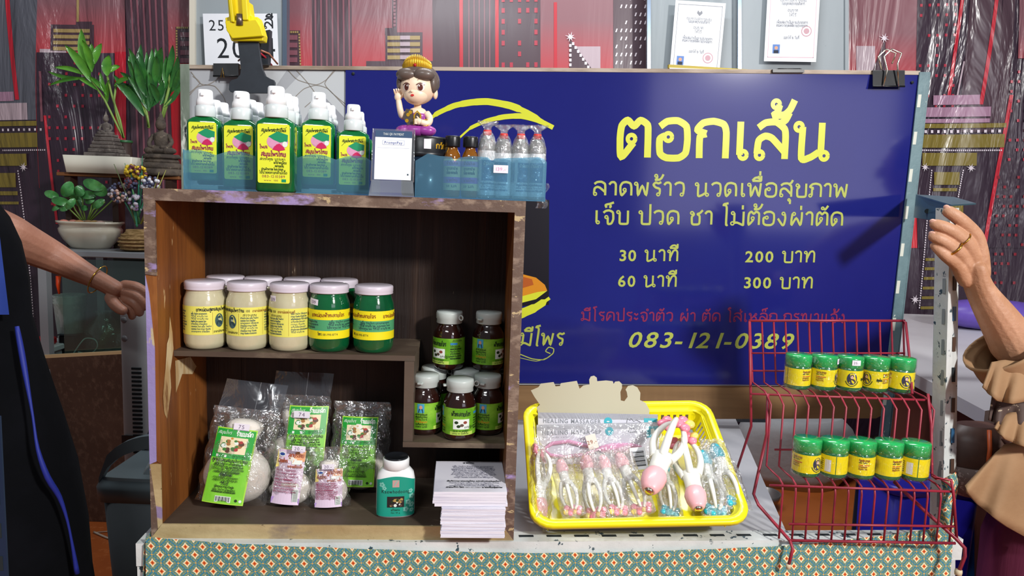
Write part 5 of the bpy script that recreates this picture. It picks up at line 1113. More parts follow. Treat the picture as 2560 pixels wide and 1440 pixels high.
q = MB(); q.rect(-.030,0,.030,.081,m_paper,0); q.rect(-.030,.070,.030,.081,M('card_navy','#2e4a6c',.4),.0002); q.text('THAI QR PAYMENT', 0, .0735, .0040, m_wb, .0004, anchor='c', fit=.034); q.rrect(-.018,.0575,.018,.0655,.001,M('card_edge','#9aa8c0',.5),.0002); q.rrect(-.0174,.058,.0174,.065,.001,m_paper,.0004); q.text('PromptPay', 0, .0592, .0044, M('card_blue','#2a4890',.5), .0006, anchor='c', fit=.030, bold=.02)
for a_, b_ in (((-.026,.0525),(.026,.0525)),): q.stroke([a_, b_], .0003, M('card_edge','#9aa8c0'), .0002)
q.rect(.0235,.008,.026,.0105,m_navy,.0003); q.xf(Matrix.Rotation(R(-8.2),4,'X')); q.xf(Matrix.Translation((0,.0005,.027))); q.build('payment_card', qs)

# ================================================================= HERBAL COMPRESSES IN BAGS
m_cot = M('cotton', '#ece6dc', .75, layers=[('#dcd4c8', 10, (1,1,1), .4, .7)], bump=(90,(1,1,1),.3)); m_cot2 = M('cotton_cream','#e8dcc0',.75, bump=(90,(1,1,1),.3)); m_bag = FILM('bag_film', gloss=.13, opac=.045, rough=.09, bump=(38, 1.0)); m_bagflat = FILM('bag_film_flat', gloss=.10, opac=.10, rough=.12, body='#a8b4c8', bump=(14, .4)); m_seal = FILM('bag_seam', gloss=.25, opac=.25, rough=.15)
m_cg = M('card_green', '#159a2c', .4); m_cl = M('card_lime', '#7cc832', .4, layers=[('#94d84a', 14, (1,1,1), .45, .65)]); m_cedge = M('card_yellowgreen','#a8dc3c',.4); m_food = [M('food_a','#a06a30',.5),M('food_b','#e8d8b0',.5),M('food_c','#c8841c',.5),M('food_d','#5a3420',.5),M('food_e','#a82c2c',.5),M('food_f','#3c7a2c',.5),m_wb]
def compress(r, Rb, H, W, top, lw, lh, lz, kind, lx=0.0, knob=True):
    b = MB(); nr = Rb*.36
    b.ball((0,0,Rb*.86), Rb, m_cot, 28, 16, (1.0,.62,.86))
    rings = []
    for k, (q_, z) in enumerate([(.66,1.50),(.44,1.72),(.38,1.88),(.40,2.05),(.50,2.25),(.54,2.45),(.46,2.60),(.26,2.68),(.02,2.70)]):
        rings.append([Vector((Rb*q_*(1+.07*sin(5*a+k)+.05*sin(9*a))*cos(a), Rb*q_*.68*(1+.06*sin(6*a+k))*sin(a), Rb*z*.95)) for a in [2*pi*j/24 for j in range(24)]])
    b.loft(rings, m_cot, cap=False); b.build('cotton_ball', r)
    b = MB(); b.tube([(Rb*.385*cos(a), Rb*.27*sin(a), Rb*1.70+.001*sin(3*a)) for a in [2*pi*j/20 for j in range(20)]], .0014, M('string','#e8dcc8',.8), 6, closed=True); b.build('string', r)
    b = MB(); th = Rb*.66
    def sh(s):
        def f(u, v):
            x = (u-.5)*W*(1-.10*v); z = v*H; cov = max(0, 1-(abs(u-.5)*2)**2.6)**.5; prof = max(.05, 1-((z-Rb*.85)/(H*.62))**2) if z > Rb*.85 else max(.25, (z/(Rb*.85))**.35)
            return Vector((x+.0025*sin(v*23+s), s*(th*cov*prof+.001)+.0016*sin(u*31+v*17)+.0012*sin(u*19-v*29), z))
        return f
    b.grid(sh(-1), 18, 26, m_bag); b.grid(sh(1), 14, 20, m_bag); bg = b.build('bag', r)
    if top:
        b = MB(); b.grid(lambda u, v: Vector(((u-.5)*W*.86+top[1]*v, .004+.004*sin(u*6+v*3)+.010*v, H-.012+top[0]*v)), 8, 8, m_bagflat); b.stroke([(W*.05+top[1]*.4,H-.01),(W*.06+top[1]*.9,H-.012+top[0])], .0012, m_seal, -.012); b.build('bag_flap', r)
    q = MB(); x0, x1 = lx-lw/2, lx+lw/2
    if kind == 'green':
        q.rect(x0,0,x1,lh,m_cedge,0,10); q.rect(x0+.002,.002,x1-.002,lh*.60,m_cl,.0002,10); q.rect(x0+.002,lh*.60,x1-.002,lh-.002,m_cg,.0002,10)
        pz0, pz1 = lh*.665, lh*.88; px0, px1 = x0+lw*.16, x1-lw*.18; q.rect(px0,pz0,px1,pz1,m_food[1],.0004,6); rr = random.Random(6)
        for k in range(26):
            a_ = rr.uniform(.0022,.0050)*lw/.07; cxx = rr.uniform(px0+a_,px1-a_); czz = rr.uniform(pz0+a_*.7,pz1-a_*.7); q.disc(cxx, czz, a_, rr.choice(m_food), .0005+k*.00003, a_*.7, 9)
        q.text('สมุนไพร', x0+lw*.06, lh*.915, .0042*lw/.07, m_wb, .0004, res=1, fit=lw*.34, shear=.25); q.text('ร้านมะดัก', x1-lw*.08, lh*.905, .0062*lw/.07, m_wb, .0004, wt=.24, res=2, anchor='r', fit=lw*.40)
        q.rect(x0+lw*.14,lh*.612,x0+lw*.40,lh*.645,m_wb,.0004); q.text('ลูกประคบ', x1-lw*.12, lh*.62, .0034*lw/.07, m_hd, .0004, res=1, anchor='r', fit=lw*.34)
        q.text('ลูกประคบสมุนไพรไทย', lx, lh*.555, .0042*lw/.07, m_ink, .0004, wt=.22, res=1, anchor='c', fit=lw*.86); lines(q, x0+lw*.06, x1-lw*.06, lh*.515, 4, lh*.034, .0028*lw/.07, m_hd, .0004, 3, True)
        q.text('ส่วนประกอบ', lx, lh*.375, .0038*lw/.07, m_ink, .0004, wt=.22, res=1, anchor='c', fit=lw*.3); lines(q, x0+lw*.12, x1-lw*.12, lh*.34, 2, lh*.034, .0027*lw/.07, m_hd, .0004, 8, True)
        q.text('วิธีใช้', lx, lh*.255, .0038*lw/.07, m_ink, .0004, wt=.22, res=1, anchor='c'); lines(q, x0+lw*.2, x1-lw*.2, lh*.22, 1, .005, .0027*lw/.07, m_hd, .0004, 4, True); lines(q, x0+lw*.14, x1-lw*.14, lh*.18, 2, lh*.03, .0027*lw/.07, m_hd, .0004, 14, True)
        q.rect(lx-lw*.18,lh*.025,lx+lw*.20,lh*.105,m_wb,.0004)
        for k in range(13): q.rect(lx-lw*.16+k*lw*.026,lh*.035,lx-lw*.16+k*lw*.026+lw*(.008+.008*(k%3==0)),lh*.098,m_ink,.0006)
        q.disc(lx+lw*.32,lh*.06,lw*.035,m_hd,.0005,n=12); q.disc(lx+lw*.42,lh*.055,lw*.035,m_wb,.0005,n=12)
    else:
        q.rect(x0,0,x1,lh,M('card_lilac','#e0c8dc',.4),0,10); q.poly([(x0,lh*.66),(x1,lh*.80),(x1,lh),(x0,lh)],M('card_yellow','#ecd468',.4),.0002); q.poly([(lx+lw*.1,lh*.76),(x1,lh*.80),(x1,lh),(lx+lw*.2,lh)],M('card_peach','#e0a070',.4),.0003); q.rect(x0,0,x1,lh*.12,M('card_violet','#b090cc',.4),.0002)
        q.disc(x0+lw*.2,lh*.91,lw*.13,m_wb,.0005,lh*.045,14); q.disc(x0+lw*.2,lh*.91,lw*.10,M('card_blue','#2a4890'),.0006,lh*.028,14); q.text('ลูกประคบ', x1-lw*.04, lh*.87, .0058*lw/.055, M('print_brick','#a0481c',.5), .0005, wt=.24, res=1, anchor='r', fit=lw*.52)
        q.text('สมุนไพร', x0+lw*.08, lh*.76, .0052*lw/.055, M('print_brick','#a0481c'), .0005, wt=.24, res=1, fit=lw*.36); q.rect(lx+lw*.08,lh*.74,x1-lw*.08,lh*.82,m_wb,.0004)
        q.text('คลายกล้ามเนื้อ', x1-lw*.04, lh*.68, .0036*lw/.055, M('print_brick','#a0481c'), .0005, wt=.24, res=1, anchor='r', fit=lw*.5); lines(q, x0+lw*.05, x1-lw*.04, lh*.61, 8, lh*.055, .0027*lw/.055, m_prr, .0005, 3)
        q.rect(x1-lw*.24,lh*.06,x1-lw*.05,lh*.30,m_wb,.0006)
        for k in range(9): q.rect(x1-lw*.22,lh*(.075+k*.024),x1-lw*.07,lh*(.084+k*.024),m_ink,.0008)
    q.wrap(Rb*2.2 if kind == 'green' else Rb*1.6); off = (-(Rb*2.2 if kind == 'green' else Rb*1.6)); 
    for i, p in enumerate(q.v): q.v[i] = Vector((p.x, p.y-off-Rb*.76-.001+max(0, p.z+lz-Rb*.9)*.30, p.z+lz))
    o = q.build('card_label', r); 
    return r
def price_sm(r, x, y, z, w_, s='75.-', tilt=0): q = MB(); q.rect(-w_/2,-w_*.22,w_/2,w_*.22,m_tag,0); q.text(s,0,-w_*.12,w_*.26,m_tagink,.0003,anchor='c'); q.stroke([(-w_*.48,-w_*.2),(w_*.48,-w_*.2)],.0005,m_tagink,.0003); q.xf(Matrix.Translation((x,y,z))); return q.build('price_tag', r)
# (u, d, turn, tilt right deg, back lean deg)
def crest(name, lb, u, d, side, back, *a, **k):
    r = root(name, lb, 'compress', CW(u, d, .0255), 0, 'bagged herbal compresses in the crate', rot=None); r.rotation_mode = 'XYZ'
    m = Matrix.Rotation(YAW, 4, 'Z') @ Matrix.Rotation(R(side), 4, 'Y') @ Matrix.Rotation(R(-back), 4, 'X'); r.rotation_euler = m.to_euler(); compress(r, *a, **k); return r
c1 = crest('herbal_compress', 'large bagged herbal compress with green card, nearest the left crate wall', .1090, .088, 6, 13, .0600, .172, .132, (.062,.006), .074, .130, .006, 'green', lx=-.008); price_sm(c1, .0, -.024, .140, .028, '75')
c2 = crest('herbal_compress', 'large bagged herbal compress half hidden behind the small ones', .2010, .172, 2, 6, .0600, .178, .130, (.055,.004), .074, .130, .030, 'green', lx=.022); price_sm(c2, .012, -.030, .146, .03, '74')
c3 = crest('herbal_compress', 'large bagged herbal compress with green card left of the divider', .3260, .160, 1, 8, .0520, .170, .118, None, .070, .128, .014, 'green', lx=-.002)
c4 = crest('small_herbal_compress', 'small bagged compress with lilac card, the taller of the two', .2125, .085, 4, 10, .0360, .104, .078, (.012,.0), .053, .094, .006, 'lilac', lx=-.006); price_sm(c4, .010, -.026, .106, .024, '20.-')
c5 = crest('small_herbal_compress', 'small bagged compress with lilac card, the shorter one nearer the powder bottle', .2850, .080, -2, 8, .0330, .108, .074, None, .050, .066, .004, 'lilac', lx=.002); price_sm(c5, .002, -.022, .076, .022, '20.-')
# ================================================================= YELLOW BASKET
FL, FR, BL = P(1326,1316,1.22), P(1886,1304,1.235), P(1314,1006,1.50)
bx = (FR-FL).normalized(); by = (BL-FL); by = (by-bx*by.dot(bx)).normalized(); bn = bx.cross(by)
BW, BLn = (FR-FL).length, (BL-FL).dot(by)
BM_ = Matrix(((bx.x,by.x,bn.x,FL.x),(bx.y,by.y,bn.y,FL.y),(bx.z,by.z,bn.z,FL.z),(0,0,0,1)))
m_by = M('basket_yellow', '#f0e418', .32, coat=.2, sss=.05)
bk_ = bpy.data.objects.new('plastic_basket', None); COL.objects.link(bk_); bk_.matrix_world = BM_; tag(bk_, 'bright yellow slotted plastic basket of massagers beside the crate', 'basket')
def rr2(x0, y0, x1, y1, r, z, n=6):
    out = []
    for cx0, cy0, a0 in ((x1-r, y0+r, -90), (x1-r, y1-r, 0), (x0+r, y1-r, 90), (x0+r, y0+r, 180)):
        for k in range(n): t = R(a0+90*k/(n-1)); out.append(Vector((cx0+r*cos(t), cy0+r*sin(t), z)))
    return out
def brect(i, r, z): return rr2(i, i, BW-i, BLn-i, r, z)
b = MB(); sec = [(.004,-.012),(.0,-.010),(.0,-.002),(.002,0),(.012,0),(.014,-.002),(.0145,-.009),(.020,-.010),(.021,-.012),(.0195,-.0125),(.012,-.0115),(.004,-.012)]
b.loft([brect(i, .040-i*.6, z) for i, z in sec], m_by, cap=False); b.build('rim', bk_)
BDp = .052
b = MB(); b.loft([brect(.034,.03,-BDp), brect(.034,.03,-BDp+.002)], m_by); b.build('basket_floor', bk_)
def wall(p0, p1, inn, hs0=-.0105, hs1=-BDp+.001):
    """slotted wall from rim edge p0-p1; inn points inward"""
    mb = MB(); L = (p1-p0).length; e = (p1-p0)/L; n = int(L/.0125)
    q = lambda u, t: p0 + e*u + inn*(.0215+.0125*t) + Vector((0,0,hs0+(hs1-hs0)*t))
    th = inn*.0016
    def bar(u0, u1, t0, t1): a = [q(u0,t1), q(u1,t1), q(u1,t0), q(u0,t0)]; mb.hexa(a, [x+th for x in a], m_by)
    bar(0, L, 0, .18); bar(0, L, .80, 1)
    for k in range(n+1): u = L*k/n; bar(max(0,u-.0032), min(L,u+.0032), .18, .80)
    o = mb.build('slotted_wall', bk_); o['kind'] = 'stuff'; return o
c_ = .03
wall(Vector((c_,0,0)), Vector((BW-c_,0,0)), Vector((0,1,0))); wall(Vector((c_,BLn,0)), Vector((BW-c_,BLn,0)), Vector((0,-1,0)))
wall(Vector((0,c_,0)), Vector((0,BLn-c_,0)), Vector((1,0,0))); wall(Vector((BW,c_,0)), Vector((BW,BLn-c_,0)), Vector((-1,0,0)))
for cx0, cy0, a0 in ((BW-.04,.04,-90),(BW-.04,BLn-.04,0),(.04,BLn-.04,90),(.04,.04,180)):
    mb = MB(); r0, r1 = .0185, .008
    mb.loft([[Vector((cx0+(r0+d)*cos(R(a0+90*k/5)), cy0+(r0+d)*sin(R(a0+90*k/5)), -.0105)) for k in range(6)] + [] for d in (0,)] + [[Vector((cx0+r1*cos(R(a0+90*k/5)), cy0+r1*sin(R(a0+90*k/5)), -BDp+.001)) for k in range(6)]], m_by, close=False); mb.build('corner_wall', bk_)
def BP(px, py, h=0.0):   # pixel -> basket-local x, y at height h over the rim plane
    w_ = PP(px, py, FL + bn*h, bn); d = w_-FL; return Vector((d.dot(bx), d.dot(by), h))
BINV = BM_.inverted()
# ---- massagers
m_mw = M('massager_white', '#ecece2', .28, coat=.4); m_pk = M('massager_pink', '#f0b4b8', .32, coat=.3); m_pk2 = M('petal_pink', '#f08ca0', .3, coat=.4); m_tq = M('petal_teal', '#28b0c0', .3, coat=.4); m_or = M('petal_orange', '#e88a50', .35); m_cy = M('petal_yellow','#e8d070',.35)
m_mbag = FILM('massager_bag', gloss=.17, opac=.09, rough=.08, bump=(55, 1.0))
def massager(r, petal, tailm, three=True):
    b = MB(); S = lambda z: [(.0,z)]
    def ring(y, a, c, zc=0): return [Vector((a*cos(t), y, zc+c*sin(t))) for t in [2*pi*k/18 for k in range(18)]]
    b.loft([ring(.000,.0075,.0065), ring(.004,.0105,.009), ring(.014,.0145,.0115), ring(.026,.0160,.0120), ring(.034,.0135,.011), ring(.036,.0125,.0105)], tailm); b.build('handle_cup', r)
    b = MB(); b.loft([ring(.036,.0125,.0105), ring(.048,.0120,.0100), ring(.060,.0130,.0095), ring(.068,.0150,.0085), ring(.072,.0140,.0070)], m_mw); b.build('stem', r)
    for sx_, sz_ in ((-1,0),(1,0)) + (((0,1),) if three else ()):
        b = MB(); b.tube(_sp3([(sx_*.010,.062,sz_*.004),(sx_*.0180,.085,sz_*.016),(sx_*.0185,.108,sz_*.020),(sx_*.0125,.128,sz_*.015),(sx_*.006,.137,sz_*.008)], 4), [.0060-.0030*k/16 for k in range(17)], m_mw, 10); b.build('prong', r)
    for sx_ in (-1, 1):
        for k in range(4):
            a = 2*pi*k/4+.4; b = MB(); b.ball((sx_*.0105+.0078*cos(a), .138+.0078*sin(a), .004*sx_), .0074, petal if k else (m_cy if petal != m_tq else m_tq), 12, 8, (1,1,.62)); b.build('roller_petal', r)
    b = MB(); b.lathe([(.0,-.003),(.0045,-.003),(.0060,-.001),(.0062,.003)], m_chr, 16); b.xf(Matrix.Rotation(R(-90),4,'X')); b.build('metal_tip', r)
def bag_on(r, w_=.060, L=.168, seed=0):
    b = MB(); rr = random.Random(seed); p = rr.uniform(0,6)
    for s in (-1, 1): b.grid(lambda u, v: Vector(((u-.5)*w_*(1+.06*sin(v*9+p)), -.012+v*L, s*(.017*max(0,1-abs(2*u-1)**2.2)**.5*max(.05,sin(pi*min(max(v,.0),1)))**.5+.001)+.0022*sin(u*27+v*19+p)+.0015*sin(u*13-v*37+p))), 14, 26, m_mbag)
    b.build('clear_wrap', r)
def lay(r, a, b, ha, hb_, roll=0):
    """from pixel a (handle end) to pixel b (roller end), heights over the rim plane"""
    A, B = BP(*a, ha), BP(*b, hb_); A, B = BM_ @ A, BM_ @ B; y_ = (B-A).normalized(); z_ = (bn - y_*bn.dot(y_)).normalized(); x_ = y_.cross(z_)
    s = (B-A).length/.147; rot = Matrix((x_, y_, z_)).transposed().to_4x4(); r.matrix_world = Matrix.Translation(A) @ rot @ Matrix.Rotation(R(roll),4,'Y') @ Matrix.Scale(s,4)
mp_ = root('massager', 'x', 'massager', (0,0,0)); massager(mp_, m_pk2, m_pk); mt_ = root('massager', 'x', 'massager', (0,0,0)); massager(mt_, m_tq, m_tq)
spec = [('p',(1354,1296),(1350,1124),-.022,.004,70,1,'bagged massager at the far left of the basket, pink cup down'),
 ('p',(1400,1150),(1434,1284),.006,-.024,10,1,'bagged pink massager second from the left of the basket, petals down'),
 ('p',(1462,1138),(1491,1292),.008,-.026,30,1,'bagged pink massager third from the left of the basket, petals down'),
 ('p',(1505,1140),(1549,1284),.008,-.022,0,1,'bagged pink massager in the middle with thick white prongs'),
 ('p',(1546,1134),(1607,1280),.008,-.022,20,1,'bagged pink massager just left of the loose ones'),
 ('t',(1656,1150),(1677,1286),-.004,-.026,0,1,'bagged teal massager under the loose pink ones'),
 ('p',(1746,1272),(1706,1092),.010,.004,-15,0,'loose pink and white massager lying behind the topmost one'),
 ('p',(1622,1228),(1694,1050),.034,.022,0,0,'topmost loose massager, pink cup down and petals up at the back rim'),
 ('t',(1756,1128),(1792,1286),.0,-.024,10,1,'bagged teal massager left of the rightmost one'),
 ('t',(1784,1112),(1846,1266),.004,-.018,-10,1,'rightmost bagged teal massager in the basket')]
fp_ = {'p': True, 't': True}; protos = {'p': mp_, 't': mt_}
pend = []
for kind, a, b, ha, hb_, roll, bagged, lb in spec:
    o = protos[kind] if fp_[kind] else copy_tree(protos[kind]); fp_[kind] = False; o['label'] = lb; o['group'] = 'massagers in the yellow basket'; pend.append((o, a, b, ha, hb_, roll, bagged))
for i, (o, a, b, ha, hb_, roll, bagged) in enumerate(pend):
    lay(o, a, b, ha, hb_, roll)
    if bagged: bag_on(o, seed=i)
# ---- packages and the blank cutout, standing against the back of the basket
def on_plane(D0, lean):   # upright sheets leaning back
    N = Vector((0, cos(lean), -sin(lean))); return Vector((0, D0, .9)), N
def upright(name, lb, cat, outline, D0, lean, th, mat, part_='card'):
    P0, N = on_plane(D0, lean); pts = [PP(x, y, P0, N) for x, y in outline]; r = root(name, lb, cat, pts[0]); n = len(pts)
    b = MB(); b.add(pts + [p+N*th for p in pts], [tuple(range(n-1,-1,-1)), tuple(range(n,2*n))]+[(i,(i+1)%n,n+(i+1)%n,n+i) for i in range(n)], mat); wmb(b, r).build(part_, r); return r, P0, N
m_creamc = M('blank_card', '#bcb69c', .6); 
cut = [(1327,976),(1346,968),(1352,959),(1384,955),(1389,966),(1400,965),(1402,958),(1442,952),(1449,972),(1458,964),(1474,961),(1473,949),(1477,941),(1485,939),(1492,944),(1493,953),(1515,951),(1532,953),(1534,960),(1538,954),(1548,953),(1555,960),(1555,970),(1551,980),(1552,1001),(1561,1003),(1569,992),(1567,980),(1564,974),(1570,965),(1582,963),(1593,968),(1601,982),(1600,1000),(1614,1007),(1624,1025),(1620,1060),(1600,1120),(1360,1110),(1342,1018),(1350,1012),(1336,992)]
ct, P0, N = upright('card_cutout', 'blank cream cardboard cutout standing at the back of the yellow basket', 'cutout', cut, 1.462, .30, .0025, m_creamc)
mm_ = M('massager_pack', '#d8d8e0', .4, layers=[('#c8c8d4', 5, (1,1,1), .4, .7)]); m_tq2 = M('print_turquoise', '#2aa8b8', .45); m_pgrey = M('print_palegrey', '#84888f', .5); m_bagp = FILM('pack_film', gloss=.12, opac=.06, rough=.1, bump=(30,.8))
def pack(lb, tl, tr, br_, bl_, D0, item_):
    r, P0, N = upright('massager_package', lb, 'package', [bl_, br_, tr, tl], D0, .34, .003, mm_, 'pack_card'); r['group'] = 'massager packages in the basket'
    a, b_, c = PP(*bl_,P0,N), PP(*br_,P0,N), PP(*tl,P0,N); tL, tR = PP(*tl,P0,N), PP(*tr,P0,N)
    ex = (tR-tL).normalized(); ez = -(a-tL); ez = (ez-ex*ez.dot(ex)).normalized(); ey = ez.cross(ex); Wd = (tR-tL).length
    q = MB(); q.rect(0,-.012,Wd,-.0,M('pack_white','#eceef4',.4),0); q.text('HEALING MASSAGER', .010,-.0205,.0085,m_pgrey,.0003,fit=Wd*.49,bold=.03); q.disc(Wd*.585,-.016,.0085,m_tq2,.0003,.0085); q.disc(Wd*.585,-.016,.003,m_wb,.0005,.0012)
    q.rect(Wd*.885,-.030,Wd*.99,-.008,m_tq2,.0003); q.rect(Wd*.92,-.024,Wd*.95,-.013,m_wb,.0005)
    q.stroke([(Wd*.74,-.018),(Wd*.745,-.010),(Wd*.77,-.013),(Wd*.775,-.009),(Wd*.80,-.015),(Wd*.82,-.012),(Wd*.86,-.017)],.0010,m_ink,.0004); q.stroke([(Wd*.75,-.019),(Wd*.80,-.018),(Wd*.83,-.020),(Wd*.865,-.018)],.0012,m_ink,.0004)
    q.text('for body relax', .012,-.0265,.0028,m_pgrey,.0003,fit=Wd*.22)
    q.xf(Matrix(((ex.x,ey.x,ez.x,tL.x),(ex.y,ey.y,ez.y,tL.y),(ex.z,ey.z,ez.z,tL.z),(0,0,0,1)))); wmb(q, r).build('pack_print', r)['kind'] = 'stuff'
    if item_:
        b = MB(); m_ = M('pack_pink','#e29ac0',.35,coat=.4)
        T = Matrix(((ex.x,ey.x,ez.x,tL.x),(ex.y,ey.y,ez.y,tL.y),(ex.z,ey.z,ez.z,tL.z),(0,0,0,1)))
        b.ball((Wd*.66,-.009,-.050), .055, m_, 20, 10, (.82,.12,.20)); b.tube([(Wd*.05,-.008,-.048),(Wd*.12,-.008,-.037),(Wd*.25,-.008,-.034),(Wd*.40,-.008,-.044),(Wd*.48,-.008,-.050),(Wd*.38,-.008,-.060),(Wd*.22,-.008,-.064),(Wd*.10,-.008,-.060)], .0038, m_, 8, closed=True); b.tube([(Wd*.42,-.008,-.055),(Wd*.47,-.008,-.09)],.007,M('pack_rose','#e8a8b4',.35),8); b.xf(T); wmb(b, r).build('massage_stick', r)
        b = MB(); b.grid(lambda u,v: T @ Vector(((u*1.02-.01)*Wd, -.012-.006*sin(pi*v)-.0015*sin(u*40+v*13), -.002-.12*v)), 24, 12, m_bagp); wmb(b, r).build('clear_wrap', r)
        q = MB(); q.rrect(-.010,-.014,.010,.014,.001,M('tag_cream','#ecdcd0',.5),0); q.text('29.-',0,-.004,.008,m_prbr,.0003,anchor='c'); q.xf(T @ Matrix.Translation((Wd*.43,-.024,-.036)) @ Matrix.Rotation(R(-15),4,'Y')); wmb(q, r).build('price_tag', r)
    return r
pack('flat massager package at the back, only its printed header showing', (1345,1031),(1644,1036),(1640,1150),(1345,1150), 1.440, False)
pack('massager package with pink stick under film, in front of the other one', (1342,1062),(1650,1055),(1645,1165),(1345,1165), 1.418, True)
bc = pend[5][0]
q = MB(); P0, N = on_plane(1.36, .6); a, b_, c = PP(1583,1176,P0,N), PP(1622,1172,P0,N), PP(1579,1120,P0,N)
r = root('barcode_slip', 'white barcode slip poking up between the bagged massagers', 'slip', a); ex = (b_-a).normalized(); ez = (c-a); ez = (ez-ex*ez.dot(ex)).normalized(); ey = ez.cross(ex); Wd, Hd = (b_-a).length, (c-a).length
q.box((Wd/2,.0005,Hd/2),(Wd,.001,Hd),m_paper)
for k in range(11): q.rect(Wd*.12,Hd*(.16+.065*k),Wd*.88,Hd*(.16+.065*k+.02+.02*(k%3==0)),m_ink,.0004)
q.xf(Matrix(((ex.x,ey.x,ez.x,a.x),(ex.y,ey.y,ez.y,a.y),(ex.z,ey.z,ez.z,a.z),(0,0,0,1)))); wmb(q, r).build('slip_paper', r)

# ================================================================= RED WIRE RACK WITH INHALER JARS
m_rw = M('rack_red', '#96283a', .4, layers=[('#742030', 12, (1,1,1), .45, .65), ('#b85a5a', 90, (1,1,1), .68, .72)])
rk = root('wire_rack', 'red wire stepped display rack at the right end of the table', 'rack', P(2180,1352,1.262))
def wire(pts, nm='wire', rad=.0019): b = MB(); b.tube(pts, rad, m_rw, 7); o = wmb(b, rk).build(nm, rk); return o
DA, DB, DC, DE = 1.445, 1.365, 1.345, 1.262
def row(xs0, y0, D0, xs1, y1, D1, n): return [(P(xs0[0]+(xs0[1]-xs0[0])*k/(n-1), y0, D0), P(xs1[0]+(xs1[1]-xs1[0])*k/(n-1), y1, D1)) for k in range(n)]
Z1 = P(2120,984,1.37).z; Z2 = P(2150,1196,1.29).z
for a, b in row((1875,2258),802,DA,(1880,2262),975,DA,14):
    b.z = Z1-.002; wire([a, b, Vector((b.x, DB+.01, Z1-.002)), Vector((b.x+.001, DB-.002, Z1-.006)), Vector((b.x+.004, DC+.0005, Z1-.02)), Vector((b.x+.004, DC, Z2-.002)), Vector((b.x+.006, DE+.02, Z2-.002)), Vector((b.x+.006, DE+.004, Z2-.006)), Vector((b.x+.006, DE, Z2-.02)), Vector((b.x+.006, DE, P(2180,1354,DE).z))])
wire([P(1872,802,DA), P(2262,802,DA)], 'rail', .0026); wire([P(1876,883,DA), P(2262,883,DA)], 'rail')
wire([P(1876,927,DA), P(2262,930,DA)], 'rail')
wire([Vector((P(1876,985,DB).x,DB,Z1-.006)), Vector((P(2322,985,DB).x,DB,Z1-.006))], 'rail', .0022); wire([P(1936,1124,DC-.002), P(2332,1126,DC-.002)], 'rail')
wire([Vector((P(1925,1195,DE).x,DE,Z2-.008)), Vector((P(2385,1195,DE).x,DE,Z2-.008))], 'rail', .0022)
wire([P(1972,1310,DE-.003), P(2386,1316,DE-.003)], 'rail', .0022); wire([P(1972,1351,DE-.003), P(2388,1358,DE-.003)], 'rail', .0026)
wire([P(1874,802,DA), P(1878,1065,DA-.01), P(1855,1135,DA+.03), P(1840,1180,DA+.05)], 'side_frame', .0026)
wire([P(1920,985,DB), P(1917,1085,DC-.01), P(1884,1235,DC+.02), P(1896,1262,DE+.04), P(1975,1352,DE-.003), P(1982,1372,DE-.014), P(1972,1412,DE-.016)], 'side_frame', .003)
wire([P(2258,802,DA), P(2264,806,DA-.01), P(2274,900,DA-.03), P(2280,985,DB)], 'side_frame', .0026)
wire([P(2320,985,DB), P(2328,1060,DC-.01), P(2330,1190,DC-.01), P(2340,1196,DE), P(2378,1200,DE-.004), P(2384,1240,DE-.004), P(2392,1352,DE-.004)], 'side_frame', .0026)
wire([P(2236,1205,DC+.02), P(2315,1280,DE+.02), P(2390,1346,DE-.004), P(2412,1370,DE-.012), P(2412,1390,DE-.014), P(2398,1426,DE-.016)], 'side_frame', .0034)
b = MB(); b.lathe([(.0,-.006),(.006,-.005),(.0065,0),(.006,.004),(.0,.005)], M('cap_cream','#c8b898',.6), 14, c=tuple(P(2396,1430,DE-.016))); wmb(b, rk).build('end_cap', rk)
b = MB(); b.lathe([(.0,-.005),(.004,-.004),(.0045,.004),(.0,.005)], M('cap_cream','#c8b898',.6), 14, c=tuple(P(1971,1416,DE-.016))); wmb(b, rk).build('end_cap', rk)
m_jg = M('lid_green', '#12a050', .22, coat=.7, layers=[('#1cb45c', 60, (1,1,.1), .45, .6)]); m_jd = M('jar_green', '#0c6a38', .12, coat=.9); m_jy = M('inhaler_yellow', '#f0dc10', .35, coat=.4); m_ov = M('oval_navy', '#26304c', .5); m_fc = M('print_face2', '#dcb4a4', .5); m_rl = M('print_redline', '#c03020', .5); m_wrapj = FILM('shrink_wrap', gloss=.05, opac=.0, rough=.08, bump=(70,.8))
ij = root('inhaler_jar', 'x', 'jar', (0,0,0))
b = MB(); b.lathe([(.0,0),(.0195,0),(.0225,.002),(.0235,.006),(.0235,.040),(.0225,.044),(.021,.046)], m_jd, 32); b.build('jar_body', ij)
b = MB(); b.lathe([(.0225,.0445),(.0234,.0452),(.0234,.0475),(.0240,.048),(.0240,.062),(.0228,.0648),(.0,.0652)], m_jg, 36); b.build('lid', ij)
q = MB(); q.rect(-.0738,.0085,.0738,.0405,m_jy,0,44); portrait(q,0,.0255,.0090,.0115,m_ov,M('print_coat','#3a2c38',.5),m_fc,.0003); q.stroke([(.0115*cos(R(a)), .0255+.0140*sin(R(a))) for a in range(200,345,12)], .0014, m_hd, .0004)
for s0 in (-.036, .036+.002): q.rect(s0-.009,.0262,s0+.009,.0275,m_rl,.0004,4); q.text('พิมเสน การบูร', s0,.0335,.003,m_prbr,.0004,wt=.2,anchor='c',res=1,fit=.018); lines(q,s0-.009,s0+.009,.0300,1,.004,.0022,m_hd,.0004,3); lines(q,s0-.009,s0+.008,.0225,2,.0038,.0024,m_prbr,.0004,7); 
q.text('สมุนไพร', .018,.022,.0042,m_hd,.0004,wt=.24,res=1,fit=.010); q.rect(.056,.0120,.0665,.0330,M('sticker_white','#dfe0e0',.5),.0004,3)
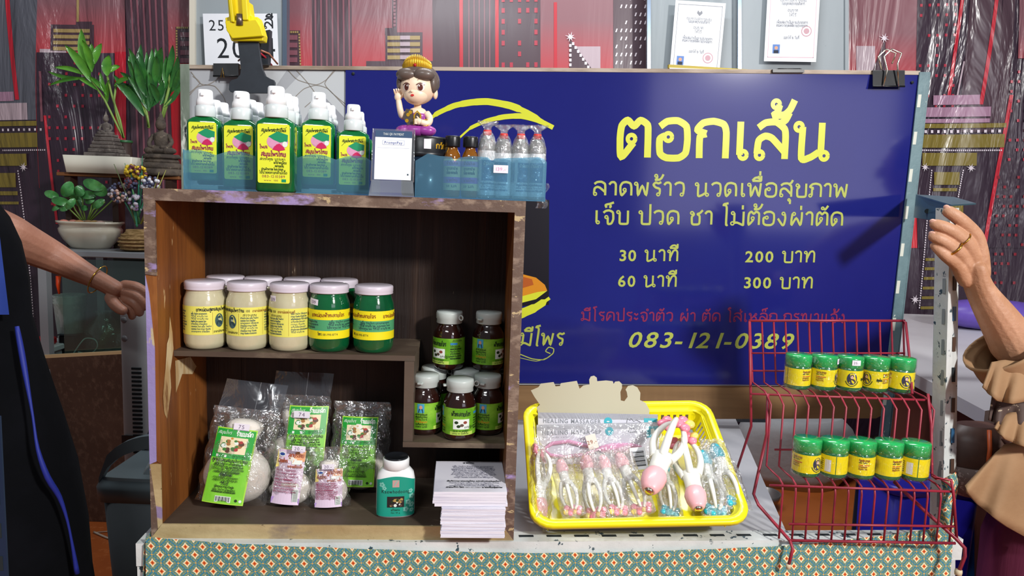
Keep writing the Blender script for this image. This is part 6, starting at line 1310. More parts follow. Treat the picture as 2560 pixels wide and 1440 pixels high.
for k in range(6): q.rect(.048,.014+k*.0035,.053,.0155+k*.0035,m_ink,.0004)
q.wrap(.0237); q.build('label', ij)
b = MB(); b.loft([[Vector((.0250*cos(2*pi*k/24)*(1+.01*sin(k*5+i)), .0250*sin(2*pi*k/24)*(1+.01*cos(k*3+i)), z)) for k in range(24)] for i, z in enumerate((.0,.01,.02,.03,.04,.05,.06,.0655))], m_wrapj, cap=False); b.build('shrink_wrap', ij)
order = ['first', 'second', 'third', 'fourth', 'fifth']
turn1, turn2 = (84,28,-38,-88,-28), (2,142,52,76,140); fst = True
desc1 = ['yellow and green inhaler jar at the left end of the upper rack row','upper-row inhaler jar second from left, tag on lid and portrait showing','upper-row inhaler jar in the middle, tag on lid and portrait at its left','upper-row inhaler jar second from right, plain yellow side out','upper-row inhaler jar at the right end, oval portrait showing']
desc2 = ['lower-row inhaler jar at the left end, portrait facing out','lower-row inhaler jar second from left, white sticker facing out','lower-row inhaler jar in the middle, portrait at its right edge','lower-row inhaler jar second from right, red line and portrait edge','lower-row inhaler jar at the right end, white sticker facing out']
jr = []
for k in range(5):
    r = place(ij, fst, (P(1990,980,1.40).x+.0012+k*.0498, 1.402, Z1+.0006), R(turn1[k])+.45, desc1[k], 'inhaler jars on the upper rack row', sc=1.02); fst = False; jr.append(r)
for k in range(5): r = place(ij, False, (P(2013,1195,1.30).x+k*.0492, 1.302, Z2+.0006), R(turn2[k])+.45, desc2[k], 'inhaler jars on the lower rack row', sc=1.04); jr.append(r)
for k, ang in ((0,58),(1,30),(2,-25)):
    q = MB(); q.rect(-.008,-.005,.008,.005,m_tag,0,4); q.text('25.-',0,-.0022,.0045,m_tagink,.0003,anchor='c'); q.xf(Matrix.Translation((0,0,.056))); q.wrap(.0252,0,R(ang)+.45-jr[k].rotation_euler.z); q.build('price_tag', jr[k])
# ================================================================= LEFT BACKGROUND
m_alu = M('aluminium', '#a4a8ac', .35, .55); m_glass = FILM('cabinet_glass', body='#a8c0b8', gloss=.06, opac=.06, rough=.05, thru='#c8dcd4')
LD = 3.00; shz = P(250,619,LD).z
cab = root('glass_cabinet', 'aluminium framed glass cabinet carrying the plants at left', 'cabinet', Vector((P(250,619,LD).x, LD, 0)))
xl, xr = P(104,660,2.832).x-.0, P(560,640,2.88).x
mb = MB(); mb.box(((xl+xr)/2, 3.024, shz-.012), (xr-xl, .40, .024), m_alu, bev=.003); wmb(mb, cab).build('shelf_top', cab)
for nm, (x, y_) in (('leg', (xl+.014, 2.826)), ('leg', (xr-.014, 2.826)), ('leg', (xl+.014, 3.222)), ('leg', (xr-.014, 3.222))):
    mb = MB(); mb.box((x, y_, (shz-.026)/2), (.032, .032, shz-.026), m_alu); wmb(mb, cab).build('leg', cab)
zb = P(300,900,2.940).z
mb = MB(); mb.box(((xl+xr)/2, 3.024, zb-.02), (xr-xl-.07, .30, .02), M('cabinet_shelf','#5a4a42',.5)); wmb(mb, cab).build('cabinet_floor', cab)
mb = MB(); mb.box(((xl+xr)/2+.02, 2.844, (shz+zb)/2-.02), (xr-xl-.10, .004, shz-zb-.03), m_glass); wmb(mb, cab).build('glass_pane', cab)
mb = MB(); mb.box(((xl+xr)/2+.02, 3.216, (shz+zb)/2-.02), (xr-xl-.10, .006, shz-zb-.03), M('cabinet_back','#3c4440',.6)); wmb(mb, cab).build('back_panel', cab)
def px_lathe(name, lb, cat, prof, m, cxp, basep, D, sc, part_='body', group=None, seg=28, sx=1, sy=1):
    p = P(cxp, basep, D); r = root(name, lb, cat, p, 0, group); b = MB(); b.lathe([(a*sc, z*sc) for a, z in prof], m, seg, sx=sx, sy=sy); b.build(part_, r); return r
# things inside the cabinet (seen through its glass)
s_ = 3.0/FPX
m_rib = M('ribbed_green_white', '#a8bab0', .4, layers=[('#d4dcd8', 30, (1,1,.5), .5, .6)])
p = P(178, 850, 3.024); p.z = zb-.0095
r = root('plastic_tub', 'ribbed pale green plastic tub inside the glass cabinet', 'tub', p)
b = MB(); b.lathe([(.0,.0),(.030,.0),(.034,.01),(.050,.185),(.053,.19),(.050,.195),(.053,.200),(.050,.206),(.053,.211),(.050,.215),(.046,.215),(.0,.19)], m_rib, 28); b.build('body', r)
m_haze = FILM('hazy_bag', body='#b0bab8', gloss=.12, opac=.35, rough=.2, bump=(20,1.0))
for i, (x, w_, h_, lb, c_) in enumerate(((262,.075,.16,'hazy plastic bag with a yellow packet inside the glass cabinet','#c8b060'),(330,.07,.13,'hazy plastic bag at the right inside the glass cabinet','#8a9488'))):
    p = P(x, 860, 3.036); p.z = zb-.0095; r = root('plastic_bag', lb, 'bag', p); b = MB()
    b.loft([[Vector((w_*q*(1+.12*sin(3*a+k*1.7))*cos(a), w_*.55*q*sin(a)*(1+.1*sin(4*a+k)), h_*z)) for a in [2*pi*j/22 for j in range(22)]] for k, (q, z) in enumerate(((.5,0),(.9,.12),(1,.35),(.9,.6),(.55,.8),(.3,.9),(.45,1.0)))], m_haze, cap=False); b.build('bag', r)
    b = MB(); b.tube([(-.02,-.0,.012),(.0,.0,.06),(.022,.0,.10)], [.010,.016,.012], M('packet_%d' % i, c_, .5), 10); b.build('packet', r)
p = P(165, 888, 2.964); 
r = root('black_box', 'small black box on the cabinet floor behind the leg', 'box', Vector((P(168,870,2.964).x, 3.000, zb-.0095))); b = MB(); b.box((0,0,.04),(.06,.06,.08), m_blk, bev=.004); b.build('box_body', r); b = MB(); b.box((0,0,.0825),(.064,.064,.004), m_char, bev=.001); b.build('box_lid', r)
r = root('white_cable', 'thin white cable looping inside the glass cabinet', 'cable', Vector((P(210,880,2.928).x, 2.928, zb-.0095))); b = MB(); b.tube(_sp3([P(178,893,2.904),P(200,860,2.904),P(215,846,2.916),P(238,850,2.916),P(243,868,2.916),P(225,884,2.916),P(195,880,2.916)],5), .0026, m_wcap, 6); wmb(b, r).build('cable', r)
r = root('orange_strip', 'small orange plastic strip behind the cabinet leg', 'strip', P(146,735,2.904)); b = MB(); b.tube([P(146,690,2.904),P(145,712,2.904),P(148,735,2.904)], [.010,.008,.004], M('orange_plastic','#e8481c',.4), 8); wmb(b, r).build('strip', r)
# white basket at far left
p = P(88, 872, 2.95); r = root('white_crate', 'white plastic crate on the floor side behind the dark apron', 'crate', Vector((p.x, p.y, 0)))
mb = MB(); mb.box((0,0,(p.z)/2),( .20,.22,p.z), M('white_plastic','#d0d2d6',.4), bev=.006); mb.build('crate_body', r); mb = MB(); mb.box((0,0,p.z+.012),(.22,.24,.024), m_wcap, bev=.004); mb.build('crate_rim', r)
r2 = root('red_packet', 'small red packet lying on the white crate', 'packet', Vector((p.x+.055, p.y-.02, p.z+.0245))); mb = MB(); mb.box((0,0,.015),(.07,.05,.03), M('packet_red','#b82028',.4), bev=.006); mb.build('packet', r2)
# plywood sheet leaning below the cabinet
pt = [P(70,898,2.80), P(327,884,2.80), PZ(300,1306,.001), PZ(140,1318,.001)]
pt[3].y = pt[2].y
r = root('plywood_sheet', 'large brown plywood sheet standing on the floor below the cabinet', 'board', (pt[2]+pt[3])/2)
m_pl = M('brown_plywood', '#5c463a', .6, layers=[('#4e3a30', 2.2, (1,1,1), .42, .6), ('#6a5446', 60, (1,1,.6), .5, .7)]); mb = MB(); f = [pt[3], pt[2], pt[1], pt[0]]; mb.hexa(f, [p+Vector((0,.012,0)) for p in f], m_pl); wmb(mb, r).build('board', r)
mb = MB(); f = [pt[0], pt[1], pt[1]+Vector((0,0,.012)), pt[0]+Vector((0,0,.012))]; mb.hexa(f, [p+Vector((0,.014,0)) for p in f], M('board_edge','#c4a478',.6)); wmb(mb, r).build('top_edge', r)
# tower fan heater
m_hw = M('heater_white', '#a8a8a8', .4, layers=[('#9a9a9c', 3, (1,1,1), .4, .7)])
hp0 = P(352, 760, 1.98); r = root('tower_heater', 'tall pale grey slotted tower heater half hidden by the crate', 'heater', Vector((hp0.x, 1.98, 0)))
htop = P(345,742,1.98).z
def rsec(z, a, b_, k=.022): return [p+Vector((0,0,0)) for p in rrc(a, b_, k, z)]
mb = MB(); mb.loft([rsec(.10,.030,.05), rsec(.12,.034,.055), rsec(htop-.03,.036,.055), rsec(htop-.008,.034,.052), rsec(htop,.024,.042)], m_hw); mb.build('housing', r)
mb = MB(); mb.lathe([(.0,.0),(.085,.0),(.088,.012),(.06,.03),(.03,.05),(.03,.1)], m_hw, 28); mb.build('base', r)
mb = MB()
for k in range(34):
    z = htop-.185-.0115*k; mb.box((.012,-.0555,z),(.026,.003,.0058),m_slot)
o = mb.build('vent_slots', r); o['kind'] = 'stuff'
mb = MB(); mb.box((.002,-.056,htop-.38),(.066,.004,.022),m_blk); mb.build('band', r)
for k, z in enumerate((.055,.105)): mb = MB(); mb.ball((-.018,-.054,htop-z), .009, M('heater_grey','#7a7a7c',.5), 10, 6, (1,.4,1)); mb.build('knob', r)
# bin
m_bin = M('bin_grey', '#4a4f52', .45, layers=[('#42474a', 4, (1,1,1), .4, .7)]); m_binl = M('bin_lid', '#5c686c', .4); bp0 = P(370,1300,1.75)
bzt = P(340,1238,1.62).z; r = root('waste_bin', 'dark grey swing-top waste bin in front of the plywood sheet', 'bin', Vector((P(278,1240,1.70).x+.15, 1.74, 0)))
mb = MB(); mb.loft([rsec(.0,.105,.085,.03), rsec(bzt,.140,.115,.03)], m_bin); mb.build('bin_body', r)
mb = MB(); mb.loft([rsec(bzt-.02,.148,.122,.03), rsec(bzt+.012,.150,.124,.03), rsec(bzt+.03,.142,.116,.03)], m_binl); mb.build('lid_rim', r)
for s in (-1,1):
    mb = MB(); arc = [(x, .033+bzt+.105*math.sqrt(max(0,1-(x/.140)**2))) for x in [(-.140+.28*k/14) for k in range(15)]]
    mb.loft([[Vector((x, s*.108, z)), Vector((x, s*.090, z)), Vector((x, s*.090, max(bzt+.02,z-.03))), Vector((x, s*.108, max(bzt+.02,z-.03)))] for x, z in arc], m_binl, smooth=False); mb.build('lid_arch', r)
mb = MB(); mb.grid(lambda u,v: Vector((.01+.12*u, -.088+.176*v, bzt+.030+.095*math.sqrt(max(0,1-((.01+.12*u)/.140)**2)))), 8, 2, m_binl); mb.build('lid_flap', r)
mb = MB(); mb.grid(lambda u,v: Vector((-.06+.09*u, -.07+.12*v, bzt+.025+.03*sin(u*5+v*3))), 6, 6, m_haze); mb.build('bin_liner', r)
r = root('floor_cord', 'pale cord lying on the orange floor by the bin', 'cord', PZ(260,1345,.004)); mb = MB(); mb.tube(_sp3([PZ(235,1330,.005),PZ(262,1342,.005),PZ(282,1350,.005),PZ(305,1366,.005)],4), .004, M('cord_grey','#b0a090',.6), 7); mb.tube([PZ(238,1331,.005),PZ(275,1328,.005),PZ(302,1336,.005)], .002, M('cord_grey','#b0a090'), 6); wmb(mb, r).build('cord', r)

# ---- wooden bench with two statues, trough, palms
ws = 3.0
bz = P(300,436,3.024).z
r = root('wooden_bench', 'small brown wooden bench standing on the glass cabinet', 'bench', Vector((P(305,440,3.024).x, 3.072, shz+.0005)))
x0, x1 = P(160,436,3.024).x-r.location.x, P(462,440,3.024).x-r.location.x; hb_ = bz-shz
m_bw = M('bench_wood', '#8a5a34', .5, layers=[('#744826', 10, (.3,1,1), .4, .6)]); mb = MB(); mb.box(((x0+x1)/2,0,hb_-.007),(x1-x0,.20,.014),m_bw,bev=.002); mb.build('bench_top', r)
for x in (x0+.035, (x0+x1)/2-.02, x1-.05):
    mb = MB(); mb.box((x,-.06,(hb_-.014)/2),(.024,.05,hb_-.014),M('bench_leg','#3e2a20',.5)); mb.build('leg', r)
m_stone = M('stone_grey', '#6e6660', .85, layers=[('#544c48', 30, (1,1,1), .45, .6), ('#8c847a', 60, (1,1,1), .6, .7)], bump=(120,(1,1,1),.6)); m_stone2 = M('stone_brown', '#544a40', .8, layers=[('#3c342e', 26, (1,1,1), .45, .6), ('#7a6e60', 50, (1,1,1), .62, .7)], bump=(120,(1,1,1),.6))
tr = root('planter_trough', 'shallow white rectangular planter on the bench', 'planter', Vector((P(264,432,3.0).x, 3.000, bz+.0005)))
hw = (P(335,400,3.0).x-P(192,400,3.0).x)/2
mb = MB(); mb.loft([rrc(hw-.008,.045,.004,0), rrc(hw,.05,.005,.056), rrc(hw-.004,.046,.005,.0565), rrc(hw-.006,.044,.004,.048)], M('trough_white','#dcd8c8',.4)); mb.build('trough', tr)
st1 = root('stupa_figure', 'grey stone stepped seat with a tiny seated figure in the white planter', 'statue', Vector((P(268,392,3.0).x, 3.000, bz+.050)))
mb = MB(); z = 0
for k, (w_, h_) in enumerate(((.115,.018),(.095,.014),(.085,.012),(.076,.012),(.068,.014),(.060,.010))): mb.box((0,0,z+h_/2),(w_,w_*.7,h_),m_stone,bev=.003); z += h_
mb.build('stepped_base', st1)
def seated(r, z0, s, m):
    b = MB(); b.ball((0,0,z0+.010*s), .030*s, m, 16, 8, (1.15,.8,.38)); b.ball((-.020*s,-.012*s,z0+.009*s), .013*s, m, 10, 6, (1.2,.9,.7)); b.ball((.020*s,-.012*s,z0+.009*s), .013*s, m, 10, 6, (1.2,.9,.7)); b.build('crossed_legs', r)
    b = MB(); b.lathe([(.014*s,.008*s),(.015*s,.025*s),(.019*s,.042*s),(.016*s,.050*s),(.006*s,.054*s),(.006*s,.060*s)], m, 16, c=(0,0,z0), sy=.7); b.build('torso', r)
    for sx_ in (-1,1): b = MB(); b.tube(_sp3([(sx_*.017*s,0,z0+.046*s),(sx_*.026*s,-.004*s,z0+.030*s),(sx_*.020*s,-.014*s,z0+.018*s),(sx_*.006*s,-.018*s,z0+.017*s)],3), .0050*s, m, 8); b.build('arm', r)
    b = MB(); b.ball((0,-.001*s,z0+.070*s), .012*s, m, 14, 10, (.95,1,1.15)); b.lathe([(.0100*s,.076*s),(.0085*s,.083*s),(.005*s,.088*s),(.002*s,.098*s),(.0,.103*s)], m, 12, c=(0,0,z0)); b.build('head', r)
seated(st1, z-.004, .78, m_stone)
st2 = root('seated_statue', 'dark brown stone statue of a seated figure on a tiered base', 'statue', Vector((P(405,438,3.0).x, 3.000, bz+.0005)))
mb = MB(); z = 0
for k, (w_, h_) in enumerate(((.150,.022),(.128,.020),(.112,.014),(.122,.014))): mb.lathe([(w_/2,0),(w_/2*1.02,h_*.4),(w_/2*.93,h_)], m_stone2, 20, c=(0,0,z), sy=.7); z += h_
mb.build('tiered_base', st2); seated(st2, z-.002, 1.42, m_stone2)
r = root('small_vase', 'small striped pinkish vase between the two statues', 'vase', Vector((P(309,390,3.060).x, 3.072, bz+.0005))); b = MB(); b.lathe([(.0,0),(.020,0),(.022,.01),(.021,.03)], M('vase_pink','#b88878',.5), 18); b.lathe([(.021,.03),(.024,.055),(.020,.10),(.024,.11)], M('vase_dark','#40302c',.5), 18, cap=False); b.build('vase_body', r)
b = MB(); b.lathe([(.0245,.108),(.026,.112),(.0235,.116)], M('vase_rim','#285a34',.4), 18, cap=False); b.build('vase_rim', r)
# palms: stems and individual blades
m_l1 = M('leaf_bright', '#5a9a30', .38, coat=.3, layers=[('#3e7c26', 14, (1,1,1), .4, .6)]); m_l2 = M('leaf_deep', '#2c6430', .35, coat=.35, layers=[('#3f8038', 14, (1,1,1), .45, .6)]); m_stem = M('stem_green', '#7c9a48', .5); m_l3 = M('leaf_round','#3c8040',.4,coat=.3,layers=[('#5aa058', 20, (1,1,1), .45, .6)])
def blade(r, a, b_, wpx, D, m, bow=6, dd=0.0, nm='leaf'):
    A, B = Vector(a), Vector(b_); L = (B-A).length; t = (B-A)/L; nn = Vector((-t.y, t.x)); mb = MB(); n = 8; V = []
    for i in range(n+1):
        s = i/n; c = A.lerp(B, s) + nn*bow*sin(pi*s); w_ = wpx*.5*(sin(pi*min(1,s*.93+.04))**.8)*(1 if s < .98 else .15)
        dep = D + dd*s
        for e, f in ((-1,0),(0,.006),(1,0)): q = c + nn*w_*e; V.append(P(q.x, q.y, dep+f))
    mb.add(V, [(3*i+j, 3*i+j+1, 3*i+j+4, 3*i+j+3) for i in range(n) for j in range(2)], m, True); return wmb(mb, r).build(nm, r)
def stem(r, pts, rad, D, m): mb = MB(); mb.tube([P(x, y, D) for x, y in pts], rad, m, 7); return wmb(mb, r).build('stem', r)
pa = root('palm_cutting', 'bright green palm cutting with spread blades, left of the statues', 'plant', P(309,345,3.072))
for pts in ([(309,345),(295,318),(262,250),(225,195)], [(309,345),(300,300),(280,240),(268,190)], [(310,345),(292,290),(285,250),(290,215)]): stem(pa, pts, .0045, 3.072, m_stem)
for a, b_, w_, bow in (((228,205),(162,112),22,5),((225,195),(203,72),26,-6),((230,180),(206,100),20,4),((236,160),(254,108),20,-4),((232,172),(228,108),18,0),((268,190),(272,138),26,-4),((222,195),(118,178),10,-8),((215,188),(135,168),12,6),((215,196),(120,214),9,6),((262,230),(222,190),12,3),((268,240),(250,180),12,-3),((285,215),(330,195),12,-6),((290,215),(345,240),10,-6),((272,200),(268,258),14,3),((244,225),(196,196),10,3),((275,180),(300,165),14,-4)):
    blade(pa, a, b_, w_, 3.060, m_l1, bow, random.uniform(-.05,.05))
pb2 = root('palm_cutting', 'dark green palm cutting with long upright blades beside the board', 'plant', P(372,318,3.072))
for pts in ([(372,318),(366,280),(352,220),(345,180)], [(372,320),(368,290),(340,240)], [(400,315),(410,270),(425,210),(420,180)], [(400,318),(418,260),(440,232)]): stem(pb2, pts, .0055, 3.060, m_stem)
for a, b_, w_, bow in (((360,260),(322,120),22,8),((358,240),(352,110),24,-6),((362,255),(380,120),22,6),((355,255),(286,205),18,8),((352,250),(283,185),16,-6),((360,290),(290,208),22,8),((376,268),(408,200),22,6),((398,240),(428,130),24,6),((398,205),(404,118),26,-6),((412,220),(416,140),18,0),((425,220),(445,140),18,4),((430,230),(450,168),16,4),((372,250),(338,150),20,-5),((420,262),(449,232),12,-4),((345,215),(318,150),16,5),((380,262),(372,180),18,3),((430,250),(450,205),14,3),((350,235),(300,222),14,-8),((388,215),(392,140),20,0),((408,268),(450,215),14,5),((365,245),(346,128),20,3),((385,235),(366,128),18,-4),((352,225),(322,138),18,-4),((405,230),(388,120),22,4),((415,195),(432,112),18,4),((370,275),(320,190),20,6),((372,278),(396,178),20,-4),((400,262),(432,196),18,4),((340,225),(300,180),14,6),((395,258),(376,208),18,4)):
    blade(pb2, a, b_, w_, 3.054, m_l2, bow, random.uniform(-.06,.06))
# bowl plant
bw = root('ceramic_bowl', 'cream ceramic bowl planter on the glass cabinet', 'planter', Vector((P(228,617,2.952).x, 2.952, shz+.0005)))
m_cer = M('ceramic_cream', '#cfc8b4', .25, coat=.6, layers=[('#b8b09c', 5, (1,1,1), .45, .65)])
mb = MB(); mb.lathe([(.0,.0),(.060,.0),(.066,.006),(.088,.03),(.100,.052),(.102,.064),(.096,.072),(.100,.080),(.108,.084),(.108,.090),(.096,.088),(.09,.07)], m_cer, 36, sy=.7); mb.build('bowl', bw)
mb = MB(); mb.lathe([(.0,.078),(.09,.076)], M('soil','#4c382c',.9, bump=(60,(1,1,1),.8)), 24, sy=.7, cap=False)
mb.build('soil', bw); rr = random.Random(2)
for k, (x, c) in enumerate(((-.07,'#c07868'),(-.045,'#b07060'),(.02,'#a88858'),(-.02,'#a87850'),(.045,'#b8988c'),(.0,'#907050'))): mb = MB(); mb.ball((x,-.03+.01*(k%3),.084),.017,M('pebble_%d'%k,c,.7),10,6,(1,.8,.6)); mb.build('pebble', bw)
fo = root('leafy_plant', 'green round-leaved plant growing in the cream bowl', 'plant', P(220,545,2.952))
def rleaf(cx0, cy0, rx, ry, ang, dd=0):
    mb = MB(); V = [P(cx0, cy0, 2.934+dd)]; n = 16
    for k in range(n):
        a = 2*pi*k/n; q = rx*cos(a)*(1+.12*max(0,cos(a))); s = ry*sin(a); x = cx0+q*cos(R(ang))+s*sin(R(ang)); y_ = cy0-q*sin(R(ang))+s*cos(R(ang)); V.append(P(x, y_, 2.946+dd+.012*cos(a*2)))
    mb.add(V, [(0, 1+(k+1) % n, 1+k) for k in range(n)], m_l3, True); wmb(mb, fo).build('leaf', fo)
for a in ((168,474,20,16,60),(198,478,13,15,40),(232,462,26,14,-20),(248,474,20,16,-30),(128,486,18,10,-15),(150,503,22,11,-10),(176,510,16,10,50),(162,520,14,8,20),(218,487,22,11,0),(245,510,18,10,35),(196,500,12,18,20),(140,520,12,6,30),(225,500,14,9,30),(184,488,12,14,90)): rleaf(*a, dd=random.uniform(-.03,.03))
rleaf(211,520,9,7,0); 
for x, y in ((170,480),(205,490),(235,485),(150,505),(245,515),(190,500),(282,500),(262,505)): mb = MB(); mb.tube([P(215+(x-215)*.2,550,2.952), P(215+(x-215)*.6,525,2.952), P(x,y,2.952)], .003, m_stem, 6); wmb(mb, fo).build('stem', fo)
# beaded flowers and straw basket
sb = root('straw_basket', 'small straw basket beside the cream bowl', 'basket', Vector((P(345,618,2.904).x, 2.904, shz+.0005)))
m_straw = M('straw', '#a8885a', .8, layers=[('#806438', 50, (1,1,4), .45, .6)], bump=(90,(1,1,5),1.0)); mb = MB(); mb.lathe([(.0,0),(.038,0),(.052,.012),(.056,.03),(.050,.05),(.036,.062),(.034,.07)], m_straw, 26); mb.build('basket_body', sb)
for k in range(5): mb = MB(); z = .008+k*.011; rr_ = [.050,.0555,.057,.054,.047][k]; mb.tube([(rr_*cos(2*pi*j/24), rr_*sin(2*pi*j/24), z) for j in range(24)], .0035, m_straw, 6, closed=True); mb.build('straw_coil', sb)
bf = root('beaded_flowers', 'bunch of artificial flowers with beaded pompom heads in the straw basket', 'flowers', P(343,560,2.904))
bd_ = [M('bead_%s'%c[1:], c, .2, coat=.8) for c in ('#c8c4cc','#4a4e6c','#a88cc0','#d8b0a0','#e8e8ee','#e8c830','#6a3038')]
rr = random.Random(12)
for cx0, cy0, rad, cols_ in ((298,482,.030,(0,1,3)),(344,506,.024,(2,0)),(376,462,.026,(4,4,1)),(328,428,.018,(5,5,6)),(350,432,.018,(5,6)),(330,458,.018,(6,1))):
    c = P(cx0, cy0, 2.904); mb = MB()
    for k in range(44):
        v = Vector((rr.gauss(0,1), rr.gauss(0,1), rr.gauss(0,1))).normalized(); mb.ball(c+v*rad*1.2, .0074, bd_[rr.choice(cols_)], 7, 5)
    o = wmb(mb, bf).build('bead_head', bf); o['kind'] = 'stuff'
    mb = MB(); mb.tube(_sp3([P(343,568,2.904), P(340+(cx0-343)*.3,530,2.904), c], 4), .003, M('wire_green','#3c8a68',.5), 6); wmb(mb, bf).build('stem', bf)
for a, b_, c in (((350,560),(312,408),'#5a9a60'),((345,560),(356,390),'#3c8a68'),((352,560),(398,430),'#9a9a4c'),((352,560),(415,425),'#9a9a4c'),((340,560),(285,410),'#6a7a50'),((345,520),(345,440),'#2c9a78'),((345,540),(325,470),'#2c3a8a')):
    mb = MB(); mb.tube([P(*a,2.904), P((a[0]+b_[0])/2+3,(a[1]+b_[1])/2,2.892), P(*b_,2.916)], [.0035,.003,.001], M('blade_'+c[1:], c, .5), 6); wmb(mb, bf).build('grass_blade', bf)


for o in [o for o in bpy.data.objects if o.parent is None and o.name.split('.')[0] in ('planter_trough','stupa_figure','seated_statue','small_vase','ceramic_bowl','straw_basket','plastic_tub','plastic_bag','black_box')]: o.scale = (1.2, 1.2, 1.2)
st1.location.z = bz+.060
# ================================================================= BEHIND AND UNDER THE RACK (right)
pf = root('low_platform', 'low orange-brown wooden platform on the floor behind the table', 'platform', Vector((P(1900,1240,2.7).x, 2.75, 0)))
mb = MB(); mb.box((0,0,.235),(1.15,1.05,.03),M('platform_wood','#b8642c',.45,layers=[('#a05424', 3, (1,1,1), .4, .6)]),bev=.004); mb.build('platform_top', pf)
for sx_ in (-.5,0,.5): mb = MB(); mb.box((sx_,0,.11),(.06,.95,.22),M('platform_wood','#9a5220')); mb.build('bearer', pf)
cs = root('cloth_sack', 'pale grey sack slumped behind the table below the plywood strip', 'sack', Vector((P(1975,1180,3.08).x, 3.08, .2505)))
z1 = P(1960,1050,3.08).z+.03-.25; mb = MB(); m_sack = M('sack_grey','#bcbec0',.85,layers=[('#a8aaae', 5, (1,1,1), .4, .7)],bump=(14,(1,1,1),.8))
mb.loft([[Vector((w_*(1+.05*sin(3*a+z*9))*cos(a), .15*(1+.06*sin(4*a+z*7))*sin(a), z)) for a in [2*pi*j/26 for j in range(26)]] for z, w_ in ((0,.22),(.05,.255),(z1*.4,.265),(z1*.7,.25),(z1-.05,.23),(z1,.18))], m_sack); mb.build('sack_body', cs)
bl = root('steel_bowl', 'small round steel bowl on the low platform seen through the rack', 'bowl', Vector((P(1905,1190,2.78).x, 2.76, .2505)))
mb = MB(); mb.lathe([(.0,0),(.03,0),(.05,.012),(.064,.04),(.068,.062),(.064,.060),(.05,.02)], M('dull_steel','#8a8684',.35,.6), 28); mb.build('bowl_body', bl)
br_ = root('diagonal_brace', 'blue-grey slotted brace running down behind the wire rack', 'brace', P(2250,1270,1.72))
mb = MB(); f = [P(2168,1226,1.80),P(2200,1196,1.80),P(2335,1300,1.55),P(2305,1330,1.55)]; mb.hexa(f[::-1],[p+Vector((0,.004,0)) for p in f[::-1]],m_steelblue); wmb(mb, br_).build('brace', br_)
lg = root('steel_upright', 'dark grey slotted upright with a bolt hole behind the wire rack', 'post', Vector((P(2165,1300,1.83).x, 1.83, 0))); pa_, pb_ = P(2142,1190,1.83), P(2200,1195,1.83)
mb = MB(); w0, w1 = pa_.x-lg.location.x, pb_.x-lg.location.x; mb.box(((w0+w1)/2,0,pa_.z/2),(w1-w0,.004,pa_.z),M('leg_grey','#50585a',.4,.3)); mb.build('flange', lg); mb = MB(); mb.lathe([(.0,-.001),(.007,-.001),(.007,.001),(.0,.001)],m_slot,14); mb.xf(Matrix.Translation((w0+.02,-.0035,pa_.z-.03)) @ Matrix.Rotation(R(90),4,'X')); mb.build('bolt_hole', lg)
bb = root('blue_bin', 'tall deep blue plastic bin on the floor behind the white post', 'tub', Vector((.945, 1.64, 0))); zz = .80; mb = MB(); m_bl3 = M('royal_blue','#2420a0',.4)
mb.loft([rrc(.085,.075,.03,0), rrc(.10,.09,.03,zz), rrc(.094,.084,.03,zz), rrc(.08,.07,.03,.02)], m_bl3); mb.build('tub_body', bb); mb = MB(); mb.loft([rrc(.104,.094,.03,zz-.01), rrc(.107,.097,.03,zz), rrc(.104,.094,.03,zz+.01), rrc(.098,.088,.03,zz+.008)], m_bl3, cap=False); mb.build('rim', bb)
# blue plastic chair side by the person
ch = root('plastic_chair', 'bright blue plastic chair beside the magenta skirt', 'chair', Vector((P(2405,1400,1.66).x, 1.66, 0)))
m_cb = M('chair_blue','#1c6cb8',.35,coat=.2,layers=[('#1860a8', 6, (1,1,1), .4, .7)]); pts = [(2382,1180),(2402,1182),(2418,1215),(2436,1256),(2436,1700),(2384,1700)]
f = [P(x,y,1.62) for x,y in pts]; 
for p in f: p.z = max(p.z, .002)
mb = MB(); n = len(f); mb.add(f+[p+Vector((.01,.05,0)) for p in f],[tuple(range(n-1,-1,-1)),tuple(range(n,2*n))]+[(i,(i+1)%n,n+(i+1)%n,n+i) for i in range(n)],m_cb); wmb(mb, ch).build('side_frame', ch)
a = P(2436,1256,1.62); mb = MB(); mb.box((a.x-ch.location.x+.15,.10,.43),(.34,.30,.03),m_cb,bev=.01); mb.build('seat', ch)
a = P(2384,1240,1.72); mb = MB(); mb.box((a.x-ch.location.x+.012,.10,a.z/2),(.02,.10,a.z),m_bl3); mb.build('inner_leg', ch)
# ================================================================= PEOPLE
m_sk = M('skin_warm', '#b98a6c', .5, sss=.12, layers=[('#a87858', 9, (1,1,1), .42, .65), ('#c89a7c', 40, (1,1,1), .5, .75)], bump=(160,(1,1,1),.25)); m_skd = M('skin_tan', '#a0705a', .5, sss=.1, layers=[('#8e5f4c', 9, (1,1,1), .42, .65)], bump=(160,(1,1,1),.2))
m_gold = M('gold', '#d8a848', .2, 1.0); m_nail = M('nail', '#dca894', .25, coat=.4)
def skin_mesh(name, parent, verts, edges, rootv, mat, sub=2):
    me = bpy.data.meshes.new(name); off = Vector(parent.location); me.from_pydata([Vector(v[0])-off for v in verts], edges, []); me.update(); me.materials.append(mat)
    o = bpy.data.objects.new(name, me); COL.objects.link(o); o.parent = parent
    md = o.modifiers.new('skin', 'SKIN'); md.use_smooth_shade = True; md.branch_smoothing = .6
    for i, v in enumerate(verts):
        sv = me.skin_vertices[0].data[i]; rr_ = v[1] if isinstance(v[1], tuple) else (v[1], v[1]); sv.radius = rr_; sv.use_root = (i == rootv)
    s = o.modifiers.new('sub', 'SUBSURF'); s.levels = sub; s.render_levels = sub
    return o
def bake(o):
    dg = bpy.context.evaluated_depsgraph_get(); ev = o.evaluated_get(dg); me = bpy.data.meshes.new_from_object(ev); o.modifiers.clear(); o.data = me
    for p in me.polygons: p.use_smooth = True
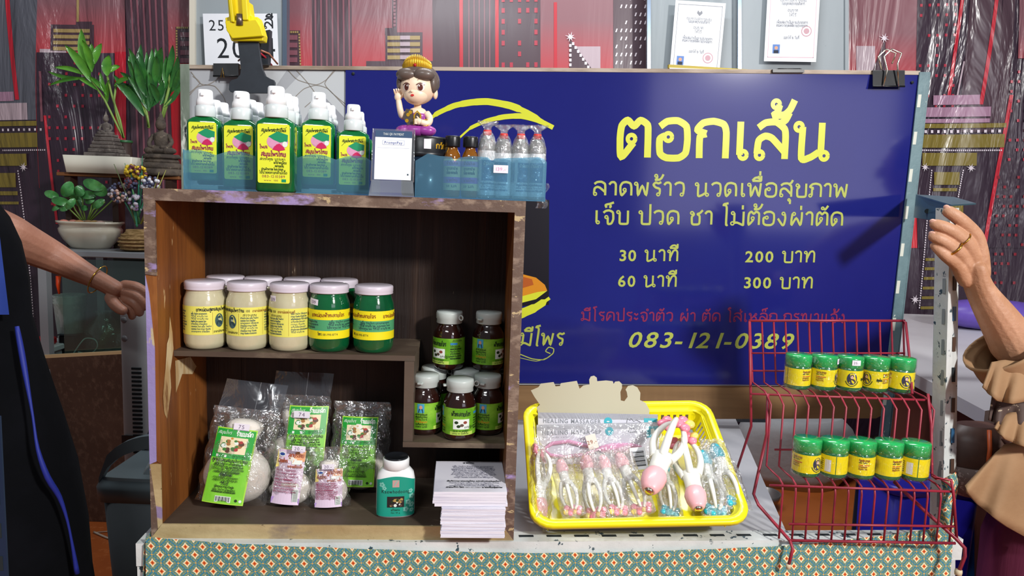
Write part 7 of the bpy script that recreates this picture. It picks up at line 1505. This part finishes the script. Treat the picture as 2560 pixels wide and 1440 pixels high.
def body_loft(parent, name, secs, m, n=40, fold=0.0, fk=9, close_top=True):
    rings = []
    for (cx0, cy0, z, rx, ry) in secs:
        rings.append([Vector((cx0+rx*(1+fold*sin(fk*a+z*11)+fold*.5*sin(fk*2.3*a-z*17))*cos(a), cy0+ry*(1+fold*sin(fk*a+z*9))*sin(a), z)) for a in [2*pi*k/n for k in range(n)]])
    b = MB(); b.loft(rings, m); return wmb(b, parent).build(name, parent)
def head(parent, c, m, hairm, yaw_):
    k = MB(); c = Vector(c)
    k.ball(c, .078, m, 28, 20, (.95,1.12,1.28)); k.ball(c+Vector((0,-.02,-.055)), .055, m, 20, 14, (.95,1.0,.95))
    k.ball(c+Vector((0,-.094,-.012)), .013, m, 12, 8, (.9,1.2,1.5)); k.ball(c+Vector((0,-.097,-.024)), .0145, m, 12, 8, (1.15,.9,.75))
    for s in (-1,1): k.ball(c+Vector((s*.076,.004,-.012)), .022, m, 12, 8, (.35,.8,1.35))
    k.lathe([(.055,-.20),(.052,-.12),(.050,-.06)], m, 24, c=tuple(c), cap=False)
    T = Matrix.Translation(c) @ Matrix.Rotation(yaw_, 4, 'Z') @ Matrix.Translation(-c); k.xf(T); wmb(k, parent).build('head', parent)
    f = MB(); ew = M('sclera','#eee8e0',.3); pu = M('pupil','#201410',.2); lp = M('lips','#a8584c',.4)
    for s in (-1,1):
        f.ball(c+Vector((s*.030,-.0765,.004)), .0105, ew, 12, 8, (1.25,.55,.55)); f.ball(c+Vector((s*.030,-.0818,.004)), .0046, pu, 10, 8, (1,.35,1)); f.tube([c+Vector((s*.015,-.086,.022)),c+Vector((s*.031,-.085,.027)),c+Vector((s*.046,-.076,.021))],[.002,.003,.0015],hairm,6)
    f.ball(c+Vector((0,-.078,-.055)), .020, lp, 14, 8, (1.1,.45,.30)); f.xf(T); wmb(f, parent).build('face_features', parent)
    h = MB(); h.ball(c+Vector((0,.012,.012)), .086, hairm, 28, 18, (1.0,1.10,1.24))
    for i, p in enumerate(h.v):
        d = p-c
        if d.y < -.035 and d.z < .058: h.v[i] = c+Vector((d.x*.9, -.03, d.z))
        if d.z < -.05: h.v[i] = c+Vector((d.x*.8, d.y, -.05+(d.z+.05)*.3))
    h.xf(T); wmb(h, parent).build('hair', parent)
# ---- right: person in a tan blouse holding the post
pr = root('person', 'person in tan blouse and magenta skirt gripping the white post, gold rings on fingers', 'person', Vector((1.26, 1.50, 0)))
DH = 1.335
def Q(x, y, d=0.0): return P(x, y, DH+d)
# arm and hand as one surface
V = [(Q(2700,700,.12), .052), (Q(2620,850,.07), .047), (Q(2570,925,.03), .047), (Q(2528,846,.01), (.043,.040)), (Q(2486,780,.0), (.036,.032)), (Q(2448,724,0), (.0275,.022)), (Q(2434,684,.0), (.030,.018)), (Q(2426,650,.0), (.030,.017))]
E_ = [(i,i+1) for i in range(7)]
def finger(base_i, pts):
    i0 = base_i
    for p, r_ in pts: V.append((p, r_)); E_.append((i0, len(V)-1)); i0 = len(V)-1
arm = skin_mesh('arm', pr, V, E_, 2, m_sk); bake(arm)
fingers = [ # MCP, PIP, DIP, tip with depth: curl round the bracket toward the camera side
 [((2450,640),.0,.0160),((2440,588),-.006,.0142),((2398,546),-.014,.0125),((2374,530),-.012,.0115),((2357,522),-.004,.0098)],
 [((2434,650),-.002,.0160),((2416,604),-.012,.0138),((2376,574),-.020,.0122),((2345,562),-.018,.0110),((2322,558),-.008,.0092)],
 [((2418,662),-.002,.0155),((2396,630),-.012,.0130),((2360,602),-.018,.0115),((2338,592),-.016,.0105),((2320,588),-.006,.0090)],
 [((2406,684),-.001,.0145),((2394,662),-.008,.0122),((2362,638),-.014,.0108),((2342,618),-.012,.0096),((2328,606),-.004,.0082)]]
fo_ = []
for k, f in enumerate(fingers):
    vs = [(Q([2456,2446,2434,2424][k], [706,712,716,718][k], .002), .0155)] + [(Q(x, y, d), r_*1.04) for (x, y), d, r_ in f]; o = skin_mesh('finger', arm, vs, [(i,i+1) for i in range(len(vs)-1)], 0, m_sk) if False else skin_mesh('finger', pr, vs, [(i,i+1) for i in range(len(vs)-1)], 0, m_sk); bake(o); fo_.append(o)
    t = vs[-1][0]; pv = (t-vs[-2][0]).normalized(); b = MB(); 
    rot = (pv.to_track_quat('X','Z')).to_matrix(); b.ball(t+Vector((0,-.0068,.0035))-pv*.003, .0052, m_nail, 10, 6, (1.2,.35,.95), rot=rot); wmb(b, pr).build('nail', pr)
th = [(Q(2440,690,.008),.0165),(Q(2418,640,.030),.0155),(Q(2396,600,.046),.0135),(Q(2380,575,.048),.0115)]
o = skin_mesh('thumb', pr, th, [(0,1),(1,2),(2,3)], 0, m_sk); bake(o)
# join fingers to the arm: one continuous hand surface
def join_parts(main, others, name):
    bm = bmesh.new(); bm.from_mesh(main.data)
    for q in others: bm.from_mesh(q.data)
    bm.to_mesh(main.data); bm.free(); main.name = name
    for q in others: bpy.data.objects.remove(q)
    m = main.modifiers.new('remesh', 'REMESH'); m.mode = 'VOXEL'; m.voxel_size = .0016; m.use_smooth_shade = True
    s = main.modifiers.new('smooth', 'SMOOTH'); s.factor = .5; s.iterations = 4; bake(main)
join_parts(arm, fo_+[o], 'arm_and_hand')
for (x, y), ang, lb in (((2407,600),-38,'thin gold ring'),((2386,621),-38,'wide gold ring')):
    c = Q(x, y, -.014); b = MB(); a_ = R(ang); ax = Vector((cos(R(38)),0,-sin(R(38))*1.0)) ; u_ = Vector((0,1,0)); w_ = Vector((sin(R(38)),0,cos(R(38))))
    b.tube([c + u_*.0150*cos(t) + w_*.0150*sin(t) for t in [2*pi*k/24 for k in range(24)]], .0019 if 'wide' in lb else .0013, m_gold, 8, closed=True); o = wmb(b, pr).build('ring', pr); o['label'] = lb
for (a, b_) in (((2404,752),(2474,706)),((2408,758),(2476,714))):
    pass
m_tan = M('blouse_tan', '#9c7a58', .8, layers=[('#8c6c4c', 4, (1,1,1), .42, .62)], bump=(9,(1,1,2),.6)); m_skirt = M('skirt_magenta', '#6e2444', .75, layers=[('#5e1c3a', 3, (2,2,.3), .42, .62)], bump=(10,(3,3,.3),.5)); m_hairp = M('person_hair','#1c1512',.5)
m_lace = M('lace_brown','#4c3a34',.7,layers=[('#b8a890', 60, (1,1,1), .6, .64)])
def secs(lst):
    out = []
    for x, y, D, rx, ry in lst: p = P(x, y, D); out.append((p.x+rx, D, p.z, rx, ry))
    return out
body_loft(pr, 'blouse', secs([(2452,1262,1.44,.23,.17),(2470,1200,1.44,.215,.16),(2502,1120,1.44,.20,.15),(2520,1040,1.44,.195,.145),(2530,940,1.44,.195,.14),(2575,820,1.44,.19,.13),(2640,700,1.44,.18,.12),(2770,620,1.44,.15,.10),(2980,575,1.44,.08,.06)]), m_tan, fold=.025)
b = MB(); hem = [(2412,1214),(2424,1236),(2446,1262),(2480,1290),(2520,1318),(2580,1352),(2680,1370)]; top = [(2470,1150),(2490,1130),(2512,1112),(2540,1104),(2575,1100),(2620,1100),(2700,1100)]
def hemfn(u, v):
    i = min(int(u*6), 5); t = u*6-i; a = Vector(hem[i]).lerp(Vector(hem[i+1]), t); c = Vector(top[i]).lerp(Vector(top[i+1]), t); q = a.lerp(c, v); return P(q.x, q.y, 1.30 + .035*v - .012*sin(u*14)*(1-v))
b.grid(hemfn, 30, 10, m_tan); o = wmb(b, pr).build('blouse_hem', pr); sm = o.modifiers.new('t','SOLIDIFY'); sm.thickness = .004
body_loft(pr, 'skirt', [(1.235,1.45,.02,.22,.15)] + [(1.235,1.45,z,r1,r1*.62) for z, r1 in ((.25,.245),(.50,.24),(.75,.235),(.92,.20))] , m_skirt, fold=.02)
# flared sleeve round the elbow
ce = [Q(2505,868,.01), Q(2530,905,.015), Q(2575,930,.04), Q(2640,850,.08), Q(2700,720,.11)]
b = MB(); b.tube(_sp3(ce, 4), [.068-.014*min(1,k/8)+.003*sin(k*2.1) for k in range(17)], m_tan, 26, cap=False); o = wmb(b, pr).build('sleeve', pr); sm = o.modifiers.new('t','SOLIDIFY'); sm.thickness = .003
# ruffle tier under the sleeve, dark lace between
def tier(nm, T_, B_, D0, D1, m, amp=.010):
    b = MB(); n = len(T_)-1
    def f(u, v):
        i = min(int(u*n), n-1); t = u*n-i; a = Vector(T_[i]).lerp(Vector(T_[i+1]), t); c = Vector(B_[i]).lerp(Vector(B_[i+1]), t); q = a.lerp(c, v); return P(q.x, q.y, D0+(D1-D0)*v + amp*sin(u*17)*v)
    b.grid(f, 24, 8, m); o = wmb(b, pr).build(nm, pr); s_ = o.modifiers.new('t','SOLIDIFY'); s_.thickness = .003
tier('sleeve_ruffle', [(2478,905),(2510,900),(2560,905),(2640,900)], [(2455,968),(2490,1002),(2530,1010),(2640,985)], 1.30, 1.28, m_tan)
tier('dark_lace', [(2480,985),(2510,990),(2560,990),(2620,985)], [(2470,1050),(2500,1062),(2560,1066),(2640,1060)], 1.325, 1.315, m_lace)
tier('second_ruffle', [(2500,1040),(2530,1032),(2570,1026),(2640,1026)], [(2485,1070),(2510,1098),(2560,1118),(2640,1125)], 1.32, 1.29, m_tan)
bl_ = secs([(2980,575,1.44,.08,.06)])[0]; head(pr, (bl_[0], bl_[1]-.01, bl_[2]+.165), m_sk, m_hairp, R(-40))
def hanging_arm(par, sh, s, m, sm, nm='resting_arm'):
    sh = Vector(sh); V_ = [(sh, .048), (sh+Vector((s*.05,0,-.14)), .043), (sh+Vector((s*.06,-.01,-.28)), .037), (sh+Vector((s*.05,-.05,-.42)), .030), (sh+Vector((s*.045,-.08,-.52)), .024), (sh+Vector((s*.04,-.095,-.58)), .027)]
    E2 = [(i,i+1) for i in range(5)]; o = skin_mesh(nm, par, V_, E2, 2, m); bake(o); oth_ = []
    for k in range(5):
        b0 = V_[5][0]; ox = (-.026+.0155*k) if k < 4 else .0; L_ = (.062,.074,.070,.056,.05)[k]; dy = Vector((0, ox if k < 4 else -.035, 0))
        vs = [(b0+dy*.8, .0115), (b0+dy*1.05+Vector((0,-.006,-L_*.6)), .0105), (b0+dy*1.1+Vector((-s*.012,-.010,-L_*1.15)), .0092)]
        q = skin_mesh('finger', par, vs, [(0,1),(1,2)], 0, m); bake(q); oth_.append(q)
    join_parts(o, oth_, nm)
    b = MB(); b.tube([V_[0][0]+Vector((-s*.02,0,.02)), V_[1][0], V_[2][0]+Vector((0,0,.03))], [.068,.062,.060], sm, 20, cap=True); wmb(b, par).build('sleeve', par)
bm_ = secs([(2640,700,1.44,.18,.12)])[0]; hanging_arm(pr, (bm_[0]+.175, bm_[1], bm_[2]+.02), 1, m_sk, m_tan)
for s in (-1, 1):
    b = MB(); b.ball((1.235+s*.09, 1.42, .035), .05, M('shoe_dark','#241c1a',.5), 16, 10, (.8,1.9,.65)); wmb(b, pr).build('shoe', pr)
bg_ = root('handbag', 'brown leather shoulder bag with an orange strap hanging by the blouse', 'bag', P(2430,1235,1.43))
m_lt_ = M('leather_brown','#4c342c',.45,layers=[('#3c2822', 12, (1,1,1), .42, .62)]); m_fl = M('flecked_flap','#5c4c48',.7,layers=[('#8a7c78', 120, (1,1,1), .55, .62)])
def bagsec(z, a, b_): return [Vector((a*cos(t), b_*sin(t), z)) for t in [2*pi*k/24 for k in range(24)]]
h_ = P(2430,1060,1.43).z-P(2430,1235,1.43).z
b = MB(); b.loft([bagsec(0,.030,.02), bagsec(.02,.055,.035), bagsec(h_*.45,.066,.045), bagsec(h_*.8,.062,.04), bagsec(h_,.045,.025)], m_lt_); b.build('bag_body', bg_)
b = MB(); b.loft([bagsec(.0,.034,.024), bagsec(.022,.058,.039), bagsec(h_*.45,.0685,.0485)], m_fl); b.build('lower_panel', bg_)
b = MB(); b.tube([(-.008,-.049,h_*.45),(-.006,-.047,h_*.75),(.0,-.030,h_*.98)], .0042, M('strap_orange','#a8481c',.5), 8); b.build('strap', bg_)
b = MB(); b.tube(_sp3([(.035,-.03,h_*.9),(.055,-.03,h_*.5),(.05,-.02,h_*.15)],4), .012, M('handle_dark','#3a201c',.4,coat=.3), 10); b.tube(_sp3([(.03,.0,h_*.95),(.10,.0,h_+.10),(.17,-.01,h_+.20)],4), .006, M('handle_dark','#3a201c'), 8); b.build('shoulder_strap', bg_)

# ---- left: person in a dark vest reaching to the right
plx = root('person', 'person in black vest and blue shirt reaching a bare arm behind the crate', 'person', Vector((-1.18, 1.42, 0)))
DL = 1.62
def QL(x, y, d=0.0): return P(x, y, DL+d)
V = [(QL(-190,520,-.16), .060), (QL(-60,560,-.12), .056), (QL(40,598,-.06), (.050,.046)), (QL(130,640,0), (.043,.038)), (QL(215,685,0), (.031,.026)), (QL(252,703,0), (.029,.021)), (QL(285,722,0), (.036,.021)), (QL(312,738,.0), (.036,.021))]
arm = skin_mesh('arm', plx, V, [(i,i+1) for i in range(7)], 1, m_skd); bake(arm); oth = []
for pts in ([((300,712),0,.0135),((340,716),-.006,.0125),((366,732),-.004,.0112),((378,752),.004,.010)], [((304,728),-.004,.0135),((344,738),-.012,.0125),((362,758),-.010,.0112),((366,776),0,.010)],
            [((304,742),-.004,.0132),((338,756),-.014,.012),((350,776),-.010,.0108),((350,790),0,.0096)], [((296,752),-.002,.012),((322,770),-.012,.0108),((332,786),-.008,.0098),((330,798),0,.0088)], [((272,735),-.008,.0145),((286,762),-.024,.0135),((304,776),-.030,.012),((318,780),-.030,.010)]):
    vs = [(QL(x, y, d), r_) for (x, y), d, r_ in pts]; o = skin_mesh('finger', plx, vs, [(i,i+1) for i in range(3)], 0, m_skd); bake(o); oth.append(o)
join_parts(arm, oth, 'arm_and_hand')
b = MB(); c = QL(266,664,0); c2 = QL(240,738,0); ax = (c2-c); 
cc = QL(244,699,0); dirn = (QL(285,722)-QL(215,685)).normalized(); u1 = Vector((0,1,0)); u2 = dirn.cross(u1).normalized()
b.tube([cc + u1*.0285*cos(t) + u2*.0335*sin(t) for t in [2*pi*k/28 for k in range(28)]], .0014, m_gold, 6, closed=True); o = wmb(b, plx).build('bracelet', plx); o['label'] = 'thin gold bracelet'
m_vest_ = M('vest_black', '#050609', .95, spec=.12, layers=[('#0a0b10', 5, (1,1,1), .42, .62)], bump=(8,(1,1,.6),.5)); m_shirt = M('shirt_blue', '#1c3684', .75, bump=(10,(1,1,.6),.4)); m_pipe = M('piping_blue', '#182680', .6)
def secR(lst):
    out = []
    for x, y, D, rx, ry in lst: p = P(x, y, D); out.append((p.x-rx, D, p.z, rx, ry))
    return out
ls = secR([(225,1560,1.30,.24,.17),(208,1440,1.30,.235,.17),(198,1330,1.30,.23,.165),(165,1180,1.30,.22,.16),(130,1050,1.30,.21,.15),(82,900,1.30,.195,.14),(58,800,1.30,.185,.13),(50,700,1.30,.185,.13),(30,610,1.30,.18,.125),(0,545,1.30,.17,.12),(-60,470,1.30,.15,.11),(-160,420,1.30,.07,.07)])
lx0 = ls[0]; body_loft(plx, 'vest', [(lx0[0]-.0,1.30,.30,.235,.17)] + ls, m_vest_, fold=.015)
# blue shirt panel and piping running down the vest front
def on_vest(x, y, off=.006):
    p = P(x, y, 1.30); z = p.z; S = [s for s in ls]
    S.sort(key=lambda s: s[2])
    for s0, s1 in zip(S, S[1:]):
        if s0[2] <= z <= s1[2]:
            t = (z-s0[2])/(s1[2]-s0[2]); cx0 = s0[0]+(s1[0]-s0[0])*t; rx = s0[3]+(s1[3]-s0[3])*t; ry = s0[4]+(s1[4]-s0[4])*t
            D = 1.30-ry
            for _ in range(4):
                q = P(x, y, D); k = max(-1, min(1, (q.x-cx0)/rx)); D = 1.30-ry*math.sqrt(max(0, 1-k*k))
            q = P(x, y, D); return Vector((q.x, D-off, q.z))
    return P(x, y, 1.16)
b = MB(); L1 = [(-60,560),(-55,700),(-40,790)]; L2 = [(6,600),(20,700),(28,785)]
b.grid(lambda u, v: on_vest(-60+(66+24*v)*u, 585+200*v, .007), 8, 12, m_shirt); wmb(b, plx).build('shirt_panel', plx)
pp = [(46,815),(58,880),(72,960),(86,1040),(98,1120),(122,1190),(152,1240),(172,1300),(186,1370),(196,1430)]
b = MB(); b.tube(_sp3([on_vest(x, y, .004) for x, y in pp], 3), [.0035+.0014*sin(k*.5) for k in range(len(_sp3([Vector((0,0,0))]*10,3)))], m_pipe, 8); wmb(b, plx).build('piping', plx)
body_loft(plx, 'trousers', [(lx0[0]-.03,1.32,.03,.13,.12),(lx0[0]-.03,1.32,.30,.18,.14),(lx0[0]-.01,1.31,.60,.20,.15)], m_vest_)
tl_ = ls[-1]; head(plx, (tl_[0], tl_[1]-.01, tl_[2]+.165), m_skd, m_hairp, R(20)); hanging_arm(plx, (ls[7][0]-.175, ls[7][1], ls[-3][2]-.02), -1, m_skd, m_vest_)
for s in (-1, 1):
    b = MB(); b.ball((lx0[0]-.03+s*.08, 1.28, .032), .05, M('shoe_dark','#241c1a'), 16, 10, (.8,1.9,.63)); wmb(b, plx).build('shoe', plx)
plx.location = plx.location
# navy slotted upright at the far left edge
npst = root('slotted_post', 'dark navy slotted post at the extreme left edge below the vest', 'post', Vector((P(6,1400,1.02).x, 1.02, 0)))
x0, x1 = P(-22,1300,1.02).x-npst.location.x, P(14,1300,1.02).x-npst.location.x; zt = P(0,1040,1.02).z
mb = MB(); mb.box(((x0+x1)/2,0,zt/2),(x1-x0,.003,zt),M('navy_paint','#1c2c44',.45)); mb.build('flange', npst)
for k in range(8):
    mb = MB(); mb.box((x1-.008,-.0018,zt-.07-.05*k),(.005,.001,.022),m_slot); mb.build('slot', npst)
